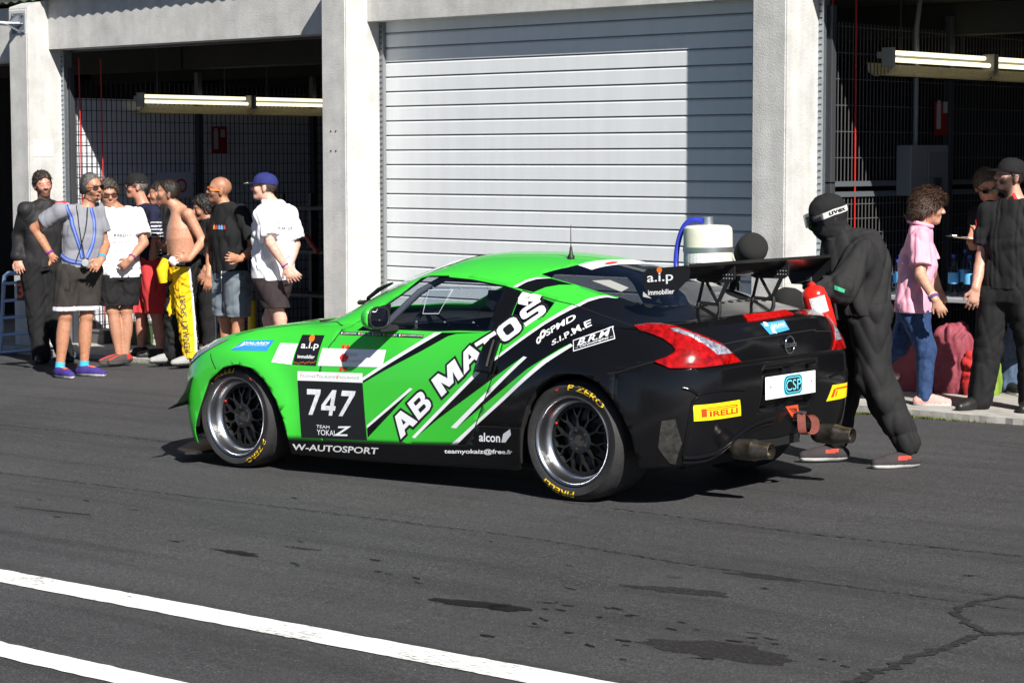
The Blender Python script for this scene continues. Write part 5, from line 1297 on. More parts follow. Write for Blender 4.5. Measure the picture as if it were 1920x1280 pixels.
decal('rear_window_shapes', [[(.20, .44), (-.02, .47), (-.02, .40), (.12, .38)], [(-.11, .39), (-.15, .45), (-.20, .44)], [(-.22, .40), (-.245, .47), (-.285, .462)]], mat('faint_window_vinyl', (.30, .30, .29), .5), proj_top, .002, cell=.05)
# bonnet decoration: white flakes over the green
rr = random.Random(5); fl = []
for k in range(26):
    cx_, cy_ = rr.uniform(2.25, 2.95), rr.uniform(-.05, .50); a0 = rr.uniform(0, 6.3); n_ = rr.randint(5, 8)
    fl.append([(cx_+rr.uniform(.03, .10)*math.cos(a0+6.283*i/n_), cy_+rr.uniform(.02, .07)*math.sin(a0+6.283*i/n_)) for i in range(n_)])
decal('bonnet_flakes', fl, mat('pale_vinyl', (.62, .70, .60), .4), proj_top, .002, cell=.05)
decal('bonnet_panel', [[(3.0, -.10), (2.95, .28), (2.2, .42), (2.2, -.10)]], mat('pale_green_vinyl', (.10, .36, .08), .4), proj_top, .0012, cell=.05)
# splitter and canards
b_ = bmesh.new(); add_prism(b_, [(2.90, .90), (2.95, .95), (3.12, .86), (3.30, .60), (3.42, .30), (3.44, 0), (3.42, -.30), (3.30, -.60), (3.12, -.86), (2.95, -.95), (2.90, -.90), (2.90, 0)], 'Z', .060, .075); bobj('front_splitter', b_, BLACKS, car)
for s_ in (1, -1):
    V = []; F = []
    ins = [(2.905, .55), (2.93, .47), (2.97, .40), (3.03, .365)]; 
    for x, z in ins:
        p = proj_side(x, z, -.01); V.append((p.x, s_*p.y, p.z))
    outs = [(2.885, .96, .53), (2.90, 1.00, .445), (2.93, 1.03, .385), (3.0, 1.04, .35)]
    V += [(a, s_*b, c) for a, b, c in outs]
    for k in range(3): F.append((k, k+1, k+5, k+4))
    o = vobj('canard', V, F, BLACKS, car); md = o.modifiers.new('d', 'SOLIDIFY'); md.thickness = .006
# ------------------------------------------------------------------ rear wing
wing = empty('rear_wing', (0, 0, 0)); wing.parent = car
prof = []
n = 16; c0 = Vector((-.345, 0, 1.185)); c1 = Vector((-.632, 0, 1.258)); ch = c1-c0; nn = Vector((-ch.z, 0, ch.x)).normalized(); nn = nn if nn.z > 0 else -nn
for k in range(n+1):
    t_ = .5*(1-math.cos(math.pi*k/n)); th = .6*(.2969*math.sqrt(t_)-.126*t_-.3516*t_**2+.2843*t_**3-.1015*t_**4)*ch.length; cam_ = -.045*ch.length*4*t_*(1-t_)
    prof.append((c0+ch*t_, th, cam_))
up_ = [p+nn*(cam_+th) for p, th, cam_ in prof]; dn = [p+nn*(cam_-th) for p, th, cam_ in prof][::-1]
b_ = bmesh.new(); add_prism(b_, [(p.x, p.z) for p in up_+dn[1:-1]], 'Y', -.720, .720); bobj('main_plane', b_, CARBON, wing, 35)
b_ = bmesh.new(); add_box(b_, (-.640, -.720, 1.258), (-.632, .720, 1.274)); bobj('gurney_flap', b_, CARBON, wing)
ep = [(-.342, 1.203), (-.352, 1.228), (-.378, 1.245), (-.625, 1.266), (-.640, 1.258), (-.639, 1.204), (-.598, 1.165), (-.54, 1.116), (-.453, 1.1), (-.375, 1.102), (-.352, 1.15)]
for s_ in (1, -1):
    b_ = bmesh.new(); add_prism(b_, ep, 'Y', min(s_*.721, s_*.727), max(s_*.721, s_*.727)); o = bobj('endplate', b_, mat('endplate_black', (.009, .009, .010), .3, coat=.4), wing)
    if s_ > 0:
        for nm_, items in (('endplate_lettering', [('a.i.p', [(-.373, 1.158), (-.540, 1.172), (-.538, 1.232), (-.374, 1.220)], .01), ('immobilier', [(-.379, 1.106), (-.546, 1.117), (-.546, 1.144), (-.379, 1.134)], .02)]),):
            b_ = text_bm(items)
            for v in b_.verts: v.co = Vector((v.co.x, .7285, v.co.y))
            bobj(nm_, b_, WHITE, o)
        b_ = poly_bm([disc((-.452, 1.240), .017, .015)])
        for v in b_.verts: v.co = Vector((v.co.x, .7285, v.co.y))
        bobj('endplate_dot', b_, OR, o)
def bar(b2, a, c, w_, y0, y1):
    a, c = Vector((a[0], 0, a[1])), Vector((c[0], 0, c[1])); d = (c-a).normalized(); s = Vector((-d.z, 0, d.x))*w_/2
    add_prism(b2, [((a+s).x, (a+s).z), ((c+s).x, (c+s).z), ((c-s).x, (c-s).z), ((a-s).x, (a-s).z)], 'Y', y0, y1)
for y in (.275, -.275):
    zd = 1.0
    t = empty('wing_mount', (0, 0, 0)); t.parent = wing
    b_ = bmesh.new()
    bar(b_, (-.395, 1.045), (-.430, 1.175), .016, y-.004, y+.004); bar(b_, (-.44, 1.17), (-.515, 1.05), .016, y-.004, y+.004); bar(b_, (-.52, 1.045), (-.590, 1.175), .022, y-.004, y+.004); bar(b_, (-.385, 1.045), (-.535, 1.037), .020, y-.004, y+.004)
    bobj('mount_frame', b_, BLACKS, t)
    b_ = bmesh.new(); add_prism(b_, [(-.385, 1.165), (-.415, 1.155), (-.60, 1.155), (-.63, 1.175), (-.63, 1.245), (-.50, 1.222), (-.39, 1.185)], 'Y', y-.005, y+.005)
    bobj('mount_plate', b_, BLACKS, t)
    for i in range(4):
        for j in range(2):
            b_ = bmesh.new(); add_lathe(b_, [(.005, .0055), (.004, .009), (.0005, .0095)], 8, axis='Y', mat=Matrix.Translation((-.56-.018*i, y, 1.178+.02*j))); bobj('rivet', b_, STEEL, t)
    for x in (-.395, -.53):
        zz = proj_top(x, abs(y), 0).z; b_ = bmesh.new(); add_lathe(b_, [(.011, zz-.01), (.011, 1.04), (.008, 1.052), (.001, 1.053)], 12, mat=Matrix.Translation((x, y, 0))); bobj('mount_foot', b_, BLACKS, t, 40)
# ------------------------------------------------------------------ wheels
TYRE = mat('tyre_rubber', (.020, .020, .021), .72, noise=.25, scale=20, bump=.25, bscale=90); TREAD = mat('slick_tread', (.030, .030, .030), .85, noise=.4, scale=45, bump=.9, bscale=70)
LIP = mat('polished_lip', (.46, .47, .50), .28, 1.0, noise=.12, scale=9); SPOKE = mat('gloss_black_spokes', (.010, .010, .011), .28, coat=.6); TYEL = mat('tyre_yellow', (.75, .48, .01), .6)
def wheel(x, s_, rt, wd, rot, ang):
    t = empty('wheel', (x, s_*.905, rt)); t.parent = car; t.rotation_euler = (0, 0, 0 if s_ > 0 else math.pi)
    # built with the outer face at y = 0, inner side at y = -wd
    b_ = bmesh.new(); rs = .247
    prof = [(rs-.012, -.004-.012), (rs+.004, -.002), (rs+.020, .006), (rs+(rt-rs)*.55, .010), (rt-.030, .002), (rt-.010, -.016), (rt-.002, -.036), (rt, -.06)]
    pin = [(rt, -wd+.06), (rt-.01, -wd+.02), (rt-.05, -wd), (rs, -wd+.01)]
    add_lathe(b_, prof, 72, axis='Y'); 
    for f in b_.faces: pass
    bmesh.ops.delete(b_, geom=[f for f in b_.faces if len(f.verts) > 4], context='FACES_ONLY')
    n0 = len(b_.faces); b2 = bmesh.new(); add_lathe(b2, [(rt, -.06)]+pin, 72, axis='Y'); bmesh.ops.delete(b2, geom=[f for f in b2.faces if len(f.verts) > 4], context='FACES_ONLY')
    for f in b2.faces: f.material_index = 1
    me_ = bpy.data.meshes.new('t'); b2.to_mesh(me_); b2.free(); b_.from_mesh(me_); bpy.data.meshes.remove(me_)
    ty = bobj('tyre', b_, [TYRE, TREAD], t, 40)
    # curved lettering on the side wall
    def arc_text(s, a_mid, span, r0, r1, m, nm_='tyre_lettering', bold=.03, flip=False):
        q_ = [(0, 0), (1, 0), (1, 1), (0, 1)]; bb = text_bm([(s, q_, .012, .12)], .04, .5)
        for v in bb.verts:
            u, w_ = v.co.x, v.co.y; a = math.radians(a_mid+span*(.5-u)); r_ = r0+(r1-r0)*w_
            k = min(1, max(0, (r_-rs-.02)/(rt-.03-rs-.02))); yy = .0065+.004*min(1, k*1.6)-(.009*max(0, k-.62)/.38) if k > .62 else .0065+.0042*min(1, k/.5)
            v.co = Vector((-r_*math.cos(a), yy+.0022, r_*math.sin(a)))
        for f in bb.faces:
            f.normal_update()
            if f.normal.y < 0: f.normal_flip()
        bobj(nm_, bb, m, ty)
    rm = rs+(rt-rs)*.30; rM = rs+(rt-rs)*.68
    if s_ > 0:
        for tx, am, sp in ang: arc_text(tx, am, sp, rm, rM, TYEL)
        arc_text('W', rot+28, 5, rm+.005, rM-.012, REDV)
    rim = empty('rim', (0, 0, 0)); rim.parent = t
    b_ = bmesh.new(); add_lathe(b_, [(rs-.006, -.018), (rs, -.004), (rs-.004, .004), (rs-.012, .002), (rs-.019, -.012), (rs-.024, -.045), (rs-.036, -.075), (rs-.050, -.085), (rs-.056, -.085)], 72, axis='Y')
    bmesh.ops.delete(b_, geom=[f for f in b_.faces if len(f.verts) > 4], context='FACES_ONLY'); bobj('rim_lip', b_, LIP, rim, 50)
    b_ = bmesh.new(); add_lathe(b_, [(rs-.050, -.083), (rs-.052, -.079), (rs-.072, -.080), (rs-.076, -.090), (rs-.080, -.20)], 60, axis='Y'); bmesh.ops.delete(b_, geom=[f for f in b_.faces if len(f.verts) > 4], context='FACES_ONLY')
    add_lathe(b_, [(rs-.06, -.20), (.02, -.205)], 40, axis='Y'); bobj('rim_barrel', b_, mat('rim_barrel_black', (.004, .004, .004), .5), rim, 40)
    b_ = bmesh.new()
    add_lathe(b_, [(.036, -.11), (.036, -.068), (.058, -.060), (.074, -.064), (.078, -.080), (.076, -.11)], 36, axis='Y')
    rr_ = rs-.070
    def sp(p0, p1, w0, w1, d0, d1):
        """tapered spoke with a ridge, from p0 to p1 in the wheel plane"""
        p0, p1 = Vector((p0[0], 0, p0[1])), Vector((p1[0], 0, p1[1])); d = (p1-p0).normalized(); s__ = Vector((-d.z, 0, d.x))
        A = [p0+s__*w0/2+Vector((0, d0-.028, 0)), p0+s__*w0*.28+Vector((0, d0, 0)), p0-s__*w0*.28+Vector((0, d0, 0)), p0-s__*w0/2+Vector((0, d0-.028, 0))]
        B = [p1+s__*w1/2+Vector((0, d1-.022, 0)), p1+s__*w1*.28+Vector((0, d1, 0)), p1-s__*w1*.28+Vector((0, d1, 0)), p1-s__*w1/2+Vector((0, d1-.022, 0))]
        va = [b_.verts.new(p) for p in A]; vb = [b_.verts.new(p) for p in B]
        for k in range(4): b_.faces.new((va[k], vb[k], vb[(k+1) % 4], va[(k+1) % 4]))
    for k in range(10):
        a = 2*math.pi*k/10+.2; pol = lambda r_, da: (r_*math.cos(a+da), r_*math.sin(a+da))
        sp(pol(.070, 0), pol(.122, 0), .026, .020, -.064, -.068)
        for e in (-1, 1):
            sp(pol(.118, 0), pol(.152, e*.135), .018, .013, -.068, -.072); sp(pol(.150, e*.130), pol(rr_+.004, e*.155), .014, .013, -.072, -.080)
    for k in range(30):
        a = 2*math.pi*k/30; add_lathe(b_, [(.0045, -.080), (.0035, -.075), (.0005, -.0745)], 6, axis='Y', mat=Matrix.Translation(((rs-.061)*math.cos(a), 0, (rs-.061)*math.sin(a))))
    bmesh.ops.recalc_face_normals(b_, faces=b_.faces[:]); bobj('spokes', b_, SPOKE, rim, 30)
    b_ = bmesh.new(); add_lathe(b_, [(.036, -.075), (.030, -.10), (.001, -.10)], 24, axis='Y')
    for k in range(5):
        a = 2*math.pi*k/5; add_lathe(b_, [(.007, -.07), (.006, -.055), (.001, -.054)], 6, axis='Y', mat=Matrix.Translation((.052*math.cos(a), 0, .052*math.sin(a))))
    bobj('hub', b_, mat('hub_steel', (.09, .085, .08), .4, .7), rim, 30)
    b_ = bmesh.new(); add_lathe(b_, [(.006, -.078), (.006, -.070), (.001, -.069)], 8, axis='Y', mat=Matrix.Translation((.16, 0, .08))); bobj('wheel_weight', b_, REDV, rim)
    # brake disc in the gloom
    b_ = bmesh.new(); add_lathe(b_, [(.10, -.15), (.165, -.15), (.165, -.17), (.10, -.17)], 40, axis='Y', closed=True); bobj('brake_disc', b_, STEELD, rim, 40)
wheel(2.548, 1, .3135, .29, 30, [('PIRELLI', 112, 46), ('P ZERO', 312, 44)])
wheel(0.0, 1, .328, .33, 80, [('P ZERO', 68, 52), ('PIRELLI', 252, 44)])
wheel(2.548, -1, .3135, .29, 0, []); wheel(0.0, -1, .328, .33, 0, [])
# ------------------------------------------------------------------ people: one smooth skin per body, clothes and hair as its children
def smin(a, b, k):
    h = np.clip(.5+.5*(b-a)/k, 0, 1); return b*(1-h)+a*h-k*h*(1-h)
class Field:
    def __init__(s, lo, hi, h):
        s.h = h; s.lo = np.array(lo, float)-3*h; s.n = np.ceil((np.array(hi)-s.lo+3*h)/h).astype(int)
        s.ax = [s.lo[i]+h*np.arange(s.n[i]) for i in range(3)]; s.D = np.full(tuple(s.n), 1.0, np.float32)
    def sub(s, lo, hi):
        a = np.clip(np.floor((np.array(lo)-s.lo)/s.h).astype(int), 0, s.n-1); b = np.clip(np.ceil((np.array(hi)-s.lo)/s.h).astype(int)+1, 1, s.n)
        sl = tuple(slice(a[i], max(b[i], a[i]+1)) for i in range(3))
        X = np.stack(np.meshgrid(*[s.ax[i][sl[i]] for i in range(3)], indexing='ij'), -1).astype(np.float32)
        return sl, X
    def add(s, prim, k=.02, op='u'):
        fn, lo, hi = prim; m = .05
        sl, X = s.sub(np.array(lo)-m, np.array(hi)+m); d = fn(X)
        if op == 'u': s.D[sl] = smin(s.D[sl], d, k)
        elif op == 's': s.D[sl] = -smin(-s.D[sl], d, k)
    def clip(s, fn):
        """keep only where fn(X) < 0"""
        sl, X = s.sub(s.lo, s.lo+s.h*s.n); s.D = np.maximum(s.D, fn(X))
    def ripple(s, amp, wl=.09, seed=0, stretch=(1, 1, 1)):
        m = np.abs(s.D) < .05; idx = np.argwhere(m); X = s.lo+idx*s.h
        r_ = np.random.default_rng(seed); v = np.zeros(len(X)); st = np.array(stretch)
        for k in range(4):
            d = r_.normal(size=3); d /= np.linalg.norm(d); d2 = r_.normal(size=3); d2 /= np.linalg.norm(d2); w_ = wl*r_.uniform(.6, 1.5)
            v += .9-1.8*np.abs(np.sin((X*st)@d*3.1416/w_+1.6*np.sin((X*st)@d2*6.283/(w_*2.3)+r_.uniform(0, 6))+r_.uniform(0, 6)))**.8
        a = amp if np.isscalar(amp) else amp(X)
        s.D[tuple(idx.T)] += (a*(v/1.9-.25)).astype(np.float32)
    def mesh(s):
        D = s.D; ins = D < 0; n = s.n; c = tuple(n-1)
        cnt = np.zeros(c, np.int8)
        for dx in (0, 1):
            for dy in (0, 1):
                for dz in (0, 1): cnt += ins[dx:dx+c[0], dy:dy+c[1], dz:dz+c[2]]
        act = (cnt > 0) & (cnt < 8); idx = np.argwhere(act)
        if len(idx) == 0: return np.zeros((0, 3)), np.zeros((0, 4), int)
        vid = np.full(c, -1, int); vid[act] = np.arange(len(idx))
        acc = np.zeros((len(idx), 3)); num = np.zeros(len(idx))
        C = [(a, b, e) for a in (0, 1) for b in (0, 1) for e in (0, 1)]
        for a in C:
            for ax in range(3):
                if a[ax]: continue
                b = list(a); b[ax] = 1
                da = D[tuple((idx+a).T)]; db = D[tuple((idx+b).T)]; x = (da < 0) != (db < 0)
                t = np.where(x, da/np.where(x, da-db, 1), 0)
                p = np.array(a, float)[None]+np.zeros((len(idx), 3)); p[:, ax] += t
                acc[x] += p[x]; num[x] += 1
        V = s.lo+s.h*(idx+acc/num[:, None])
        F = []
        for ax in range(3):
            o1, o2 = [(1, 2), (2, 0), (0, 1)][ax]
            sh = [slice(None)]*3; sh2 = [slice(None)]*3; sh[ax] = slice(0, -1); sh2[ax] = slice(1, None)
            A = ins[tuple(sh)]; B = ins[tuple(sh2)]; e = np.argwhere(A != B)
            e = e[(e[:, o1] > 0) & (e[:, o2] > 0) & (e[:, o1] < n[o1]-1) & (e[:, o2] < n[o2]-1)]
            if not len(e): continue
            fl = A[tuple(e.T)]
            def g(d1, d2):
                q_ = e.copy(); q_[:, o1] -= d1; q_[:, o2] -= d2; return vid[tuple(q_.T)]
            Q_ = np.stack([g(1, 1), g(0, 1), g(0, 0), g(1, 0)], 1)
            Q_[~fl] = Q_[~fl][:, ::-1]; F.append(Q_)
        F = np.concatenate(F); F = F[(F >= 0).all(1)]
        return V, F
def smooth_mesh(V, F, it=1, lam=.5):
    for _ in range(it):
        S = np.zeros_like(V); c = np.zeros(len(V))
        for a, b in ((0, 1), (1, 2), (2, 3), (3, 0)):
            np.add.at(S, F[:, a], V[F[:, b]]); np.add.at(c, F[:, a], 1); np.add.at(S, F[:, b], V[F[:, a]]); np.add.at(c, F[:, b], 1)
        c[c == 0] = 1; V = V*(1-lam)+lam*S/c[:, None]
    return V
def A_(p): return np.array(p, float)
def nz(v): return v/max(np.linalg.norm(v), 1e-9)
def p_limb(a, b, rad, flat=None, ratio=1.0):
    """tapered limb; rad is sampled along it; flat = axis along which it is squeezed by ratio"""
    a, b = A_(a), A_(b); d = b-a; L2 = float(d@d) or 1e-9; rad = np.atleast_1d(np.array(rad, float)); ts = np.linspace(0, 1, len(rad)); rm = rad.max()/min(1, ratio)
    fx = nz(A_(flat)).astype(np.float32) if flat is not None else None
    def fn(X):
        w_ = X-a.astype(np.float32); t = np.clip((w_@d.astype(np.float32))/L2, 0, 1); q_ = w_-t[..., None]*d.astype(np.float32)
        if fx is not None: q_ = q_+(q_@fx)[..., None]*fx*(1/ratio-1)
        r_ = np.interp(t, ts, rad) if len(rad) > 1 else rad[0]
        return ((np.sqrt((q_**2).sum(-1))-r_)*(min(1, ratio))).astype(np.float32)
    return fn, np.minimum(a, b)-rm, np.maximum(a, b)+rm
def p_ell(c, M_, rad):
    c = A_(c).astype(np.float32); M_ = np.array(M_, np.float32); rad = np.array(rad, np.float32); m = rad.min()
    def fn(X):
        q_ = (X-c)@M_.T/rad; k = np.sqrt((q_**2).sum(-1)); return (k-1)*m
    return fn, c-rad.max(), c+rad.max()
def p_torso(a, b, latA, latB, W, Dp, grow=0.0):
    a, b = A_(a), A_(b); ax = b-a; L = np.linalg.norm(ax); ax = ax/L; W = np.array(W)+grow; Dp = np.array(Dp)+grow; ts = np.linspace(0, 1, len(W)); lA, lB = A_(latA), A_(latB)
    def fn(X):
        w_ = X-a.astype(np.float32); s_ = w_@ax.astype(np.float32); t = np.clip(s_/L, 0, 1)
        lat = lA[None]*(1-t[..., None])+lB[None]*t[..., None]; lat = lat-(lat@ax)[..., None]*ax; lat /= np.maximum(np.sqrt((lat**2).sum(-1)), 1e-6)[..., None]
        q_ = w_-s_[..., None]*ax.astype(np.float32); x = (q_*lat).sum(-1); y = np.sqrt(np.maximum((q_**2).sum(-1)-x*x, 0))
        A2 = np.interp(t, ts, W); B2 = np.interp(t, ts, Dp); e = 2.4
        k = ((np.abs(x)/A2)**e+(np.abs(y)/B2)**e)**(1/e); rd = (k-1)*np.minimum(A2, B2)
        over = np.maximum(np.maximum(-s_, s_-L), 0)
        return np.where(over > 0, np.sqrt(np.maximum(rd, 0)**2+over**2)+np.minimum(rd, 0)*0, rd).astype(np.float32)
    m = W.max()+.02
    return fn, np.minimum(a, b)-m, np.maximum(a, b)+m
SKINS = {}
def skin_mat():
    if 'm' in SKINS: return SKINS['m']
    q = bpy.data.materials.new('skin'); q.use_nodes = True; t = q.node_tree; b = t.nodes['Principled BSDF']
    a = t.nodes.new('ShaderNodeAttribute'); a.attribute_name = 'tint'
    tc = t.nodes.new('ShaderNodeTexCoord'); n = t.nodes.new('ShaderNodeTexNoise'); n.inputs['Scale'].default_value = 45; n.inputs['Detail'].default_value = 4
    t.links.new(tc.outputs['Object'], n.inputs['Vector'])
    r = t.nodes.new('ShaderNodeValToRGB'); r.color_ramp.elements[0].color = (.80, .74, .72, 1); r.color_ramp.elements[1].color = (1.15, 1.1, 1.1, 1); r.color_ramp.elements[0].position = .3; r.color_ramp.elements[1].position = .7
    t.links.new(n.outputs['Fac'], r.inputs['Fac'])
    m = t.nodes.new('ShaderNodeMix'); m.data_type = 'RGBA'; m.blend_type = 'MULTIPLY'; m.inputs[0].default_value = .8
    t.links.new(a.outputs['Color'], m.inputs[6]); t.links.new(r.outputs['Color'], m.inputs[7]); t.links.new(m.outputs[2], b.inputs['Base Color'])
    b.inputs['Roughness'].default_value = .52; b.inputs['Subsurface Weight'].default_value = .08; b.inputs['Subsurface Radius'].default_value = (.012, .005, .003); b.inputs['Subsurface Scale'].default_value = .5
    SKINS['m'] = q; return q
def cloth(name, col, rough=.85, n_=.10, scale=14, crease=.5):
    key = 'cloth_'+name
    if key in MATS: return MATS[key]
    q = mat(key, col, rough, noise=n_, scale=scale, spec=.25); t = q.node_tree; b = t.nodes['Principled BSDF']; L = t.links.new
    tc = t.nodes.new('ShaderNodeTexCoord'); mp = t.nodes.new('ShaderNodeMapping'); mp.inputs['Scale'].default_value = (1.0, 1.0, .55); mp.inputs['Rotation'].default_value = (.3, .5, .2); L(tc.outputs['Object'], mp.inputs['Vector'])
    n = t.nodes.new('ShaderNodeTexNoise'); n.noise_type = 'RIDGED_MULTIFRACTAL'; n.inputs['Scale'].default_value = 7.5; n.inputs['Detail'].default_value = 2.5; n.inputs['Roughness'].default_value = .45; n.inputs['Distortion'].default_value = .9; L(mp.outputs['Vector'], n.inputs['Vector'])
    f = t.nodes.new('ShaderNodeTexNoise'); f.inputs['Scale'].default_value = 260; L(tc.outputs['Object'], f.inputs['Vector'])
    bp = t.nodes.new('ShaderNodeBump'); bp.inputs['Strength'].default_value = crease; bp.inputs['Distance'].default_value = .014; L(n.outputs['Fac'], bp.inputs['Height'])
    b2 = t.nodes.new('ShaderNodeBump'); b2.inputs['Strength'].default_value = .2; b2.inputs['Distance'].default_value = .004; L(f.outputs['Fac'], b2.inputs['Height']); L(bp.outputs['Normal'], b2.inputs['Normal']); L(b2.outputs['Normal'], b.inputs['Normal'])
    return q
def head_frame(J):
    f = nz(A_(J['face'])); up = nz(A_(J['crown'])-A_(J['chin'])); up = nz(up-f*(up@f)*.65) if abs(up@f) < .95 else up
    f = nz(f-up*(f@up)); r = np.cross(f, up)
    d_ = A_(J['crown'])-A_(J['chin']); H = min(np.linalg.norm(d_), .246); d_ = nz(d_)
    c = A_(J['crown'])-d_*(.012+H/2); return c, f, up, r, H/.238
def hand_prims(w_, d, fan, curl, s, nrm):
    """palm, four bent fingers of unequal length and a thumb from the side of the palm"""
    d = nz(d); fan = nz(fan-d*(fan@d)); n_ = nz(nrm-d*(nrm@d)-fan*(nrm@fan)); out = []
    pe = w_+d*.088*s
    out.append((p_limb(w_-d*.01, pe-d*.012, [.026*s, .034*s, .038*s, .036*s], n_, .52), .014))
    for k, (o, L_) in enumerate(((-.030, .070), (-.010, .082), (.011, .077), (.030, .060))):
        p0 = pe+fan*o*s-d*.008; dirv = nz(d+fan*o*4.5)
        a1 = curl*.55; a2 = curl*1.25; d1 = nz(dirv*math.cos(a1)+n_*math.sin(a1)); d2 = nz(dirv*math.cos(a2)+n_*math.sin(a2))
        p1 = p0+d1*L_*.52*s; p2 = p1+d2*L_*.48*s
        out.append((p_limb(p0, p1, [.0105*s, .0092*s]), .006)); out.append((p_limb(p1, p2, [.0092*s, .0075*s]), .005))
    t0 = w_+d*.028*s-fan*.024*s; t1 = t0+nz(d*.75-fan*.75+n_*.25)*.045*s; t2 = t1+nz(d*.95-fan*.25+n_*.3)*.032*s
    out.append((p_limb(t0, t1, [.014*s, .0115*s]), .008)); out.append((p_limb(t1, t2, [.0112*s, .009*s]), .005))
    return out
WM = ([.158, .150, .154, .166, .158, .105, .060], [.108, .108, .112, .114, .100, .075, .055])
WW = ([.168, .146, .142, .150, .138, .092, .050], [.120, .108, .106, .120, .098, .070, .048])
def person(name_spec):
    """sp: joints J in local metres plus looks; local x = right, y = away, z = up as stood in the scene"""
    sp = name_spec; J = {k: A_(v) for k, v in sp['J'].items()}; s = sp.get('s', 1.0); h = sp.get('h', .0075)
    root = empty('person', sp['loc'], sp['rz'], sp['label'], 'person', sp.get('group'))
    fem = sp.get('fem', False); W, Dp = (WW if fem else WM); W = [x*s*sp.get('wide', 1) for x in W]; Dp = [x*s*sp.get('deep', 1) for x in Dp]
    c, f, up, r, hs = head_frame(J); M_ = np.stack([r, f, up])
    def hp(x, y, z): return c+(r*x+f*y+up*z)*hs
    latS = nz(J['shB']-J['shA']); latH = nz(J['hiB']-J['hiA']); pel = (J['hiA']+J['hiB'])/2; nk = J['neck']
    allp = np.array([v for k, v in J.items() if k != 'face']+[hp(0, .14, 0), hp(.12, 0, .16), hp(-.12, -.14, 0)])
    lo, hi = allp.min(0)-.17, allp.max(0)+.17
    # ---- skin
    F_ = Field(lo, hi, h)
    F_.add(p_torso(pel-np.array([0, 0, .02]), nk, latH, latS, W, Dp), .02)
    for q in 'AB':
        F_.add(p_limb(nk-np.array([0, 0, .045]), J['sh'+q], np.array([.050, .047])*s), .03)
        F_.add(p_limb(J['sh'+q], J['el'+q], np.array([.050, .049, .045, .040])*s), .03); F_.add(p_limb(J['el'+q], J['wr'+q], np.array([.042, .043, .036, .028])*s), .02)
        d = J['ti'+q]-J['wr'+q]; fan = np.cross(d, np.array([0, 1, 0])); fan = fan if np.linalg.norm(fan) > .02 else np.array([1., 0, 0])
        fan = fan*sp.get('fan'+q, 1)
        for pr, k in hand_prims(J['wr'+q], d, fan, sp.get('curl'+q, .5), s*sp.get('hand', 1.0), np.array([0, sp.get('palm'+q, 1), .15])): F_.add(pr, k)
        F_.add(p_limb(J['hi'+q], J['kn'+q], np.array([.088, .082, .068, .056])*s*(1.08 if fem else 1)), .04); F_.add(p_limb(J['kn'+q], J['an'+q], np.array([.054, .058, .055, .043, .037])*s), .02)
        sd = nz((J['an'+q]-J['kn'+q])); bk = nz(-A_(J['toe'+q])+J['an'+q]); bk[2] = 0
        m_ = J['kn'+q]+(J['an'+q]-J['kn'+q])*.30+nz(bk)*.018; F_.add(p_limb(m_-(m_-J['kn'+q])*.3, m_+sd*.10, np.array([.036, .044, .036])*s), .03)
        F_.add(p_ell(J['kn'+q]-nz(bk)*.022, np.eye(3), [.043*s]*3), .025)
    F_.add(p_limb(nk-np.array([0, 0, .03]), hp(0, -.018, -.06), np.array([.064, .058, .056])*s*(.85 if fem else 1)), .03)
    F_.add(p_ell(hp(0, -.010, .028), M_, np.array([.077, .098, .090])*hs), .02); F_.add(p_ell(hp(0, .022, -.045), M_, np.array([.058, .064, .072])*hs), .03)
    F_.add(p_ell(hp(0, .058, -.098), M_, np.array([.030, .026, .022])*hs), .02)
    F_.add(p_limb(hp(-.030, .076, .018), hp(.030, .076, .018), .013*hs), .014)
    F_.add(p_limb(hp(0, .086, .006), hp(0, .103, -.030), np.array([.008, .014])*hs), .008); F_.add(p_ell(hp(-.012, .094, -.034), M_, [.009*hs]*3), .008); F_.add(p_ell(hp(.012, .094, -.034), M_, [.009*hs]*3), .008)
    F_.add(p_limb(hp(-.016, .080, -.064), hp(.016, .080, -.064), .009*hs), .008); F_.add(p_limb(hp(-.013, .080, -.076), hp(.013, .080, -.076), .008*hs), .006)
    for e in (-1, 1):
        F_.add(p_ell(hp(e*.033, .098, -.003), M_, np.array([.016, .018, .011])*hs), .010, 's'); F_.add(p_ell(hp(e*.033, .080, -.004), M_, np.array([.012]*3)*hs), .004)
        F_.add(p_ell(hp(e*.043, .060, -.030), M_, np.array([.024, .022, .024])*hs), .02)
        F_.add(p_ell(hp(e*.079, -.008, -.012), M_, np.array([.009, .019, .032])*hs), .008)
    V, Fq = F_.mesh(); V = smooth_mesh(V, Fq, 1, .35)
    sk = np.array(sp.get('skin', (.46, .24, .155)))
    o = vobj('body', V, Fq, skin_mat(), root, True)
    q_ = (V-c)@M_.T/hs; x, y, z = q_.T; col = np.tile(sk, (len(V), 1))
    head = np.linalg.norm(q_, axis=1) < .16
    def paint(mask, colr, a): 
        mk = (np.clip(mask, 0, 1)*a*head)[:, None]; col[:] = col*(1-mk)+np.array(colr)*mk
    hc = np.array(sp.get('hair', (.03, .02, .015)))
    flush = sk*np.array([1.05, .72, .68]); paint(np.exp(-((np.abs(x)-.045)**2+(z+.03)**2)/.0006)*(y > .03), flush, .25); paint(np.exp(-(x**2+(z+.028)**2)/.0003)*(y > .08), flush, .3)
    if sp.get('beard'):
        reg = 1/(1+np.exp((z+.040-np.clip(np.abs(x)-.035, 0, 1)*1.3)/.004))*(y > -.035)*(z > -.15)*(1/(1+np.exp(-(y+.01)/.006))); paint(reg, hc, sp['beard'])
    paint(np.exp(-(np.clip(np.abs(x)-.012, 0, 1)**2+(z+.071)**2)/.00004)*(y > .06), sk*np.array([.70, .45, .42]), .6)
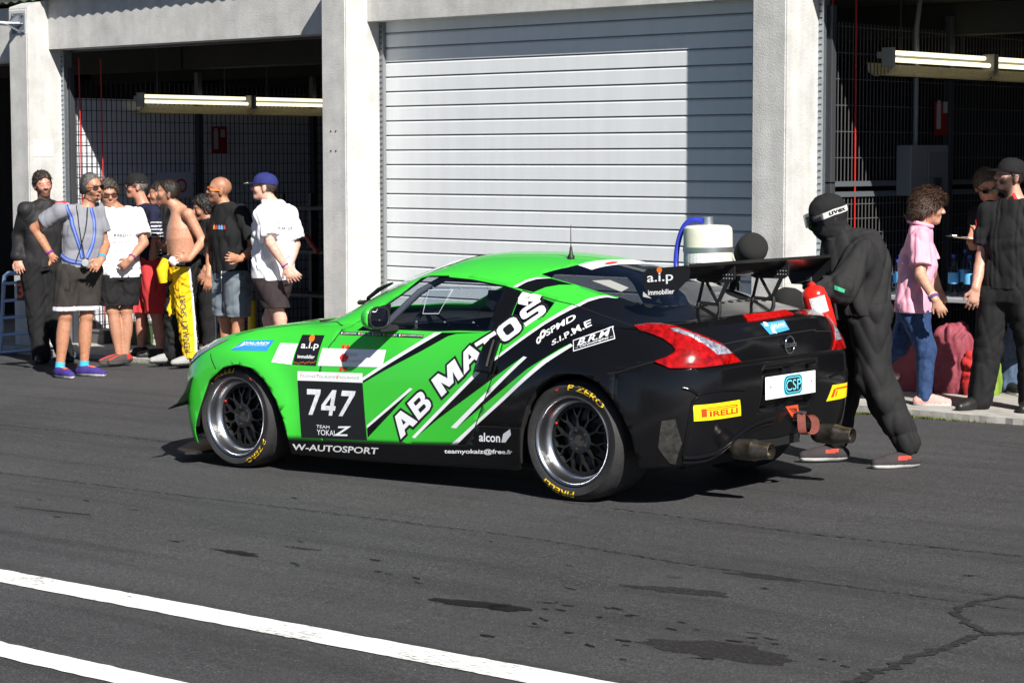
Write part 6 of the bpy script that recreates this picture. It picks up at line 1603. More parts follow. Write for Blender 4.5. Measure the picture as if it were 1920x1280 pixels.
    paint(np.exp(-(np.clip(np.abs(np.abs(x)-.034)-.013, 0, 1)**2+(z-.020)**2)/.00003)*(y > .05), hc, .85)
    ey = np.exp(-((np.abs(x)-.033)**2/.00014+(z+.003)**2/.00004))*(y > .05); paint(ey, (.02, .015, .012), .9)
    if sp.get('scalp'): paint(1/(1+np.exp((.0+.95*y-z)/.005))*(z > -.06), hc, sp['scalp'])
    if sp.get('skinfx') is not None: sp['skinfx'](V, col, J)
    at = o.data.attributes.new('tint', 'FLOAT_COLOR', 'POINT'); at.data.foreach_set('color', np.concatenate([col, np.ones((len(V), 1))], 1).astype(np.float32).ravel())
    # ---- hair
    if sp.get('hairdo'):
        hd = sp['hairdo']; kk = np.array(hd.get('r', (.083, .103, .100)))*hs; Fh = Field(c-.22*hs, c+.22*hs, .0065)
        Fh.add(p_ell(hp(0, -.012, .026+hd.get('lift', 0)), M_, kk), .01)
        for e in hd.get('lumps', []): Fh.add(p_ell(hp(*e[:3]), M_, np.array(e[3:6])*hs), .02)
        k0, sl_ = hd.get('line', (-.004, .95))
        lim = hd.get('low', -.075)
        Fh.clip(lambda X: np.maximum((k0+sl_*(((X-c)@f)/hs))-((X-c)@up)/hs, lim-((X-c)@up)/hs).astype(np.float32)*hs)
        Fh.ripple(hd.get('amp', .004), hd.get('wl', .028), sp.get('seed', 1))
        Vh, Qh = Fh.mesh(); Vh = smooth_mesh(Vh, Qh, 1, .3)
        # short locks standing off the mass of the hair
        rh = np.random.default_rng(sp.get('seed', 1)); nl_ = hd.get('locks', 700); ix = rh.integers(0, len(Vh), nl_); B_ = Vh[ix]; N_ = B_-hp(0, -.012, .0); N_ /= np.linalg.norm(N_, axis=1)[:, None]
        flow = (-f*.6-up*.8)[None]+rh.normal(0, .35, (nl_, 3)); T_ = flow-(flow*N_).sum(1)[:, None]*N_; T_ /= np.linalg.norm(T_, axis=1)[:, None]
        ln = rh.uniform(.5, 1.0, nl_)[:, None]*hd.get('len', .020); S_ = np.cross(N_, T_)*hd.get('wid', .0022); lift_ = hd.get('stand', .35)
        P1_ = B_+(T_*.6+N_*lift_)*ln; P2_ = B_+(T_*1.0+N_*lift_*.8)*ln*1.2+rh.normal(0, .003, (nl_, 3))
        o0 = len(Vh); Vx = np.concatenate([Vh, B_-S_, B_+S_, P1_-S_*.8, P1_+S_*.8, P2_]); k_ = np.arange(nl_)
        Fx = [tuple(q_) for q_ in Qh]+[(o0+i, o0+nl_+i, o0+3*nl_+i, o0+2*nl_+i) for i in k_]+[(o0+2*nl_+i, o0+3*nl_+i, o0+4*nl_+i) for i in k_]
        vobj('hair', Vx, Fx, mat('hair_'+sp['hairname'], tuple(hc), .5, noise=.55, scale=70, bump=.5, bscale=150), root, True)
    # ---- clothes
    for g in sp['clothes']:
        gw = g.get('grow', .014)*s; Fg = Field(lo, hi, g.get('h', .0085)); ty = g['type']
        if ty == 'shirt':
            Wg = list(np.array(W)*(1 if not fem else 1)); Wg[0] = Wg[0]*g.get('flare', 1.03); Wg[1] *= g.get('flare', 1.03)
            lowz = g['hem']; base = pel-np.array([0, 0, max(.02, pel[2]-lowz)])
            Fg.add(p_torso(base, nk, latH, latS, [Wg[0]]+Wg, [Dp[0]]+list(np.array(Dp)*1.0), gw), .02)
            for q in 'AB':
                sv = g.get('sleeve', .62)
                Fg.add(p_limb(nk-np.array([0, 0, .05]), J['sh'+q], np.array([.048, .046])*s+gw*.8), .03)
                if sv <= 0: continue
                if sv <= 1:
                    e = J['sh'+q]+(J['el'+q]-J['sh'+q])*sv; dd = nz(J['el'+q]-J['sh'+q]); f0, l0, h0 = p_limb(J['sh'+q], e+(e-J['sh'+q])*.15, np.array([.047, .054, .060])*s+gw*g.get('slw', .9))
                    Fg.add(((lambda X, f0=f0, e=e, dd=dd: np.maximum(f0(X), ((X-e)@dd)).astype(np.float32)), l0, h0), .03)
                else:
                    Fg.add(p_limb(J['sh'+q], J['el'+q], np.array([.047, .052, .050])*s+gw*.9), .03); e = J['el'+q]+(J['wr'+q]-J['el'+q])*(sv-1); Fg.add(p_limb(J['el'+q], e, np.array([.050, .050, .042, .040])*s+gw), .03)
            if g.get('collar'): Fg.add(p_limb(nk-np.array([0, 0, .06]), nk+np.array([0, 0, g['collar']-.04]), np.array([.074, .064])*s), .02)
            for e_ in g.get('extra', []): Fg.add(p_ell(e_[0], np.eye(3), e_[1]), .06)
            Fg.ripple(lambda X: g.get('amp', .0045)*1.6*np.ones(len(X)), g.get('wl', .13)*.85, sp.get('seed', 1)+3, (1.0, 1.0, .62))
            nl = g.get('neckline', .012)
            Fg.clip(lambda X: (lowz+g.get('hemtilt', 0)*(X[..., 0]-pel[0])-X[..., 2]).astype(np.float32))
            if not g.get('collar'): Fg.add(p_ell(nk+np.array([0, 0, .035])+nz(np.array([f[0], f[1], 0]))*.022, np.eye(3), np.array([.075, .075, .050])*s), .008, 's')
        else:
            top = g['waist']; Fg.add(p_torso(pel-np.array([0, 0, .05]), pel+np.array([0, 0, max(.06, top-pel[2])]), latH, latH, [W[0]*1.0, W[0]*1.02, W[1]*1.01], [Dp[0], Dp[0]*1.02, Dp[1]*1.0], min(gw, .010)), .02)
            for q in 'AB':
                if ty == 'shorts':
                    e = J['kn'+q]; Fg.add(p_limb(J['hi'+q]+np.array([0, 0, .0]), e+(e-J['hi'+q])*.12, np.array([.092, .088, .085, .083])*s+gw*g.get('lw', 1.0)), .035)
                else:
                    Fg.add(p_limb(J['hi'+q], J['kn'+q], np.array([.092, .084, .072, .062])*s+gw), .035)
                    e = J['an'+q]-np.array([0, 0, g.get('drop', .015)]); Fg.add(p_limb(J['kn'+q], e, np.array(g.get('shank', (.060, .060, .056, .054)))*s+gw*g.get('lw', .9)), .03)
            Fg.ripple(g.get('amp', .0045)*1.5, g.get('wl', .12)*.85, sp.get('seed', 1)+9, (1, 1, g.get('vs', .6)))
            Fg.clip(lambda X: (X[..., 2]-top).astype(np.float32))
            if ty == 'shorts':
                hm = g['hem']
                Fg.clip(lambda X: (hm-X[..., 2]).astype(np.float32))
        Vg, Qg = Fg.mesh(); og = vobj(g['name'], smooth_mesh(Vg, Qg, 1, .4), Qg, g['mats'], root, True)
        if 'paint' in g:
            me_ = og.data; ctr = np.array([np.array(p.center) for p in me_.polygons]); mi = g['paint'](ctr, J); me_.polygons.foreach_set('material_index', mi.astype(np.int32)); me_.update()
        g['obj'] = og
    # ---- shoes
    for q in 'AB':
        sh_ = sp.get('shoes')
        if not sh_ or q in sp.get('noshoe', ''): continue
        an, toe = J['an'+q], J['toe'+q]; d = toe-an; d[2] = 0; d = nz(d); side = np.array([-d[1], d[0], 0]); z0 = sp.get('footz'+q, 0.0)
        Fs = Field(np.minimum(an, toe)-.16, np.maximum(an, toe)+.16, .007); heel = an-d*.045; heel[2] = z0+.045; tp = an+d*.195*s; tp[2] = z0+.032
        Fs.add(p_limb(heel, tp, np.array([.040, .044, .043, .046, .045, .034])*s, side, 1.0), .02)
        Fs.add(p_limb(np.array([an[0], an[1], z0+.06]), np.array([an[0], an[1], z0+.105])+0*d, np.array([.046, .043])*s), .03)
        Fs.add(p_limb(np.array([an[0], an[1], z0+.075])+d*.02, tp-d*.08+np.array([0, 0, .02]), np.array([.036, .030])*s), .03)
        Fs.clip(lambda X: np.maximum(z0+.002-X[..., 2], X[..., 2]-(z0+sh_.get('top', .098))).astype(np.float32))
        Vs, Qs = Fs.mesh(); os_ = vobj('shoe', smooth_mesh(Vs, Qs, 1, .3), Qs, [sh_['upper'], sh_['sole'], sh_.get('accent', sh_['upper'])], root, True)
        ctr = np.array([np.array(p.center) for p in os_.data.polygons]); t_ = (ctr-an)@d; zz = ctr[:, 2]-z0
        mi = np.where(zz < sh_.get('soleh', .024), 1, 0); ac = sh_.get('accfn')
        if ac: mi = np.where((mi == 0) & ac(t_, zz, (ctr-an)@side), 2, mi)
        os_.data.polygons.foreach_set('material_index', mi.astype(np.int32))
        if sh_.get('sock'):
            b_ = bmesh.new(); sd = nz(J['kn'+q]-an); add_tube(b_, [an-sd*.01, an+sd*.03, an+sd*.055], [.044*s, .043*s, .043*s], 16); bobj('sock', b_, sh_['sock'], root, 60)
    sp['root'] = root; sp['hp'] = hp; sp['Jn'] = J; sp['hf'] = (c, f, up, r, hs); return root
def on_head(sp, bmx, name, m, smooth=40):
    """bmx is built in head coordinates (right, forward, up)"""
    c, f, up, r, hs = sp['hf']; mt = Matrix((tuple(r*hs), tuple(f*hs), tuple(up*hs))).transposed().to_4x4(); mt.translation = Vector(c)
    bmesh.ops.transform(bmx, matrix=mt, verts=bmx.verts[:]); return bobj(name, bmx, m, sp['root'], smooth)
def sunglasses(sp, lens, frame, name='sunglasses'):
    b_ = bmesh.new()
    for e in (-1, 1):
        pts = [(e*.034+.027*math.copysign(abs(math.cos(a))**.75, math.cos(a)), .1015-.010*abs(e*.034+.027*math.cos(a))/.06, -.004+.018*math.copysign(abs(math.sin(a))**.8, math.sin(a))) for a in np.linspace(0, 2*math.pi, 21)[:-1]]
        f_ = b_.faces.new([b_.verts.new(p) for p in pts])
    bmesh.ops.solidify(b_, geom=b_.faces[:], thickness=.006); o = on_head(sp, b_, name, lens)
    b_ = bmesh.new()
    for e in (-1, 1): add_tube(b_, [(e*.060, .092, .002), (e*.078, .065, .003), (e*.083, 0, .002), (e*.082, -.02, -.006)], .004, 6)
    add_tube(b_, [(-.058, .094, .013), (0, .107, .008), (.058, .094, .013)], .0035, 6); c, f, up, r, hs = sp['hf']
    mt = Matrix((tuple(r*hs), tuple(f*hs), tuple(up*hs))).transposed().to_4x4(); mt.translation = Vector(c); bmesh.ops.transform(b_, matrix=mt, verts=b_.verts[:])
    bobj('frame', b_, frame, o, 40)
def cap(sp, m, m2=None, text=None, piping=None):
    b_ = bmesh.new(); nu, nv = 28, 9; rings = []
    for j in range(nv+1):
        a = math.pi/2*j/nv; rings.append([b_.verts.new((.089*math.cos(t_)*math.cos(a)**.8, -.010+.112*math.sin(t_)*math.cos(a)**.8, .030+.095*math.sin(a)-.012*(1-j/nv)*math.sin(t_)*-1*0)) for t_ in np.linspace(0, 2*math.pi, nu+1)[:-1]])
    for j in range(nv):
        for k in range(nu):
            try: b_.faces.new((rings[j][k], rings[j][(k+1) % nu], rings[j+1][(k+1) % nu], rings[j+1][k]))
            except ValueError: pass
    bmesh.ops.remove_doubles(b_, verts=b_.verts[:], dist=1e-4); add_lathe(b_, [(.008, .124), (.006, .130), (.0005, .131)], 10, mat=Matrix.Translation((0, -.01, 0)))
    o = on_head(sp, b_, 'cap', m, 60)
    b_ = bmesh.new(); n = 18; A, B = [], []
    for k in range(n+1):
        t_ = math.pi*(.12+.76*k/n); x = .088*math.cos(t_); y = -.010+.112*math.sin(t_); A.append(b_.verts.new((x, y-.006, .032))); u = math.sin(math.pi*k/n)
        B.append(b_.verts.new((x*1.05, y+.078*u**.6, .034-.030*u+.012*(x/.088)**2*-1)))
    for k in range(n): b_.faces.new((A[k], A[k+1], B[k+1], B[k]))
    bmesh.ops.solidify(b_, geom=b_.faces[:], thickness=.004); c, f, up, r, hs = sp['hf']; mt = Matrix((tuple(r*hs), tuple(f*hs), tuple(up*hs))).transposed().to_4x4(); mt.translation = Vector(c); bmesh.ops.transform(b_, matrix=mt, verts=b_.verts[:])
    bobj('visor', b_, m2 or m, o, 40)
    if piping:
        b_ = bmesh.new(); add_tube(b_, [(v[0]*1.0, v[1], v[2]) for v in [(x_*1.05*.088/.088, y_, z_) for x_, y_, z_ in []]] or [(-.05, .145, .018), (0, .176, .008), (.05, .145, .018)], .0025, 6)
        bmesh.ops.transform(b_, matrix=mt, verts=b_.verts[:]); bobj('piping', b_, piping, o)
    return o
def headset(sp, m, mic=True):
    b_ = bmesh.new()
    add_tube(b_, [(.097*math.cos(a), -.012, .02+.108*math.sin(a)) for a in np.linspace(-.1, math.pi+.1, 21)], .007, 8)
    for e in (-1, 1): add_lathe(b_, [(.030, -.014), (.040, -.008), (.040, .012), (.026, .024), (.001, .025)], 20, axis='X', mat=Matrix.Translation((e*.092, -.008, -.010)) @ Matrix.Scale(e, 4, (1, 0, 0)))
    if mic: add_tube(b_, [(.095, .0, -.03), (.085, .07, -.06), (.045, .112, -.072)], .004, 6); add_lathe(b_, [(.001, -.012), (.010, -.008), (.010, .008), (.001, .012)], 10, axis='X', mat=Matrix.Translation((.040, .113, -.072)))
    bmesh.ops.recalc_face_normals(b_, faces=b_.faces[:]); return on_head(sp, b_, 'headset', m, 40)
def print_on(sp, g, items, m, name='shirt_print', off=.004, cellu=.1):
    """lettering laid on a garment as seen from the front of the scene"""
    og = g['obj']; bv = BVHTree.FromPolygons([v.co[:] for v in og.data.vertices], [p.vertices[:] for p in og.data.polygons])
    b_ = text_bm(items, cellu, .3) if isinstance(items[0], tuple) and isinstance(items[0][0], str) else poly_bm(items)
    if not (isinstance(items[0], tuple) and isinstance(items[0][0], str)): grid_cut(b_, .02, .02)
    for v in b_.verts:
        hh = bv.ray_cast(Vector((v.co.x, -2, v.co.y)), Vector((0, 1, 0)))
        v.co = (hh[0]+Vector((0, -off, 0))) if hh[0] is not None else Vector((v.co.x, 0, v.co.y))
    for f_ in b_.faces:
        f_.normal_update()
        if f_.normal.y > 0: f_.normal_flip()
    return bobj(name, b_, m, og)
# where the joints of each person are, in metres from the ground point between the feet (right, away, up)
PPL = {
'p1': {"loc":[-17.847,12.946,-0.266],"J":{"neck":[0.023,-0.0,1.574],"crown":[-0.008,0.0,1.869],"chin":[0.032,0.0,1.594],"face":[0.447,-0.894,0.0],"sh":[[-0.146,-0.085,1.5],[0.192,0.085,1.5]],"el":[[-0.226,0.047,1.231],[0.176,0.268,1.251]],"wr":[[-0.22,-0.13,1.031],[0.202,0.119,1.029]],"ti":[[-0.176,-0.206,0.876],[0.22,0.019,0.883]],"hi":[[-0.095,-0.045,0.959],[0.083,0.045,0.959]],"kn":[[-0.066,-0.045,0.491],[0.066,0.045,0.485]],"an":[[-0.026,-0.045,0.085],[0.181,0.095,0.085]],"toe":[[-0.007,-0.244,0.085],[0.27,-0.084,0.085]]},"s":1.05},
'p2': {"loc":[-16.191,12.098,-0.241],"J":{"neck":[0.108,-0.0,1.537],"crown":[0.131,-0.0,1.84],"chin":[0.186,-0.0,1.563],"face":[0.783,-0.622,0.0],"sh":[[-0.111,-0.097,1.5],[0.181,0.097,1.5]],"el":[[-0.359,-0.025,1.342],[0.25,0.097,1.185]],"wr":[[-0.212,-0.025,1.095],[0.257,-0.135,1.065]],"ti":[[-0.118,-0.152,1.02],[0.196,-0.277,0.981]],"hi":[[-0.047,-0.054,0.947],[0.116,0.054,0.947]],"kn":[[-0.092,-0.054,0.556],[0.077,0.054,0.548]],"an":[[-0.144,-0.074,0.085],[0.049,0.054,0.085]],"toe":[[-0.013,-0.225,0.085],[0.232,-0.027,0.085]]},"s":1.03},
'p3': {"loc":[-16.816,13.073,-0.231],"J":{"neck":[0.014,-0.0,1.486],"crown":[-0.096,-0.0,1.748],"chin":[-0.083,-0.0,1.441],"face":[0.352,-0.936,-0.02],"sh":[[-0.143,-0.05,1.417],[0.171,0.05,1.417]],"el":[[-0.181,0.093,1.167],[0.25,-0.048,1.157]],"wr":[[-0.174,0.232,0.959],[0.141,-0.214,1.006]],"ti":[[-0.157,0.232,0.848],[0.049,-0.214,0.929]],"hi":[[-0.09,-0.028,0.86],[0.088,0.028,0.86]],"kn":[[-0.064,-0.028,0.517],[0.062,0.028,0.513]],"an":[[-0.008,-0.028,0.085],[0.046,0.008,0.085]],"toe":[[-0.159,-0.159,0.085],[-0.074,-0.152,0.085]]},"s":0.98},
'p4': {"loc":[-17.077,13.655,-0.225],"J":{"neck":[-0.049,-0.0,1.499],"crown":[-0.1,-0.0,1.817],"chin":[-0.155,0.0,1.527],"face":[-0.967,-0.249,-0.05],"sh":[[-0.113,0.149,1.424],[0.062,-0.149,1.424]],"el":[[-0.178,0.149,1.137],[0.082,-0.149,1.119]],"wr":[[-0.2,0.149,0.909],[0.019,-0.171,0.865]],"ti":[[-0.203,0.149,0.758],[-0.003,-0.171,0.691]],"hi":[[-0.07,0.084,0.897],[0.029,-0.084,0.897]],"kn":[[-0.106,0.084,0.439],[0.073,-0.084,0.435]],"an":[[-0.111,0.084,0.085],[0.105,-0.084,0.085]],"toe":[[-0.301,0.021,0.085],[-0.085,-0.145,0.085]]},"s":1.03},
'p5': {"loc":[-16.649,13.544,-0.218],"J":{"neck":[-0.085,0.45,1.485],"crown":[-0.149,0.45,1.726],"chin":[-0.171,0.45,1.497],"face":[-0.953,-0.301,-0.03],"sh":[[-0.186,0.584,1.415],[0.015,0.316,1.415]],"el":[[-0.173,0.584,1.186],[-0.028,0.406,1.138]],"wr":[[-0.139,0.36,1.068],[-0.06,0.164,1.061]],"ti":[[-0.156,0.36,1.14],[-0.074,0.008,1.126]],"hi":[[-0.114,0.526,0.884],[0.0,0.374,0.884]],"kn":[[-0.111,0.526,0.462],[-0.015,0.374,0.473]],"an":[[-0.08,0.526,0.085],[-0.003,0.374,0.085]],"toe":[[-0.25,0.42,0.085],[-0.172,0.268,0.085]]},"s":1.0},
'p6': {"loc":[-16.188,13.289,-0.212],"J":{"neck":[0.009,-0.0,1.488],"crown":[-0.045,-0.0,1.74],"chin":[-0.146,0.0,1.505],"face":[-0.978,-0.2,-0.06],"sh":[[-0.009,0.152,1.419],[0.117,-0.152,1.419]],"el":[[-0.032,0.152,1.21],[0.246,-0.152,1.169]],"wr":[[-0.056,-0.047,1.062],[0.141,-0.313,1.009]],"ti":[[-0.074,-0.047,0.959],[0.035,-0.44,1.028]],"hi":[[0.003,0.086,0.922],[0.074,-0.086,0.922]],"kn":[[-0.066,0.086,0.519],[0.067,-0.086,0.547]],"an":[[-0.096,0.126,0.085],[0.123,-0.086,0.085]],"toe":[[-0.278,0.045,0.085],[-0.038,-0.204,0.085]]},"s":0.98},
'p7': {"loc":[-16.91,14.176,-0.222],"J":{"neck":[0.055,0.25,1.341],"crown":[0.032,0.25,1.579],"chin":[-0.073,0.25,1.317],"face":[-0.831,-0.342,-0.44],"sh":[[-0.013,0.404,1.271],[0.123,0.096,1.271]],"el":[[-0.043,0.404,1.007],[0.091,0.096,1.019]],"wr":[[-0.083,0.404,0.84],[0.041,-0.085,0.846]],"ti":[[-0.103,0.404,0.71],[-0.015,-0.085,0.737]],"hi":[[-0.027,0.337,0.755],[0.05,0.163,0.755]],"kn":[[-0.042,0.337,0.379],[0.037,0.163,0.392]],"an":[[-0.028,0.337,0.085],[0.051,0.163,0.085]],"toe":[[-0.224,0.298,0.085],[-0.145,0.124,0.085]]},"s":1.0},
'p8': {"loc":[-15.582,13.374,-0.203],"J":{"neck":[-0.019,-0.0,1.506],"crown":[-0.024,0.0,1.762],"chin":[-0.126,-0.0,1.506],"face":[-0.975,-0.221,-0.03],"sh":[[-0.084,0.126,1.429],[0.138,-0.126,1.429]],"el":[[-0.177,0.126,1.06],[0.266,-0.126,1.112]],"wr":[[-0.178,-0.012,0.845],[0.155,-0.334,1.015]],"ti":[[-0.194,-0.012,0.718],[0.029,-0.443,1.047]],"hi":[[-0.052,0.071,0.861],[0.073,-0.071,0.861]],"kn":[[-0.041,0.071,0.439],[0.096,-0.071,0.449]],"an":[[-0.029,0.071,0.085],[0.075,-0.071,0.085]],"toe":[[-0.211,-0.01,0.085],[-0.108,-0.153,0.085]]},"s":1.0},
'p9': {"loc":[-14.933,13.334,-0.193],"J":{"neck":[0.013,-0.0,1.53],"crown":[-0.018,-0.0,1.789],"chin":[-0.108,0.0,1.541],"face":[-0.999,-0.05,-0.02],"sh":[[0.144,0.137,1.402],[-0.062,-0.137,1.402]],"el":[[0.201,0.137,1.135],[0.024,-0.295,1.16]],"wr":[[0.158,-0.022,0.934],[0.153,-0.295,0.956]],"ti":[[0.235,-0.022,0.839],[0.212,-0.295,0.833]],"hi":[[0.07,0.078,0.842],[-0.046,-0.078,0.842]],"kn":[[-0.037,0.078,0.462],[0.08,-0.078,0.473]],"an":[[-0.024,0.078,0.085],[0.092,-0.078,0.085]],"toe":[[-0.214,0.014,0.085],[-0.103,-0.034,0.085]]},"s":1.02},
'pusher': {"loc":[-7.058,11.134,-0.107],"J":{"neck":[-0.266,-0.0,1.368],"crown":[-0.333,-0.0,1.615],"chin":[-0.356,0.0,1.332],"face":[-0.88,-0.22,-0.42],"sh":[[-0.249,0.159,1.278],[-0.161,-0.159,1.278]],"el":[[-0.242,0.319,1.031],[-0.299,-0.324,1.075]],"wr":[[-0.292,0.57,1.023],[-0.411,-0.324,1.069]],"ti":[[-0.334,0.57,1.036],[-0.453,-0.324,1.088]],"hi":[[-0.155,0.092,0.921],[-0.104,-0.092,0.921]],"kn":[[-0.196,0.192,0.529],[-0.076,-0.092,0.543]],"an":[[-0.251,0.192,0.085],[0.127,-0.112,0.085]],"toe":[[-0.45,0.172,0.085],[-0.068,-0.156,0.085]]},"s":1.0},
'woman': {"loc":[-8.438,13.935,-0.088],"J":{"neck":[-0.086,0.0,1.313],"crown":[-0.048,-0.0,1.583],"chin":[0.004,-0.0,1.284],"face":[0.972,-0.12,-0.2],"sh":[[-0.116,-0.15,1.228],[-0.054,0.15,1.228]],"el":[[-0.126,-0.239,0.969],[0.023,0.15,0.991]],"wr":[[-0.047,-0.387,0.802],[0.108,0.315,0.844]],"ti":[[0.021,-0.387,0.689],[0.145,0.315,0.74]],"hi":[[-0.147,-0.091,0.693],[-0.11,0.091,0.693]],"kn":[[-0.049,-0.091,0.419],[-0.211,0.141,0.425]],"an":[[-0.061,-0.091,0.085],[-0.399,0.191,0.257]],"toe":[[0.138,-0.101,0.085],[-0.279,0.191,0.097]]},"s":0.93},
'writer': {"loc":[-8.278,14.787,-0.086],"J":{"neck":[-0.009,0.3,1.435],"crown":[-0.14,0.3,1.724],"chin":[-0.096,0.3,1.436],"face":[0.12,-0.847,-0.518],"sh":[[-0.169,0.351,1.365],[0.151,0.249,1.365]],"el":[[-0.181,0.351,1.096],[0.091,0.249,1.1]],"wr":[[-0.274,0.126,1.176],[-0.076,0.064,1.16]],"ti":[[-0.249,0.126,1.238],[-0.182,0.064,1.178]],"hi":[[-0.053,0.329,0.722],[0.128,0.271,0.722]],"kn":[[-0.004,0.329,0.343],[0.073,0.271,0.348]],"an":[[-0.034,0.329,0.085],[0.061,0.271,0.085]],"toe":[[-0.094,0.138,0.085],[0.102,0.076,0.085]]},"s":1.0},
'capman': {"loc":[-7.833,13.963,-0.08],"J":{"neck":[0.054,0.0,1.501],"crown":[0.049,0.0,1.798],"chin":[-0.04,0.0,1.551],"face":[-0.953,-0.278,0.119],"sh":[[-0.119,0.096,1.414],[0.17,-0.096,1.414]],"el":[[-0.164,0.096,1.096],[0.24,-0.096,1.112]],"wr":[[-0.234,-0.034,0.878],[0.195,-0.229,0.889]],"ti":[[-0.255,-0.034,0.754],[0.181,-0.229,0.758]],"hi":[[-0.079,0.054,0.834],[0.084,-0.054,0.834]],"kn":[[-0.12,0.054,0.439],[0.162,-0.054,0.447]],"an":[[-0.172,0.054,0.085],[0.17,-0.054,0.085]],"toe":[[-0.337,-0.059,0.085],[0.069,-0.226,0.085]]},"s":1.03},
}
PYAW = 0.73321
C_ = cloth
BLK = C_('black_knit', (.009, .009, .010)); BLK2 = C_('black_cotton', (.012, .012, .013)); BLKN = C_('black_nylon', (.016, .016, .017), .6)
RUB = mat('white_rubber', (.62, .62, .60), .6); RUBD = mat('dark_rubber', (.015, .015, .016), .7); SHB = mat('black_shoe', (.012, .012, .012), .45)
SUNG = mat('dark_lens', (.006, .005, .005), .08, coat=1); FRMB = mat('black_frame', (.006, .006, .006), .35)
G = 'people watching from the garages and crew around the car'
def mk(key, label, **kw):
    d = dict(PPL[key]); JJ = {}
    for k, v in d['J'].items():
        if isinstance(v[0], list): JJ[k+'A'], JJ[k+'B'] = v
        else: JJ[k] = v
    sp = dict(J=JJ, loc=d['loc'], rz=PYAW, s=d['s'], label=label, **kw); sp['seed'] = sum(map(ord, key)); person(sp); return sp
SHORTH = dict(r=(.083, .104, .098), amp=.004)
# man in black at the far left
p1 = mk('p1', 'bearded man in a black zip jacket and black trousers beside the ladder barrier', skin=(.50, .255, .185), hair=(.022, .014, .010), hairname='dark', beard=.75, hairdo=dict(r=(.084, .104, .106), amp=.007, lift=.004, line=(.0, .85)),
   clothes=[dict(type='trousers', name='trousers', waist=1.0, mats=BLK2, grow=.022, lw=1.2, amp=.0045, wl=.13), dict(type='shirt', name='jacket', hem=.93, sleeve=1.93, mats=[BLKN, C_('red_patch', (.55, .02, .02)), C_('white_patch', (.75, .75, .75))], grow=.018, flare=1.06, collar=.025, amp=.0034, wl=.16,
       paint=lambda c, J: np.where((c[:, 0] > J['shB'][0]-.06) & (c[:, 0] < J['shB'][0]+.10) & (c[:, 2] > J['shB'][2]+.035) & (c[:, 1] < J['shB'][1]+.05), np.where(np.abs(c[:, 2]-(J['shB'][2]+.045)) < .010, 2, 1), 0))], shoes=dict(upper=SHB, sole=RUBD), curlA=.5)
# man with the headset and the blue harness
SH2 = dict(upper=C_('purple_mesh', (.045, .03, .17)), sole=RUB, accent=mat('orange_laces', (.85, .12, .05), .6), sock=C_('blue_sock', (.05, .40, .62)), accfn=lambda t, z, x: (np.abs(x) < .022) & (t > .02) & (t < .13) & (z > .05))
p2 = mk('p2', 'man in a grey t-shirt with a blue harness, headset and sunglasses', skin=(.40, .195, .115), hair=(.10, .095, .09), hairname='grey', beard=.15, hairdo=dict(r=(.082, .100, .098), amp=.004, line=(.015, .95)), curlA=.9, palmA=-1, curlB=.8,
   clothes=[dict(type='shorts', name='shorts', waist=1.03, hem=.60, mats=[C_('charcoal_shorts', (.032, .028, .026)), C_('white_trim', (.62, .62, .66))], grow=.020, paint=lambda c, J: (c[:, 2] < .645).astype(int)),
            dict(type='shirt', name='shirt', hem=.99, sleeve=.62, mats=C_('grey_tee', (.215, .22, .25), .9, .06), grow=.017, amp=.0028, flare=1.0)], shoes=SH2)
sunglasses(p2, SUNG, FRMB); headset(p2, BLKN)
# man in the white t-shirt behind him
p3 = mk('p3', 'man in a white printed t-shirt and black shorts with tinted glasses', skin=(.40, .205, .13), hair=(.045, .035, .028), hairname='dark_grey', hairdo=dict(r=(.089, .106, .108), amp=.009, wl=.04, lift=.006), curlB=.6, curlA=.6, beard=.12,
   clothes=[dict(type='shorts', name='shorts', waist=.86, hem=.56, mats=C_('black_shorts', (.012, .012, .013)), grow=.022), dict(type='shirt', name='shirt', hem=.83, sleeve=.70, mats=C_('white_tee', (.72, .72, .76), .9, .03), grow=.022, amp=.006, flare=1.05)],
   shoes=dict(upper=C_('grey_shoe', (.055, .05, .048)), sole=mat('grey_sole', (.10, .10, .095), .7), accent=C_('red_shoe', (.45, .04, .03)), accfn=lambda t, z, x: ((t < .02) & (z > .05)) | ((np.abs(x) < .02) & (z > .05))))
sunglasses(p3, mat('brown_lens', (.07, .02, .012), .1, coat=1), FRMB, 'glasses')
p4 = mk('p4', 'man in a navy top, red shorts and a black cap seen from the side', skin=(.47, .225, .155), hair=(.16, .15, .14), hairname='pale_grey', hairdo=dict(r=(.080, .100, .085), amp=.002, line=(-.01, .9), low=-.05), curlB=.5,
   clothes=[dict(type='shorts', name='shorts', waist=1.0, hem=.44, mats=C_('red_shorts', (.56, .045, .05)), grow=.026, amp=.006), dict(type='shirt', name='shirt', hem=.93, sleeve=.75, mats=[C_('navy_jersey', (.012, .014, .035)), C_('white_stripe', (.60, .60, .62))], grow=.018,
       paint=lambda c, J: ((c[:, 2] < 1.34) & (np.mod(c[:, 2], .034) < .011) & (np.abs(c[:, 1]-np.median(c[:, 1])) < .4) & ((c[:, 0] > .05) | (c[:, 0] < -.12))).astype(int))], shoes=dict(upper=SHB, sole=RUBD))
cap(p4, C_('black_cap', (.010, .010, .011))); sunglasses(p4, mat('clear_lens', (.25, .2, .18), .1, alpha=.5), FRMB, 'glasses')
p5 = mk('p5', 'man in a black shirt with a headset half hidden behind the shirtless man', skin=(.36, .185, .12), hair=(.02, .015, .012), hairname='black', hairdo=SHORTH, curlB=1.0,
   clothes=[dict(type='trousers', name='trousers', waist=.95, mats=BLK2, grow=.02), dict(type='shirt', name='shirt', hem=.85, sleeve=1.0, mats=C_('black_shirt', (.014, .014, .015)), grow=.018)], shoes=dict(upper=SHB, sole=RUBD))
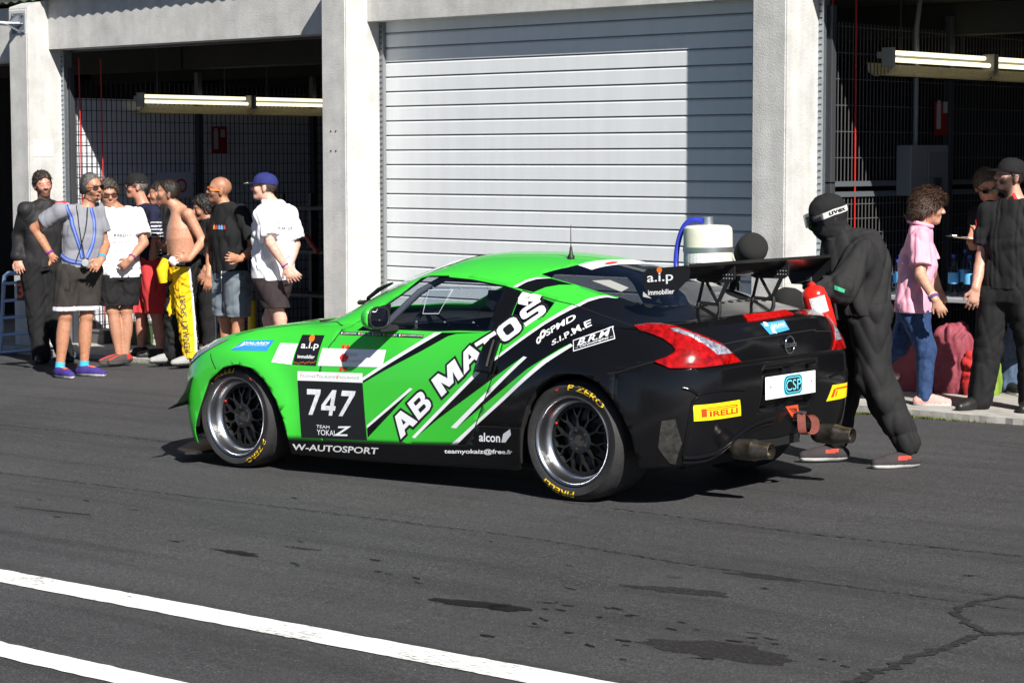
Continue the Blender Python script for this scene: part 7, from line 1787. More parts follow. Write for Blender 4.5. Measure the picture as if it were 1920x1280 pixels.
headset(p5, BLKN)
YELC = C_('yellow_suit', (.72, .46, .012), .75, .05); SUITB = C_('suit_black', (.010, .010, .011), .7); SUITW = C_('suit_white', (.62, .62, .62))
def suit(c, J):
    # black leg away from us and a pale stripe with black behind along the near leg
    near = c[:, 1] < (J['knA'][1]+J['knB'][1])/2+.0
    ax = J['hiB'][0]+(J['an'+'B'][0]-J['hiB'][0])*np.clip((J['hiB'][2]-c[:, 2])/(J['hiB'][2]-J['an'+'B'][2]), 0, 1); d = c[:, 0]-ax
    m = np.where(d > .062, 1, np.where(d > .044, 2, 0)); m = np.where(~near & (c[:, 2] < .80), 1, m); m = np.where(c[:, 2] < .075, 1, m)
    return np.where(c[:, 2] > .93, 1, m)
p6 = mk('p6', 'shirtless man with a yellow and black race suit rolled down to his waist', skin=(.46, .235, .150), hair=(.020, .013, .010), hairname='brown_black', beard=.45, scalp=.5, wide=1.08, deep=1.22, hairdo=dict(r=(.080, .1, .094), amp=.003), curlB=.7, palmB=1,
   skinfx=lambda V, col, J: None,
   clothes=[dict(type='trousers', name='race_suit', waist=.99, mats=[YELC, SUITB, SUITW], grow=.020, amp=.0065, wl=.09, lw=1.0, paint=suit)], shoes=dict(upper=C_('grey_boot', (.28, .28, .28)), sole=mat('boot_sole', (.05, .05, .05), .7), accent=C_('red_boot', (.50, .03, .02)), top=.13, accfn=lambda t, z, x: (t < .03) & (z < .09)))
p7 = mk('p7', 'dark haired man stooping in the shade behind the black t-shirt', skin=(.34, .17, .11), hair=(.012, .010, .009), hairname='jet', hairdo=dict(r=(.088, .108, .106), amp=.008, wl=.04),
   clothes=[dict(type='trousers', name='trousers', waist=.85, mats=BLK2, grow=.02), dict(type='shirt', name='shirt', hem=.72, sleeve=1.6, mats=BLK2, grow=.022)], shoes=dict(upper=SHB, sole=RUBD))
p8 = mk('p8', 'man with a shaved head in a black t-shirt, grey shorts and orange glasses', skin=(.44, .21, .125), hair=(.05, .03, .02), hairname='stubble', beard=.45, scalp=.35, wide=1.06, curlB=.15, palmB=1, fanB=-1,
   clothes=[dict(type='shorts', name='shorts', waist=.90, hem=.47, mats=C_('grey_shorts', (.12, .145, .17)), grow=.030, amp=.006), dict(type='shirt', name='shirt', hem=.87, sleeve=.70, mats=C_('black_tee', (.011, .011, .012)), grow=.022, amp=.006, flare=1.02)], shoes=dict(upper=SHB, sole=RUBD))
sunglasses(p8, mat('orange_lens', (.30, .07, .01), .1, coat=1), mat('orange_frame', (.85, .22, .02), .4), 'glasses')
p9 = mk('p9', 'young man in a white t-shirt and blue cap with his hands behind his back', skin=(.58, .34, .265), hair=(.05, .032, .022), hairname='short_brown', hairdo=dict(r=(.080, .100, .085), amp=.002, line=(-.02, .9), low=-.06), curlA=.7, curlB=.5,
   clothes=[dict(type='shorts', name='shorts', waist=.85, hem=.575, mats=C_('brown_shorts', (.030, .022, .024)), grow=.026), dict(type='shirt', name='shirt', hem=.82, sleeve=.78, mats=C_('white_tee', (.72, .72, .76), .9, .03), grow=.026, amp=.007, flare=1.06)], shoes=dict(upper=SHB, sole=RUBD))
cap(p9, C_('blue_cap', (.020, .025, .13)), piping=mat('cream_piping', (.6, .55, .35), .7))
# the crew man pushing the car
def pusher_shoe(t, z, x): return (t > -.005) & (t < .075) & (z > .060-.10*t) & (z < .084-.10*t) & (np.abs(x) > .018)
PSU = C_('fireproof_black', (.017, .017, .018), .8, .08, crease=.8)
pu = mk('pusher', 'crew man in black overalls, balaclava and goggles leaning on the back of the car', skin=(.012, .012, .012), hair=(.01, .01, .01), hairname='none', h=.007, deep=1.22, curlA=1.2, curlB=1.2,
   clothes=[dict(type='trousers', name='overall_trousers', waist=.98, mats=PSU, grow=.030, lw=.95, amp=.0058, wl=.14, drop=-.055, shank=(.074, .070, .058, .038), h=.0075), dict(type='shirt', name='overall_top', hem=.90, sleeve=1.95, mats=PSU, grow=.030, collar=.05, amp=.006, wl=.16, flare=1.08, extra=[((-.105, .0, 1.17), (.12, .17, .22))], h=.0075)],
   shoes=dict(upper=C_('grey_black_shoe', (.040, .034, .037)), sole=RUB, accent=C_('shoe_red', (.42, .06, .04)), accfn=pusher_shoe, soleh=.026, top=.112))
c, f, up, r, hs = pu['hf']; hp = pu['hp']; Fh = Field(c-.25, c+.25, .006); M_ = np.stack([r, f, up])
Fh.add(p_ell(hp(0, -.008, .026), M_, np.array([.088, .112, .104])*hs), .02); Fh.add(p_ell(hp(0, .026, -.05), M_, np.array([.070, .078, .078])*hs), .03); Fh.add(p_limb(hp(0, .08, .0), hp(0, .106, -.035), np.array([.016, .020])*hs), .015); Fh.add(p_limb(hp(0, .0, -.05), pu['Jn']['neck']+np.array([0, 0, -.01]), np.array([.072, .085])), .04)
Fh.ripple(.002, .07, 4); Vh, Qh = Fh.mesh(); vobj('balaclava', smooth_mesh(Vh, Qh, 1, .4), Qh, C_('balaclava', (.012, .012, .013), .9), pu['root'], True)
b_ = bmesh.new(); n = 40; ring = []
for k in range(n+1):
    a = 2*math.pi*k/n; ring.append([b_.verts.new((.0925*math.sin(a)*1.0, -.008+.1165*math.cos(a), z-.020*max(0, math.cos(a))+.028)) for z in (-.017, .017)])
for k in range(n): b_.faces.new((ring[k][0], ring[k+1][0], ring[k+1][1], ring[k][1]))
strap = on_head(pu, b_, 'goggle_strap', mat('goggle_strap', (.52, .52, .52), .6))
b_ = bmesh.new()
for k in range(13):
    a = math.radians(-62+124*k/12); ring = None
    row = [(.100*math.sin(a), .0+.128*math.cos(a), z) for z in (-.034, .034)]
    if k: b_.faces.new([b_.verts.new(p) for p in (prow[0], row[0], row[1], prow[1])])
    prow = row
bmesh.ops.remove_doubles(b_, verts=b_.verts[:], dist=1e-4); bmesh.ops.solidify(b_, geom=b_.faces[:], thickness=.012); on_head(pu, b_, 'goggles', glass_mat('goggle_lens', (.45, .45, .45), 1.8), 60)
for nm_, q_, m_ in (('strap_lettering', None, WBACK),):
    b_ = text_bm([('uvex', [(0, 0), (1, 0), (1, 1), (0, 1)], .03)], .08, .5)
    for v in b_.verts:
        a = math.radians(-74-58*v.co.x); v.co = Vector((.0945*math.sin(a), -.008+.1185*math.cos(a), .028-.010+.020*v.co.y-.020*max(0, math.cos(a))))
    on_head(pu, b_, nm_, m_)
pw_ = mk('woman', 'woman in a pink polo shirt and blue jeans walking past the table', skin=(.50, .275, .185), hair=(.050, .026, .016), hairname='curly_brown', fem=True, h=.007,
   hairdo=dict(r=(.096, .112, .104), amp=.006, wl=.05, line=(-.01, .62), low=-.17, lift=.004, locks=3800, len=.042, wid=.0026, stand=.42, lumps=[(0, -.075, -.055, .090, .065, .085), (.075, -.02, -.06, .035, .06, .085), (-.075, -.02, -.06, .035, .06, .085), (0, .03, .088, .07, .06, .03)]),
   clothes=[dict(type='trousers', name='jeans', waist=.77, mats=C_('blue_denim', (.024, .050, .125), .8, .35, 30, crease=.8), grow=.012, amp=.003, wl=.08, shank=(.060, .060, .052, .046), lw=.6), dict(type='shirt', name='polo_shirt', hem=.69, sleeve=.72, mats=C_('pink_cotton', (.68, .33, .43), .85, .05), grow=.022, amp=.006, wl=.14, flare=1.14, h=.0075)],
   shoes=dict(upper=C_('pink_suede', (.62, .30, .27)), sole=RUB, soleh=.03), noshoe='', footzA=0.0, footzB=PPL['woman']['J']['an'][1][2]-.085)
wr = mk('writer', 'man with brown hair and glasses writing on a clipboard behind the cap', skin=(.46, .22, .14), hair=(.085, .052, .030), hairname='light_brown', h=.007, hairdo=dict(r=(.088, .108, .104), amp=.005, wl=.03, line=(.0, .9)), curlA=1.1,
   clothes=[dict(type='trousers', name='jeans', waist=.85, mats=C_('grey_denim', (.06, .09, .15), .8, .25, 30), grow=.022), dict(type='shirt', name='shirt', hem=.68, sleeve=1.3, mats=BLK2, grow=.020)], shoes=dict(upper=SHB, sole=RUB))
sunglasses(wr, SUNG, FRMB, 'glasses')
cp = mk('capman', 'bearded man in a black polo shirt, black trousers and black cap', skin=(.52, .285, .21), hair=(.018, .012, .010), hairname='black_brown', beard=.93, h=.007, hairdo=dict(r=(.080, .100, .085), amp=.002, line=(-.02, .9), low=-.05), curlA=.5,
   clothes=[dict(type='trousers', name='trousers', waist=.90, mats=BLK2, grow=.026, lw=1.1), dict(type='shirt', name='polo_shirt', hem=.87, sleeve=.72, mats=C_('black_polo', (.012, .012, .013)), grow=.020, amp=.005, flare=1.0)], shoes=dict(upper=SHB, sole=RUBD))
cap(cp, C_('black_cap', (.010, .010, .011)))
# ------------------------------------------------------------------ things the people wear, hold and stand beside
def L2(root):  # matrix from a person's local frame to the world
    return Matrix.Translation(root.location) @ Matrix.Rotation(root.rotation_euler.z, 4, 'Z')
def limb_ring(sp, a, b, t, r_, hgt, name, m, parent=None):
    p = A_(a)+(A_(b)-A_(a))*t; d = Vector(nz(A_(b)-A_(a))); b_ = bmesh.new(); add_lathe(b_, [(r_, -hgt/2), (r_+.004, -hgt*.3), (r_+.004, hgt*.3), (r_, hgt/2)], 18)
    mt = d.to_track_quat('Z', 'Y').to_matrix().to_4x4(); mt.translation = Vector(p); bmesh.ops.transform(b_, matrix=mt, verts=b_.verts[:]); return bobj(name, b_, m, sp['root'], 40)
PURP = mat('purple_band', (.16, .02, .20), .6); BLUB = mat('blue_band', (.02, .28, .55), .5)
J2 = p2['Jn']; limb_ring(p2, J2['el'+'A'], J2['wr'+'A'], .88, .036, .022, 'wristband', PURP); limb_ring(p2, J2['el'+'B'], J2['wr'+'B'], .88, .036, .03, 'wristwatch', BLUB)
limb_ring(p3, p3['Jn']['el'+'B'], p3['Jn']['wr'+'B'], .86, .035, .016, 'wristband', PURP); limb_ring(p4, p4['Jn']['el'+'B'], p4['Jn']['wr'+'B'], .93, .035, .02, 'wristwatch', STEEL); limb_ring(p4, p4['Jn']['el'+'B'], p4['Jn']['wr'+'B'], .93, .030, .036, 'watch_face', STEELD)
JW = pw_['Jn']
for t_, m_ in ((.84, mat('white_bead', (.5, .5, .5), .5)), (.89, mat('red_bead', (.4, .06, .08), .5)), (.94, mat('blue_bead', (.06, .08, .3), .5))): limb_ring(pw_, JW['el'+'A'], JW['wr'+'A'], t_, .036, .012, 'bracelet', m_)
limb_ring(p9, p9['Jn']['el'+'B'], p9['Jn']['wr'+'B'], .95, .034, .012, 'wristband', PURP)
def garment_bvh(sp, name):
    og = [c for c in sp['root'].children if c.name.split('.')[0] == name][0]; return og, BVHTree.FromPolygons([v.co[:] for v in og.data.vertices], [p.vertices[:] for p in og.data.polygons])
def strap_on(sp, gname, name, pts, w_, m, off=.006, n=30, edge=None):
    og, bv = garment_bvh(sp, gname); P = spline([(a, 0, b) for a, b in pts], n); Q_ = []
    for p in P:
        h = bv.ray_cast(Vector((p[0], -2, p[2])), Vector((0, 1, 0))); Q_.append((h[0]+Vector((0, -off, 0))) if h[0] is not None else (Q_[-1]+Vector((0, 0, -.01)) if Q_ else Vector((p[0], 0, p[2]))))
    V = []; F = []
    for i, q_ in enumerate(Q_):
        d = (Q_[min(i+1, n-1)]-Q_[max(i-1, 0)]).normalized(); s_ = d.cross(Vector((0, -1, 0))).normalized(); V += [tuple(q_+s_*w_/2), tuple(q_-s_*w_/2)]
    for i in range(n-1): F.append((2*i, 2*i+1, 2*i+3, 2*i+2))
    o = vobj(name, V, F, m, sp['root']); md = o.modifiers.new('d', 'SOLIDIFY'); md.thickness = .004; return o
# the harness: coordinates read on the shirt in metres (right, up)
HAR = mat('blue_webbing', (.03, .07, .36), .7); HARW = mat('pale_webbing', (.16, .22, .46), .7)
sA, sB, pl = J2['shA'], J2['shB'], (J2['hiA']+J2['hiB'])/2
mx = (sA[0]+sB[0])/2
h1 = [(mx-.085, sA[2]+.055), (mx-.03, sA[2]-.10), (mx+.025, sA[2]-.28), (mx+.055, sA[2]-.42)]; h2 = [(mx+.125, sA[2]+.03), (mx+.155, sA[2]-.12), (mx+.145, sA[2]-.28), (mx+.09, sA[2]-.42)]
h3 = [(mx-.15, sA[2]-.39), (mx-.06, sA[2]-.44), (mx+.055, sA[2]-.465)]
for h_ in (h1, h2, h3):
    strap_on(p2, 'shirt', 'harness_strap', h_, .034, HAR); strap_on(p2, 'shirt', 'harness_stripe', h_, .012, HARW, .011)
strap_on(p2, 'shirt', 'lanyard', [(mx+.0, sA[2]+.05), (mx+.03, sA[2]-.1), (mx+.075, sA[2]-.42)], .006, BLKN, .012); strap_on(p2, 'shirt', 'radio_cable', [(mx+.10, sA[2]+.03), (mx+.085, sA[2]-.18), (mx+.0, sA[2]-.46)], .010, BLKN, .014)
b_ = bmesh.new(); add_lathe(b_, [(.001, -.012), (.032, -.010), (.034, 0), (.030, .010), (.001, .012)], 20, axis='Y', mat=Matrix.Translation((mx+.09, -.19, sA[2]-.46))); bobj('stopwatch', b_, mat('stopwatch_silver', (.55, .55, .53), .3, .5), p2['root'], 40)
b_ = bmesh.new(); add_box(b_, (-.028, -.018, -.06), (.028, .018, .05), .006); add_tube(b_, [(-.016, 0, .05), (-.022, 0, .17)], .005, 6); bmesh.ops.transform(b_, matrix=Matrix.Translation((mx-.075, -.155, sA[2]-.66)) @ Matrix.Rotation(R(8), 4, 'Y'), verts=b_.verts[:]); bobj('radio', b_, BLKN, p2['root'])
def gdict(sp, gname): return dict(obj=garment_bvh(sp, gname)[0])
def px_q(cx, cz, w_, h_, rot=0.0):
    c, s = math.cos(rot), math.sin(rot); return [(cx+a*c-b*s, cz+a*s+b*c) for a, b in ((-w_/2, -h_/2), (w_/2, -h_/2), (w_/2, h_/2), (-w_/2, h_/2))]
INK = mat('print_ink', (.05, .05, .07), .8); INKR = mat('print_red', (.5, .06, .06), .8); INKB = mat('print_blue', (.15, .32, .55), .8); INKW = mat('print_white', (.65, .65, .65), .8); INKO = mat('print_orange', (.75, .25, .05), .8)
J3 = p3['Jn']; m3 = (J3['shA'][0]+J3['shB'][0])/2+.03; z3 = J3['shA'][2]
print_on(p3, gdict(p3, 'shirt'), [('EXEDO', px_q(m3+.015, z3-.185, .15, .026), .01)], INK); print_on(p3, gdict(p3, 'shirt'), [('Racing Team', px_q(m3+.02, z3-.07, .16, .02)), ('TOTAL', px_q(m3, z3-.14, .10, .014))], INKB); print_on(p3, gdict(p3, 'shirt'), [('MOTUL', px_q(m3, z3-.25, .13, .024))], INKR); print_on(p3, gdict(p3, 'shirt'), [('alcon', px_q(m3-.02, z3-.33, .09, .022))], INKB)
J8 = p8['Jn']; m8 = (J8['shA'][0]+J8['shB'][0])/2-.09; z8 = J8['shA'][2]-.13
for k, m_ in enumerate((INKO, INKR, INKB, INKB, INKR)):
    xx = m8-.05+.026*k; print_on(p8, gdict(p8, 'shirt'), [[(xx-.011, z8-.02), (xx+.011, z8-.02), (xx+.011, z8+.008), (xx, z8+.024), (xx-.011, z8+.008)]], m_)
strap_on(p8, 'shorts', 'drawstring', [(J8['hiA'][0]+.01, .90), (J8['hiA'][0]+.0, .80), (J8['hiA'][0]-.005, .70)], .008, INKW, .006)
J9 = p9['Jn']; m9 = (J9['shA'][0]+J9['shB'][0])/2+.05; z9 = J9['shA'][2]
print_on(p9, gdict(p9, 'shirt'), [('RACING', px_q(m9+.02, z9-.06, .13, .03, -.12), .01)], INKB); print_on(p9, gdict(p9, 'shirt'), [('EXEDO', px_q(m9+.03, z9-.11, .13, .022, -.1), .01)], INK)
# race suit lettering along the yellow leg, sleeves knotted at the waist
J6 = p6['Jn']
a, b = J6['hiB']*.45+J6['knB']*.55, J6['an'+'B']; 
def legq(t0, t1, off, w_):
    p, q_ = a+(b-a)*t0, a+(b-a)*t1; d = nz(q_-p); n_ = np.array([d[2], 0, -d[0]]); c0, c1 = p+n_*off, q_+n_*off
    return [tuple((c1-n_*w_/2)[[0, 2]]), tuple((c0-n_*w_/2)[[0, 2]]), tuple((c0+n_*w_/2)[[0, 2]]), tuple((c1+n_*w_/2)[[0, 2]])]
print_on(p6, gdict(p6, 'race_suit'), [('RENAULT SPORT', legq(.06, .93, .025, .055), .01)], INK, cellu=.05)
b_ = bmesh.new(); zc = .98
ring_ = [Vector((pl6[0]+.178*math.cos(t_), pl6[1]+.128*math.sin(t_), zc+.02*math.sin(2*t_))) for pl6 in [((J6['hiA']+J6['hiB'])/2)] for t_ in np.linspace(0, 2*math.pi, 33)]
add_tube(b_, ring_, .040, 10, caps=False); bobj('rolled_suit', b_, SUITB, p6['root'], 60)
pl6 = (J6['hiA']+J6['hiB'])/2
b_ = bmesh.new(); add_tube(b_, [(pl6[0]-.14, pl6[1]-.10, .99), (pl6[0]-.18, pl6[1]-.13, .90), (pl6[0]-.17, pl6[1]-.12, .78)], [.045, .055, .04], 10); bobj('suit_sleeve', b_, YELC, p6['root'], 60)
b_ = bmesh.new(); add_tube(b_, [(pl6[0]-.10, pl6[1]-.135, 1.0), (pl6[0]-.04, pl6[1]-.15, .96), (pl6[0]+.02, pl6[1]-.14, .95)], [.035, .05, .035], 10); bobj('suit_collar', b_, SUITW, p6['root'], 60)
b_ = bmesh.new(); h5 = PPL['p5']['J']['wr'][1]; add_lathe(b_, [(.030, -.06), (.040, .06), (.038, .06), (.028, -.055)], 18, mat=Matrix.Translation((h5[0]-.05, h5[1]-.05, h5[2]+.02)))
o = bobj('plastic_cup', b_, glass_mat('clear_plastic', (.82, .85, .86), 1.4), None, 40); o.matrix_world = L2(p5['root']); tag(o, 'clear plastic cup held by the man in the black shirt and headset', 'cup')
# crew man: sleeve badge, collar lettering and the extinguisher he carries
JP = pu['Jn']
print_on(pu, gdict(pu, 'overall_top'), [[(JP['shA'][0]-.11, JP['shA'][2]-.205), (JP['shA'][0]-.055, JP['shA'][2]-.225), (JP['shA'][0]-.05, JP['shA'][2]-.205), (JP['shA'][0]-.11, JP['shA'][2]-.180)]], mat('green_badge', (.05, .40, .22), .6)) if True else None
EXR = mat('extinguisher_red', (.62, .018, .012), .22, coat=.4)
t = empty('fire_extinguisher', (0, 0, 0), 0, 'red fire extinguisher carried by the crew man in black', 'extinguisher')
dpt = -.24
e0 = Vector((-.40, dpt, .80)); 
b_ = bmesh.new(); add_lathe(b_, [(.001, 0), (.05, .004), (.072, .02), (.078, .05), (.078, .23), (.068, .262), (.045, .282), (.028, .290), (.026, .31), (.001, .312)], 32); bobj('cylinder', b_, EXR, t, 40)
b_ = bmesh.new()
for k in range(9):
    a_ = R(-125+70*k/8); 
    if k: b_.faces.new([b_.verts.new(p) for p in (pr_[0], (.0792*math.cos(a_), .0792*math.sin(a_), .13), (.0792*math.cos(a_), .0792*math.sin(a_), .225), pr_[1])])
    pr_ = [(.0792*math.cos(a_), .0792*math.sin(a_), .13), (.0792*math.cos(a_), .0792*math.sin(a_), .225)]
bobj('instruction_label', b_, mat('label_paper', (.62, .62, .66), .6, noise=.3, scale=90), t)
b_ = bmesh.new(); add_lathe(b_, [(.018, .31), (.018, .345), (.001, .346)], 12); add_box(b_, (-.02, -.012, .335), (.07, .012, .345), .003); add_box(b_, (-.09, -.012, .322), (.02, .012, .332), .003); bobj('valve', b_, STEELD, t, 40)
b_ = bmesh.new(); add_tube(b_, [(.03, 0, .33), (.09, 0, .30), (.10, 0, .18), (.085, 0, .06)], .009, 8); bobj('hose', b_, BLKN, t, 60)
t.matrix_world = L2(pu['root']) @ Matrix.Translation((-.400, -.36, .815)) @ Matrix.Rotation(R(-16), 4, 'Y')
# clipboard and pen of the writing man
t = empty('clipboard', (0, 0, 0), 0, 'clipboard with white paper held by the writing man', 'clipboard')
b_ = bmesh.new(); add_box(b_, (-.22, -.15, -.004), (.14, .15, 0)); bobj('board', b_, mat('clipboard_brown', (.22, .16, .12), .6), t)
b_ = bmesh.new(); add_box(b_, (-.10, -.145, .001), (.135, .145, .006)); bobj('paper', b_, mat('white_paper', (.75, .75, .72), .8), t)
b_ = bmesh.new(); add_box(b_, (-.21, -.05, .001), (-.17, .05, .014), .004); bobj('clip', b_, STEEL, t)
JR = wr['Jn']; t.matrix_world = L2(wr['root']) @ Matrix.Translation((JR['ti'+'A'][0]+.02, JR['ti'+'A'][1]-.06, JR['ti'+'A'][2]-.045)) @ Matrix.Rotation(R(6), 4, 'Y')
b_ = bmesh.new(); add_tube(b_, [(0, 0, -.03), (-.012, 0, .10)], .006, 8); o = bobj('pen', b_, REDM, None, 60); o.matrix_world = L2(wr['root']) @ Matrix.Translation((JR['ti'+'A'][0]+.015, JR['ti'+'A'][1]-.05, JR['ti'+'A'][2])); tag(o, 'red pen in the hand of the writing man', 'pen')
# polo shirt details of the man with the black cap
JC = cp['Jn']; mc = (JC['shA'][0]+JC['shB'][0])/2
print_on(cp, gdict(cp, 'polo_shirt'), [('W-AUTO', px_q(mc+.115, JC['shA'][2]-.085, .11, .024)), ('SPORT', px_q(mc+.10, JC['shA'][2]-.118, .08, .020))], INKW); print_on(cp, gdict(cp, 'polo_shirt'), [[(mc+.055, JC['shA'][2]-.104), (mc+.16, JC['shA'][2]-.098), (mc+.16, JC['shA'][2]-.102), (mc+.055, JC['shA'][2]-.108)]], INKR)
b_ = bmesh.new(); nk = JC['neck']; add_prism(b_, [(nk[0]-.055, nk[2]+.045), (nk[0]-.015, nk[2]-.035), (nk[0]-.002, nk[2]-.01), (nk[0]-.035, nk[2]+.05)], 'Y', nk[1]-.080, nk[1]-.072); bobj('collar_lining', b_, mat('red_lining', (.55, .03, .03), .8), cp['root'])
b_ = bmesh.new(); add_tube(b_, [A_(pw_['Jn']['neck'])+np.array([.082*math.cos(a_), .075*math.sin(a_), .015-.02*math.cos(a_)]) for a_ in np.linspace(0, 2*math.pi, 25)], .016, 8, caps=False); bobj('collar', b_, C_('pink_cotton', (.68, .33, .43)), pw_['root'], 60)
# ------------------------------------------------------------------ steel ladder barrier at the far left
BARM = mat('blue_grey_steel', (.22, .32, .50), .4, .3)
t = empty('barrier', (-18.9, 13.2, gz(-18.9, 13.2)), 0, 'blue grey tubular ladder barrier with an orange number three', 'barrier'); o_ = Vector(t.location)
def rel(*pts): return [Vector(p)-o_ for p in pts]
b_ = bmesh.new(); x1_ = -17.98
add_tube(b_, rel((-18.962, 13.2, gz(-18.96, 13.2)), (-18.872, 13.2, .47), (-18.86, 13.2, .53), (-18.79, 13.2, .565), (-18.15, 13.2, .585), (x1_-.06, 13.2, .56), (x1_-.02, 13.2, .47), (x1_+.05, 13.2, gz(x1_, 13.2))), .021, 10); bobj('frame', b_, BARM, t, 60)
for z0, z1, xl in ((.458, .49, -18.857), (.279, .325, -18.879), (.105, .15, -18.901), (-.07, -.02, -18.918), (-.248, -.19, -18.933)):
    b_ = bmesh.new(); add_tube(b_, rel((xl, 13.2, z0), (x1_+.01, 13.2, z1+.04)), .016, 8); bobj('rung', b_, BARM, t, 60)
for x_ in (-18.962, x1_+.05):
    b_ = bmesh.new(); add_box(b_, tuple(Vector((x_-.025, 13.0, gz(x_, 13.2)))-o_), tuple(Vector((x_+.025, 13.4, gz(x_, 13.2)+.03))-o_), .006); bobj('foot', b_, BARM, t)
b_ = bmesh.new(); add_box(b_, tuple(Vector((-18.60, 13.165, .30))-o_), tuple(Vector((-18.40, 13.178, .50))-o_)); pn = bobj('number_plate', b_, mat('barrier_plate', (.02, .022, .035), .5), t)
b_ = text_bm([('3', [(-18.59, .325), (-18.48, .325), (-18.48, .475), (-18.59, .475)], .02)])
for v in b_.verts: v.co = Vector((v.co.x, 13.160, v.co.y))-o_
for f_ in b_.faces:
    f_.normal_update()
    if f_.normal.y > 0: f_.normal_flip()
bobj('number', b_, mat('orange_number', (.75, .10, .02), .5), pn)
# ------------------------------------------------------------------ refuelling rig on the far side of the car
TANKM = mat('tank_plastic', (.62, .61, .52), .45, noise=.10, scale=9); HOSEB = mat('blue_hose', (.025, .04, .42), .4); FOAM = mat('black_foam', (.010, .010, .010), .95)
t = empty('refuelling_rig', (0, 0, 0), 0, 'white plastic refuelling tank with a blue hose on a stand behind the car', 'fuel tank'); t.matrix_world = CAR_W @ Matrix.Translation((.50, -1.18, 0)); 
b_ = bmesh.new(); add_lathe(b_, [(.001, 1.12), (.135, 1.12), (.150, 1.135), (.152, 1.16), (.152, 1.385), (.148, 1.41), (.130, 1.425), (.06, 1.430), (.001, 1.430)], 40); bobj('tank', b_, TANKM, t, 40)
b_ = bmesh.new(); add_lathe(b_, [(.034, 1.425), (.034, 1.478), (.030, 1.480), (.001, 1.480)], 24); bobj('filler_neck', b_, STEEL, t, 40)
b_ = bmesh.new(); add_lathe(b_, [(.1535, 1.262), (.156, 1.264), (.156, 1.292), (.1535, 1.294)], 40, closed=True); bobj('band', b_, mat('steel_band', (.35, .38, .42), .35, .8), t, 40)
b_ = bmesh.new(); add_tube(b_, spline([(.02, .03, 1.455), (.09, .05, 1.458), (.145, .06, 1.41), (.180, .07, 1.30), (.185, .08, 1.18), (.15, .10, 1.12), (.06, .14, 1.09), (-.10, .16, 1.06)], 40), .017, 10); bobj('hose', b_, HOSEB, t, 60)
b_ = bmesh.new()
for k in range(9):
    a_ = R(60+75*k/8)
    c_ = (.1535*math.cos(a_), .1535*math.sin(a_))
    if k: b_.faces.new([b_.verts.new(p) for p in ((pc_[0], pc_[1], 1.20), (c_[0], c_[1], 1.20), (c_[0], c_[1], 1.255), (pc_[0], pc_[1], 1.255))])
    pc_ = c_
bobj('tank_label', b_, mat('label_paper', (.62, .62, .66), .6), t)
for sx in (-.13, .13):
    for sy in (-.13, .13): b_ = bmesh.new(); add_tube(b_, [(sx*1.7, sy*1.7, .0), (sx, sy, 1.115)], .016, 8); bobj('leg', b_, STEELD, t, 60)
b_ = bmesh.new(); add_box(b_, (-.17, -.17, 1.10), (.17, .17, 1.118)); bobj('shelf', b_, STEELD, t)
b_ = bmesh.new(); add_box(b_, (-.24, -.24, .25), (.24, .24, .27)); bobj('shelf', b_, STEELD, t)
for (dx, dy, dz, ax_, ring_m, lab) in ((-.37, .10, 1.275, Vector((-.62, .42, .42)), CHROME, 0), (-.63, .10, .968, Vector((-.86, .46, -.06)), mat('white_orange_ring', (.62, .50, .42), .4), 1)):
    mt = ax_.to_track_quat('Z', 'Y').to_matrix().to_4x4(); mt.translation = Vector((dx, dy, dz))
    b_ = bmesh.new(); add_lathe(b_, [(.001, -.09), (.080, -.09), (.086, -.075), (.086, -.058), (.078, -.055)], 28, mat=mt); bobj('nozzle_ring', b_, ring_m, t, 40)
    b_ = bmesh.new(); add_lathe(b_, [(.076, -.058), (.092, -.03), (.095, .04), (.088, .075), (.06, .095), (.001, .10)], 28, mat=mt); bobj('nozzle_cover', b_, FOAM, t, 50)
    b_ = bmesh.new(); p0 = Vector((dx, dy, dz))-ax_.normalized()*.09; add_tube(b_, spline([tuple(p0), tuple(p0-ax_.normalized()*.12), (-.10, -.05, .95 if lab == 0 else .7), (-.05, 0, 1.10 if lab == 0 else .3)], 24), .022, 8); bobj('fuel_line', b_, BLKN, t, 60)
# ------------------------------------------------------------------ table with bottles, bags below, in the right garage
TB = mat('table_top', (.30, .31, .32), .5)
zt = .655
t = empty('folding_table', (-8.75, 14.95, gz(-8.7, 14.9)), 0, 'grey folding table with bottles behind the woman in pink', 'table'); o_ = Vector(t.location)
b_ = bmesh.new(); add_box(b_, (-.95, -.32, zt-o_.z-.035), (.95, .38, zt-o_.z), .006); bobj('table_top', b_, TB, t)
for sx in (-.85, .85):
    for sy in (-.26, .30):
        b_ = bmesh.new(); add_tube(b_, [(sx, sy, .07), (sx*.97, sy, zt-o_.z-.035)], .014, 8); bobj('leg', b_, STEELD, t)
WB = glass_mat('bottle_plastic', (.80, .86, .92), 1.35); WLAB = mat('bottle_label', (.10, .38, .70), .5); WCAP = mat('bottle_cap', (.02, .06, .45), .5)
def bottle_proto():
    t = empty('water_bottle', (0, 0, 0)); b_ = bmesh.new(); add_lathe(b_, [(.001, 0), (.030, .0), (.034, .01), (.034, .06), (.031, .09), (.034, .12), (.034, .175), (.022, .215), (.012, .235), (.012, .25)], 18); bobj('bottle', b_, WB, t, 40)
    b_ = bmesh.new(); add_lathe(b_, [(.0345, .085), (.0350, .09), (.0350, .15), (.0345, .155)], 18); bobj('label', b_, WLAB, t, 40); b_ = bmesh.new(); add_lathe(b_, [(.014, .25), (.014, .27), (.001, .272)], 12); bobj('lid', b_, WCAP, t, 40); return t
bp_ = bottle_proto()
def copy_tree(o):
    c = o.copy(); COL.objects.link(c)
    for ch in o.children: d = ch.copy(); COL.objects.link(d); d.parent = c
    return c
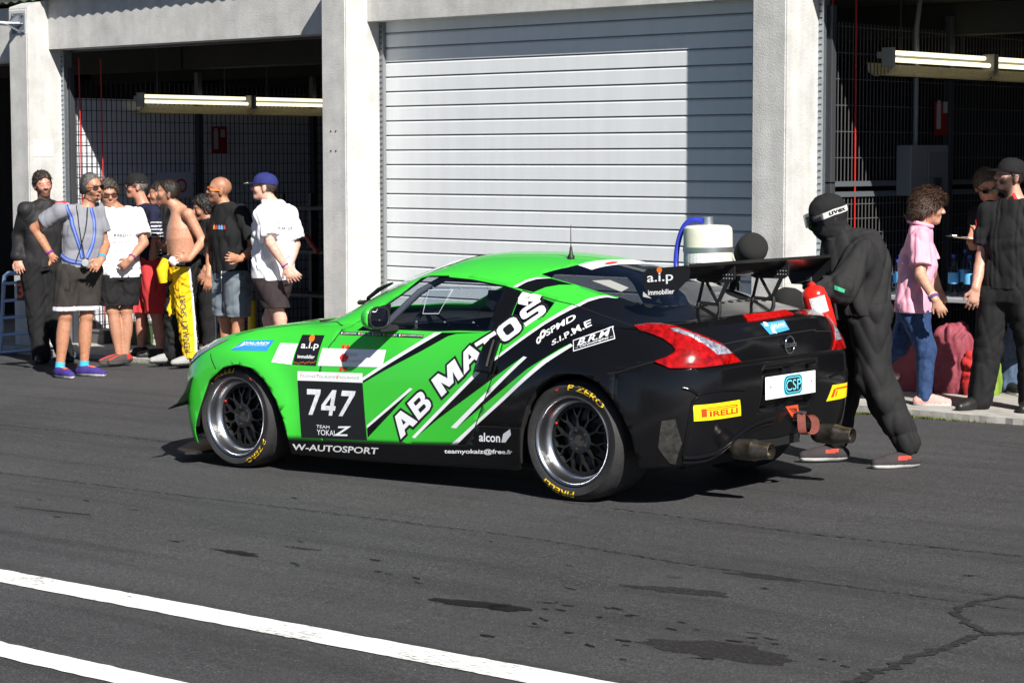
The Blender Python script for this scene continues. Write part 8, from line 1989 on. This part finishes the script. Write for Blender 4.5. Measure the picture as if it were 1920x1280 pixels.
spots = [(-9.33, 14.72, 1.0), (-9.27, 14.80, 1.0), (-9.21, 14.74, 1.15), (-9.30, 14.93, 1.0), (-9.19, 14.90, 1.3), (-9.12, 14.82, 1.0), (-8.77, 14.80, 1.2), (-8.70, 14.86, 1.35), (-8.63, 14.80, 1.2)]
for k, (x_, y_, s_) in enumerate(spots):
    o = bp_ if k == 0 else copy_tree(bp_); o.location = (x_, y_, zt+.001); o.scale = (s_, s_, s_)
    tag(o, 'clear water bottle on the table between the crew man and the woman in pink' if k < 6 else 'clear water bottle on the shaded table below the clipboard', 'bottle', 'bottles beside the crew man' if k < 6 else 'bottles below the clipboard')
b_ = bmesh.new(); add_box(b_, (-8.58, 14.75, zt), (-8.10, 15.1, zt+.20), .01); o = bobj('crate', b_, mat('blue_crate', (.015, .025, .14), .5)); tag(o, 'dark blue crate on the shaded table behind the writing man', 'crate')
def bag(lo, hi, col, label, seed, name='plastic_bag'):
    c = (np.array(lo)+np.array(hi))/2; h_ = (np.array(hi)-np.array(lo))/2; Fb = Field(np.array(lo)-.05, np.array(hi)+.05, .012)
    def fn(X):
        q_ = np.abs((X-c)/h_); q_[..., 2] = np.where(X[..., 2] < c[2], q_[..., 2], q_[..., 2]); return (((q_**3.2).sum(-1))**(1/3.2)-1).astype(np.float32)*h_.min()
    Fb.add((fn, np.array(lo)-.05, np.array(hi)+.05), .01); Fb.ripple(.010, .10, seed, (1, 1, .6)); V, F = Fb.mesh()
    o = vobj(name, V, F, mat('bag_'+name+str(seed), col, .7, noise=.25, scale=9, bump=.6, bscale=22), None, True); tag(o, label, 'bag'); return o
bag((-9.42, 14.55, -.135), (-8.82, 14.85, .30), (.24, .05, .07), 'big pink plastic bag on the floor under the table', 2); bag((-8.86, 14.60, -.125), (-8.58, 14.85, .44), (.22, .04, .06), 'tall pink plastic bag between the walking woman and the man in the black cap', 3)
bag((-8.58, 14.62, -.12), (-8.46, 14.80, .24), (.42, .02, .02), 'small red bag beside the pink bags', 4); bag((-8.47, 14.70, -.12), (-8.36, 14.85, .16), (.16, .26, .03), 'small green bag beside the red bag', 5)
bag((-9.40, 14.88, -.1), (-9.15, 15.1, .42), (.35, .06, .04), 'orange red bag behind the big pink bag', 6)
# ------------------------------------------------------------------ clutter in the left garage
t = empty('jerrycan', (-17.47, 14.2, -.16), .3, 'red plastic jerrycan on the floor behind the man in red shorts', 'jerrycan')
b_ = bmesh.new(); add_box(b_, (-.09, -.07, 0), (.09, .07, .20), .025); bobj('can', b_, REDM, t, 40); b_ = bmesh.new(); add_tube(b_, [(-.05, 0, .2), (-.05, 0, .235), (.03, 0, .235), (.03, 0, .2)], .010, 8); bobj('handle', b_, REDM, t, 60)
b_ = bmesh.new(); add_lathe(b_, [(.09, 0), (.09, .03), (.045, .05), (.045, .50), (.001, .51)], 20); o = bobj('bollard', b_, mat('yellow_paint', (.55, .38, .01), .5), None, 40); o.location = (-17.11, 15.0, gz(-17.1, 15)+.02); tag(o, 'yellow bollard in the shade between the grey shorts and the blue cap', 'bollard')
b_ = bmesh.new(); add_tube(b_, [(0, 0, 0), (-.03, .01, .55)], .013, 8); add_lathe(b_, [(.03, -.0), (.03, .02), (.001, .021)], 12); o = bobj('stick', b_, STEEL, None, 60); o.location = (-15.93, 13.52, gz(-15.9, 13.5)+.02); tag(o, 'thin grey metal stick standing behind the yellow race suit', 'stick')
t = empty('tool_rack', (-16.3, 15.7, gz(-16, 15.7)), 0, 'dark shelf rack in the shade behind the man with the blue cap', 'shelf'); DK = mat('dark_rack', (.03, .032, .036), .6)
for z_ in (.55, 1.0, 1.45):
    b_ = bmesh.new(); add_box(b_, (-.9, -.22, z_-.015), (.9, .22, z_+.015)); bobj('shelf', b_, DK, t)
for sx in (-.88, .88):
    for sy in (-.2, .2): b_ = bmesh.new(); add_box(b_, (sx-.02, sy-.02, 0), (sx+.02, sy+.02, 1.6)); bobj('post', b_, DK, t)
t = empty('air_gun', (-16.40, 15.2, .86), 0, 'dark red air gun with a pale tip hanging behind the man with the blue cap', 'tool')
b_ = bmesh.new(); add_tube(b_, [(-.11, 0, .09), (.07, 0, -.08)], .024, 10); bobj('barrel', b_, mat('dull_red', (.30, .04, .02), .5), t, 60); b_ = bmesh.new(); add_tube(b_, [(-.11, 0, .09), (-.16, 0, .12), (-.20, 0, .13)], .012, 8); bobj('tip', b_, mat('pale_blue_tip', (.25, .35, .5), .4), t, 60)
for k, (x_, y_, z_, m_, lab) in enumerate(((-18.74, 14.35, .14, mat('grey_box', (.10, .10, .10), .7), 'grey storage box on the floor behind the man with the blue harness'), (-18.35, 14.45, .22, mat('green_box', (.04, .07, .03), .7), 'dark green storage box on the floor behind the man in the white t-shirt'), (-17.9, 14.9, .3, DK, 'dark tool box on the floor behind the man in red shorts'))):
    t = empty('storage_box', (x_, y_, gz(x_, y_)+.04), .2*k, lab, 'box'); b_ = bmesh.new(); add_box(b_, (-.16, -.12, 0), (.16, .12, z_), .01); bobj('box_body', b_, m_, t); b_ = bmesh.new(); add_box(b_, (-.17, -.13, z_), (.17, .13, z_+.03), .01); bobj('lid', b_, m_, t)
# weeds along the edge of the concrete
rr = random.Random(11); V, F = [], []
for k in range(1500):
    if rr.random() < .72: x_ = rr.gauss(-8.45, .30)
    else: x_ = rr.uniform(-18.2, -15.2)
    y_ = (13.505 if x_ > -10 else 13.39)+rr.gauss(-.012, .012); z_ = gz(x_, y_); h_ = rr.uniform(.006, .026); a_ = rr.uniform(0, 6.28); w_ = rr.uniform(.003, .007); dx, dy = rr.gauss(0, .012), rr.gauss(-.004, .01); o = len(V)
    V += [(x_-w_*math.cos(a_), y_-w_*math.sin(a_), z_), (x_+w_*math.cos(a_), y_+w_*math.sin(a_), z_), (x_+dx, y_+dy, z_+h_)]; F.append((o, o+1, o+2))
o = vobj('weeds', V, F, mat('weed_green', (.10, .13, .03), .8, noise=.5, scale=3)); o['kind'] = 'stuff'; tag(o, 'thin yellow green weeds in the joint along the concrete edge', 'weeds')

b_ = bmesh.new(); cpx = (A_(JP['hiA'])+A_(JP['hiB']))/2; cpx = cpx+np.array([-.005, 0, .105])
ring_ = [Vector((cpx[0]+.168*math.cos(t_), cpx[1]+.205*math.sin(t_), cpx[2]+.006*math.sin(3*t_))) for t_ in np.linspace(0, 2*math.pi, 41)]
V = []; F = []
for i, p in enumerate(ring_): V += [(p.x, p.y, p.z-.022), (p.x, p.y, p.z+.022)]
for i in range(40): F.append((2*i, 2*i+2, 2*i+3, 2*i+1))
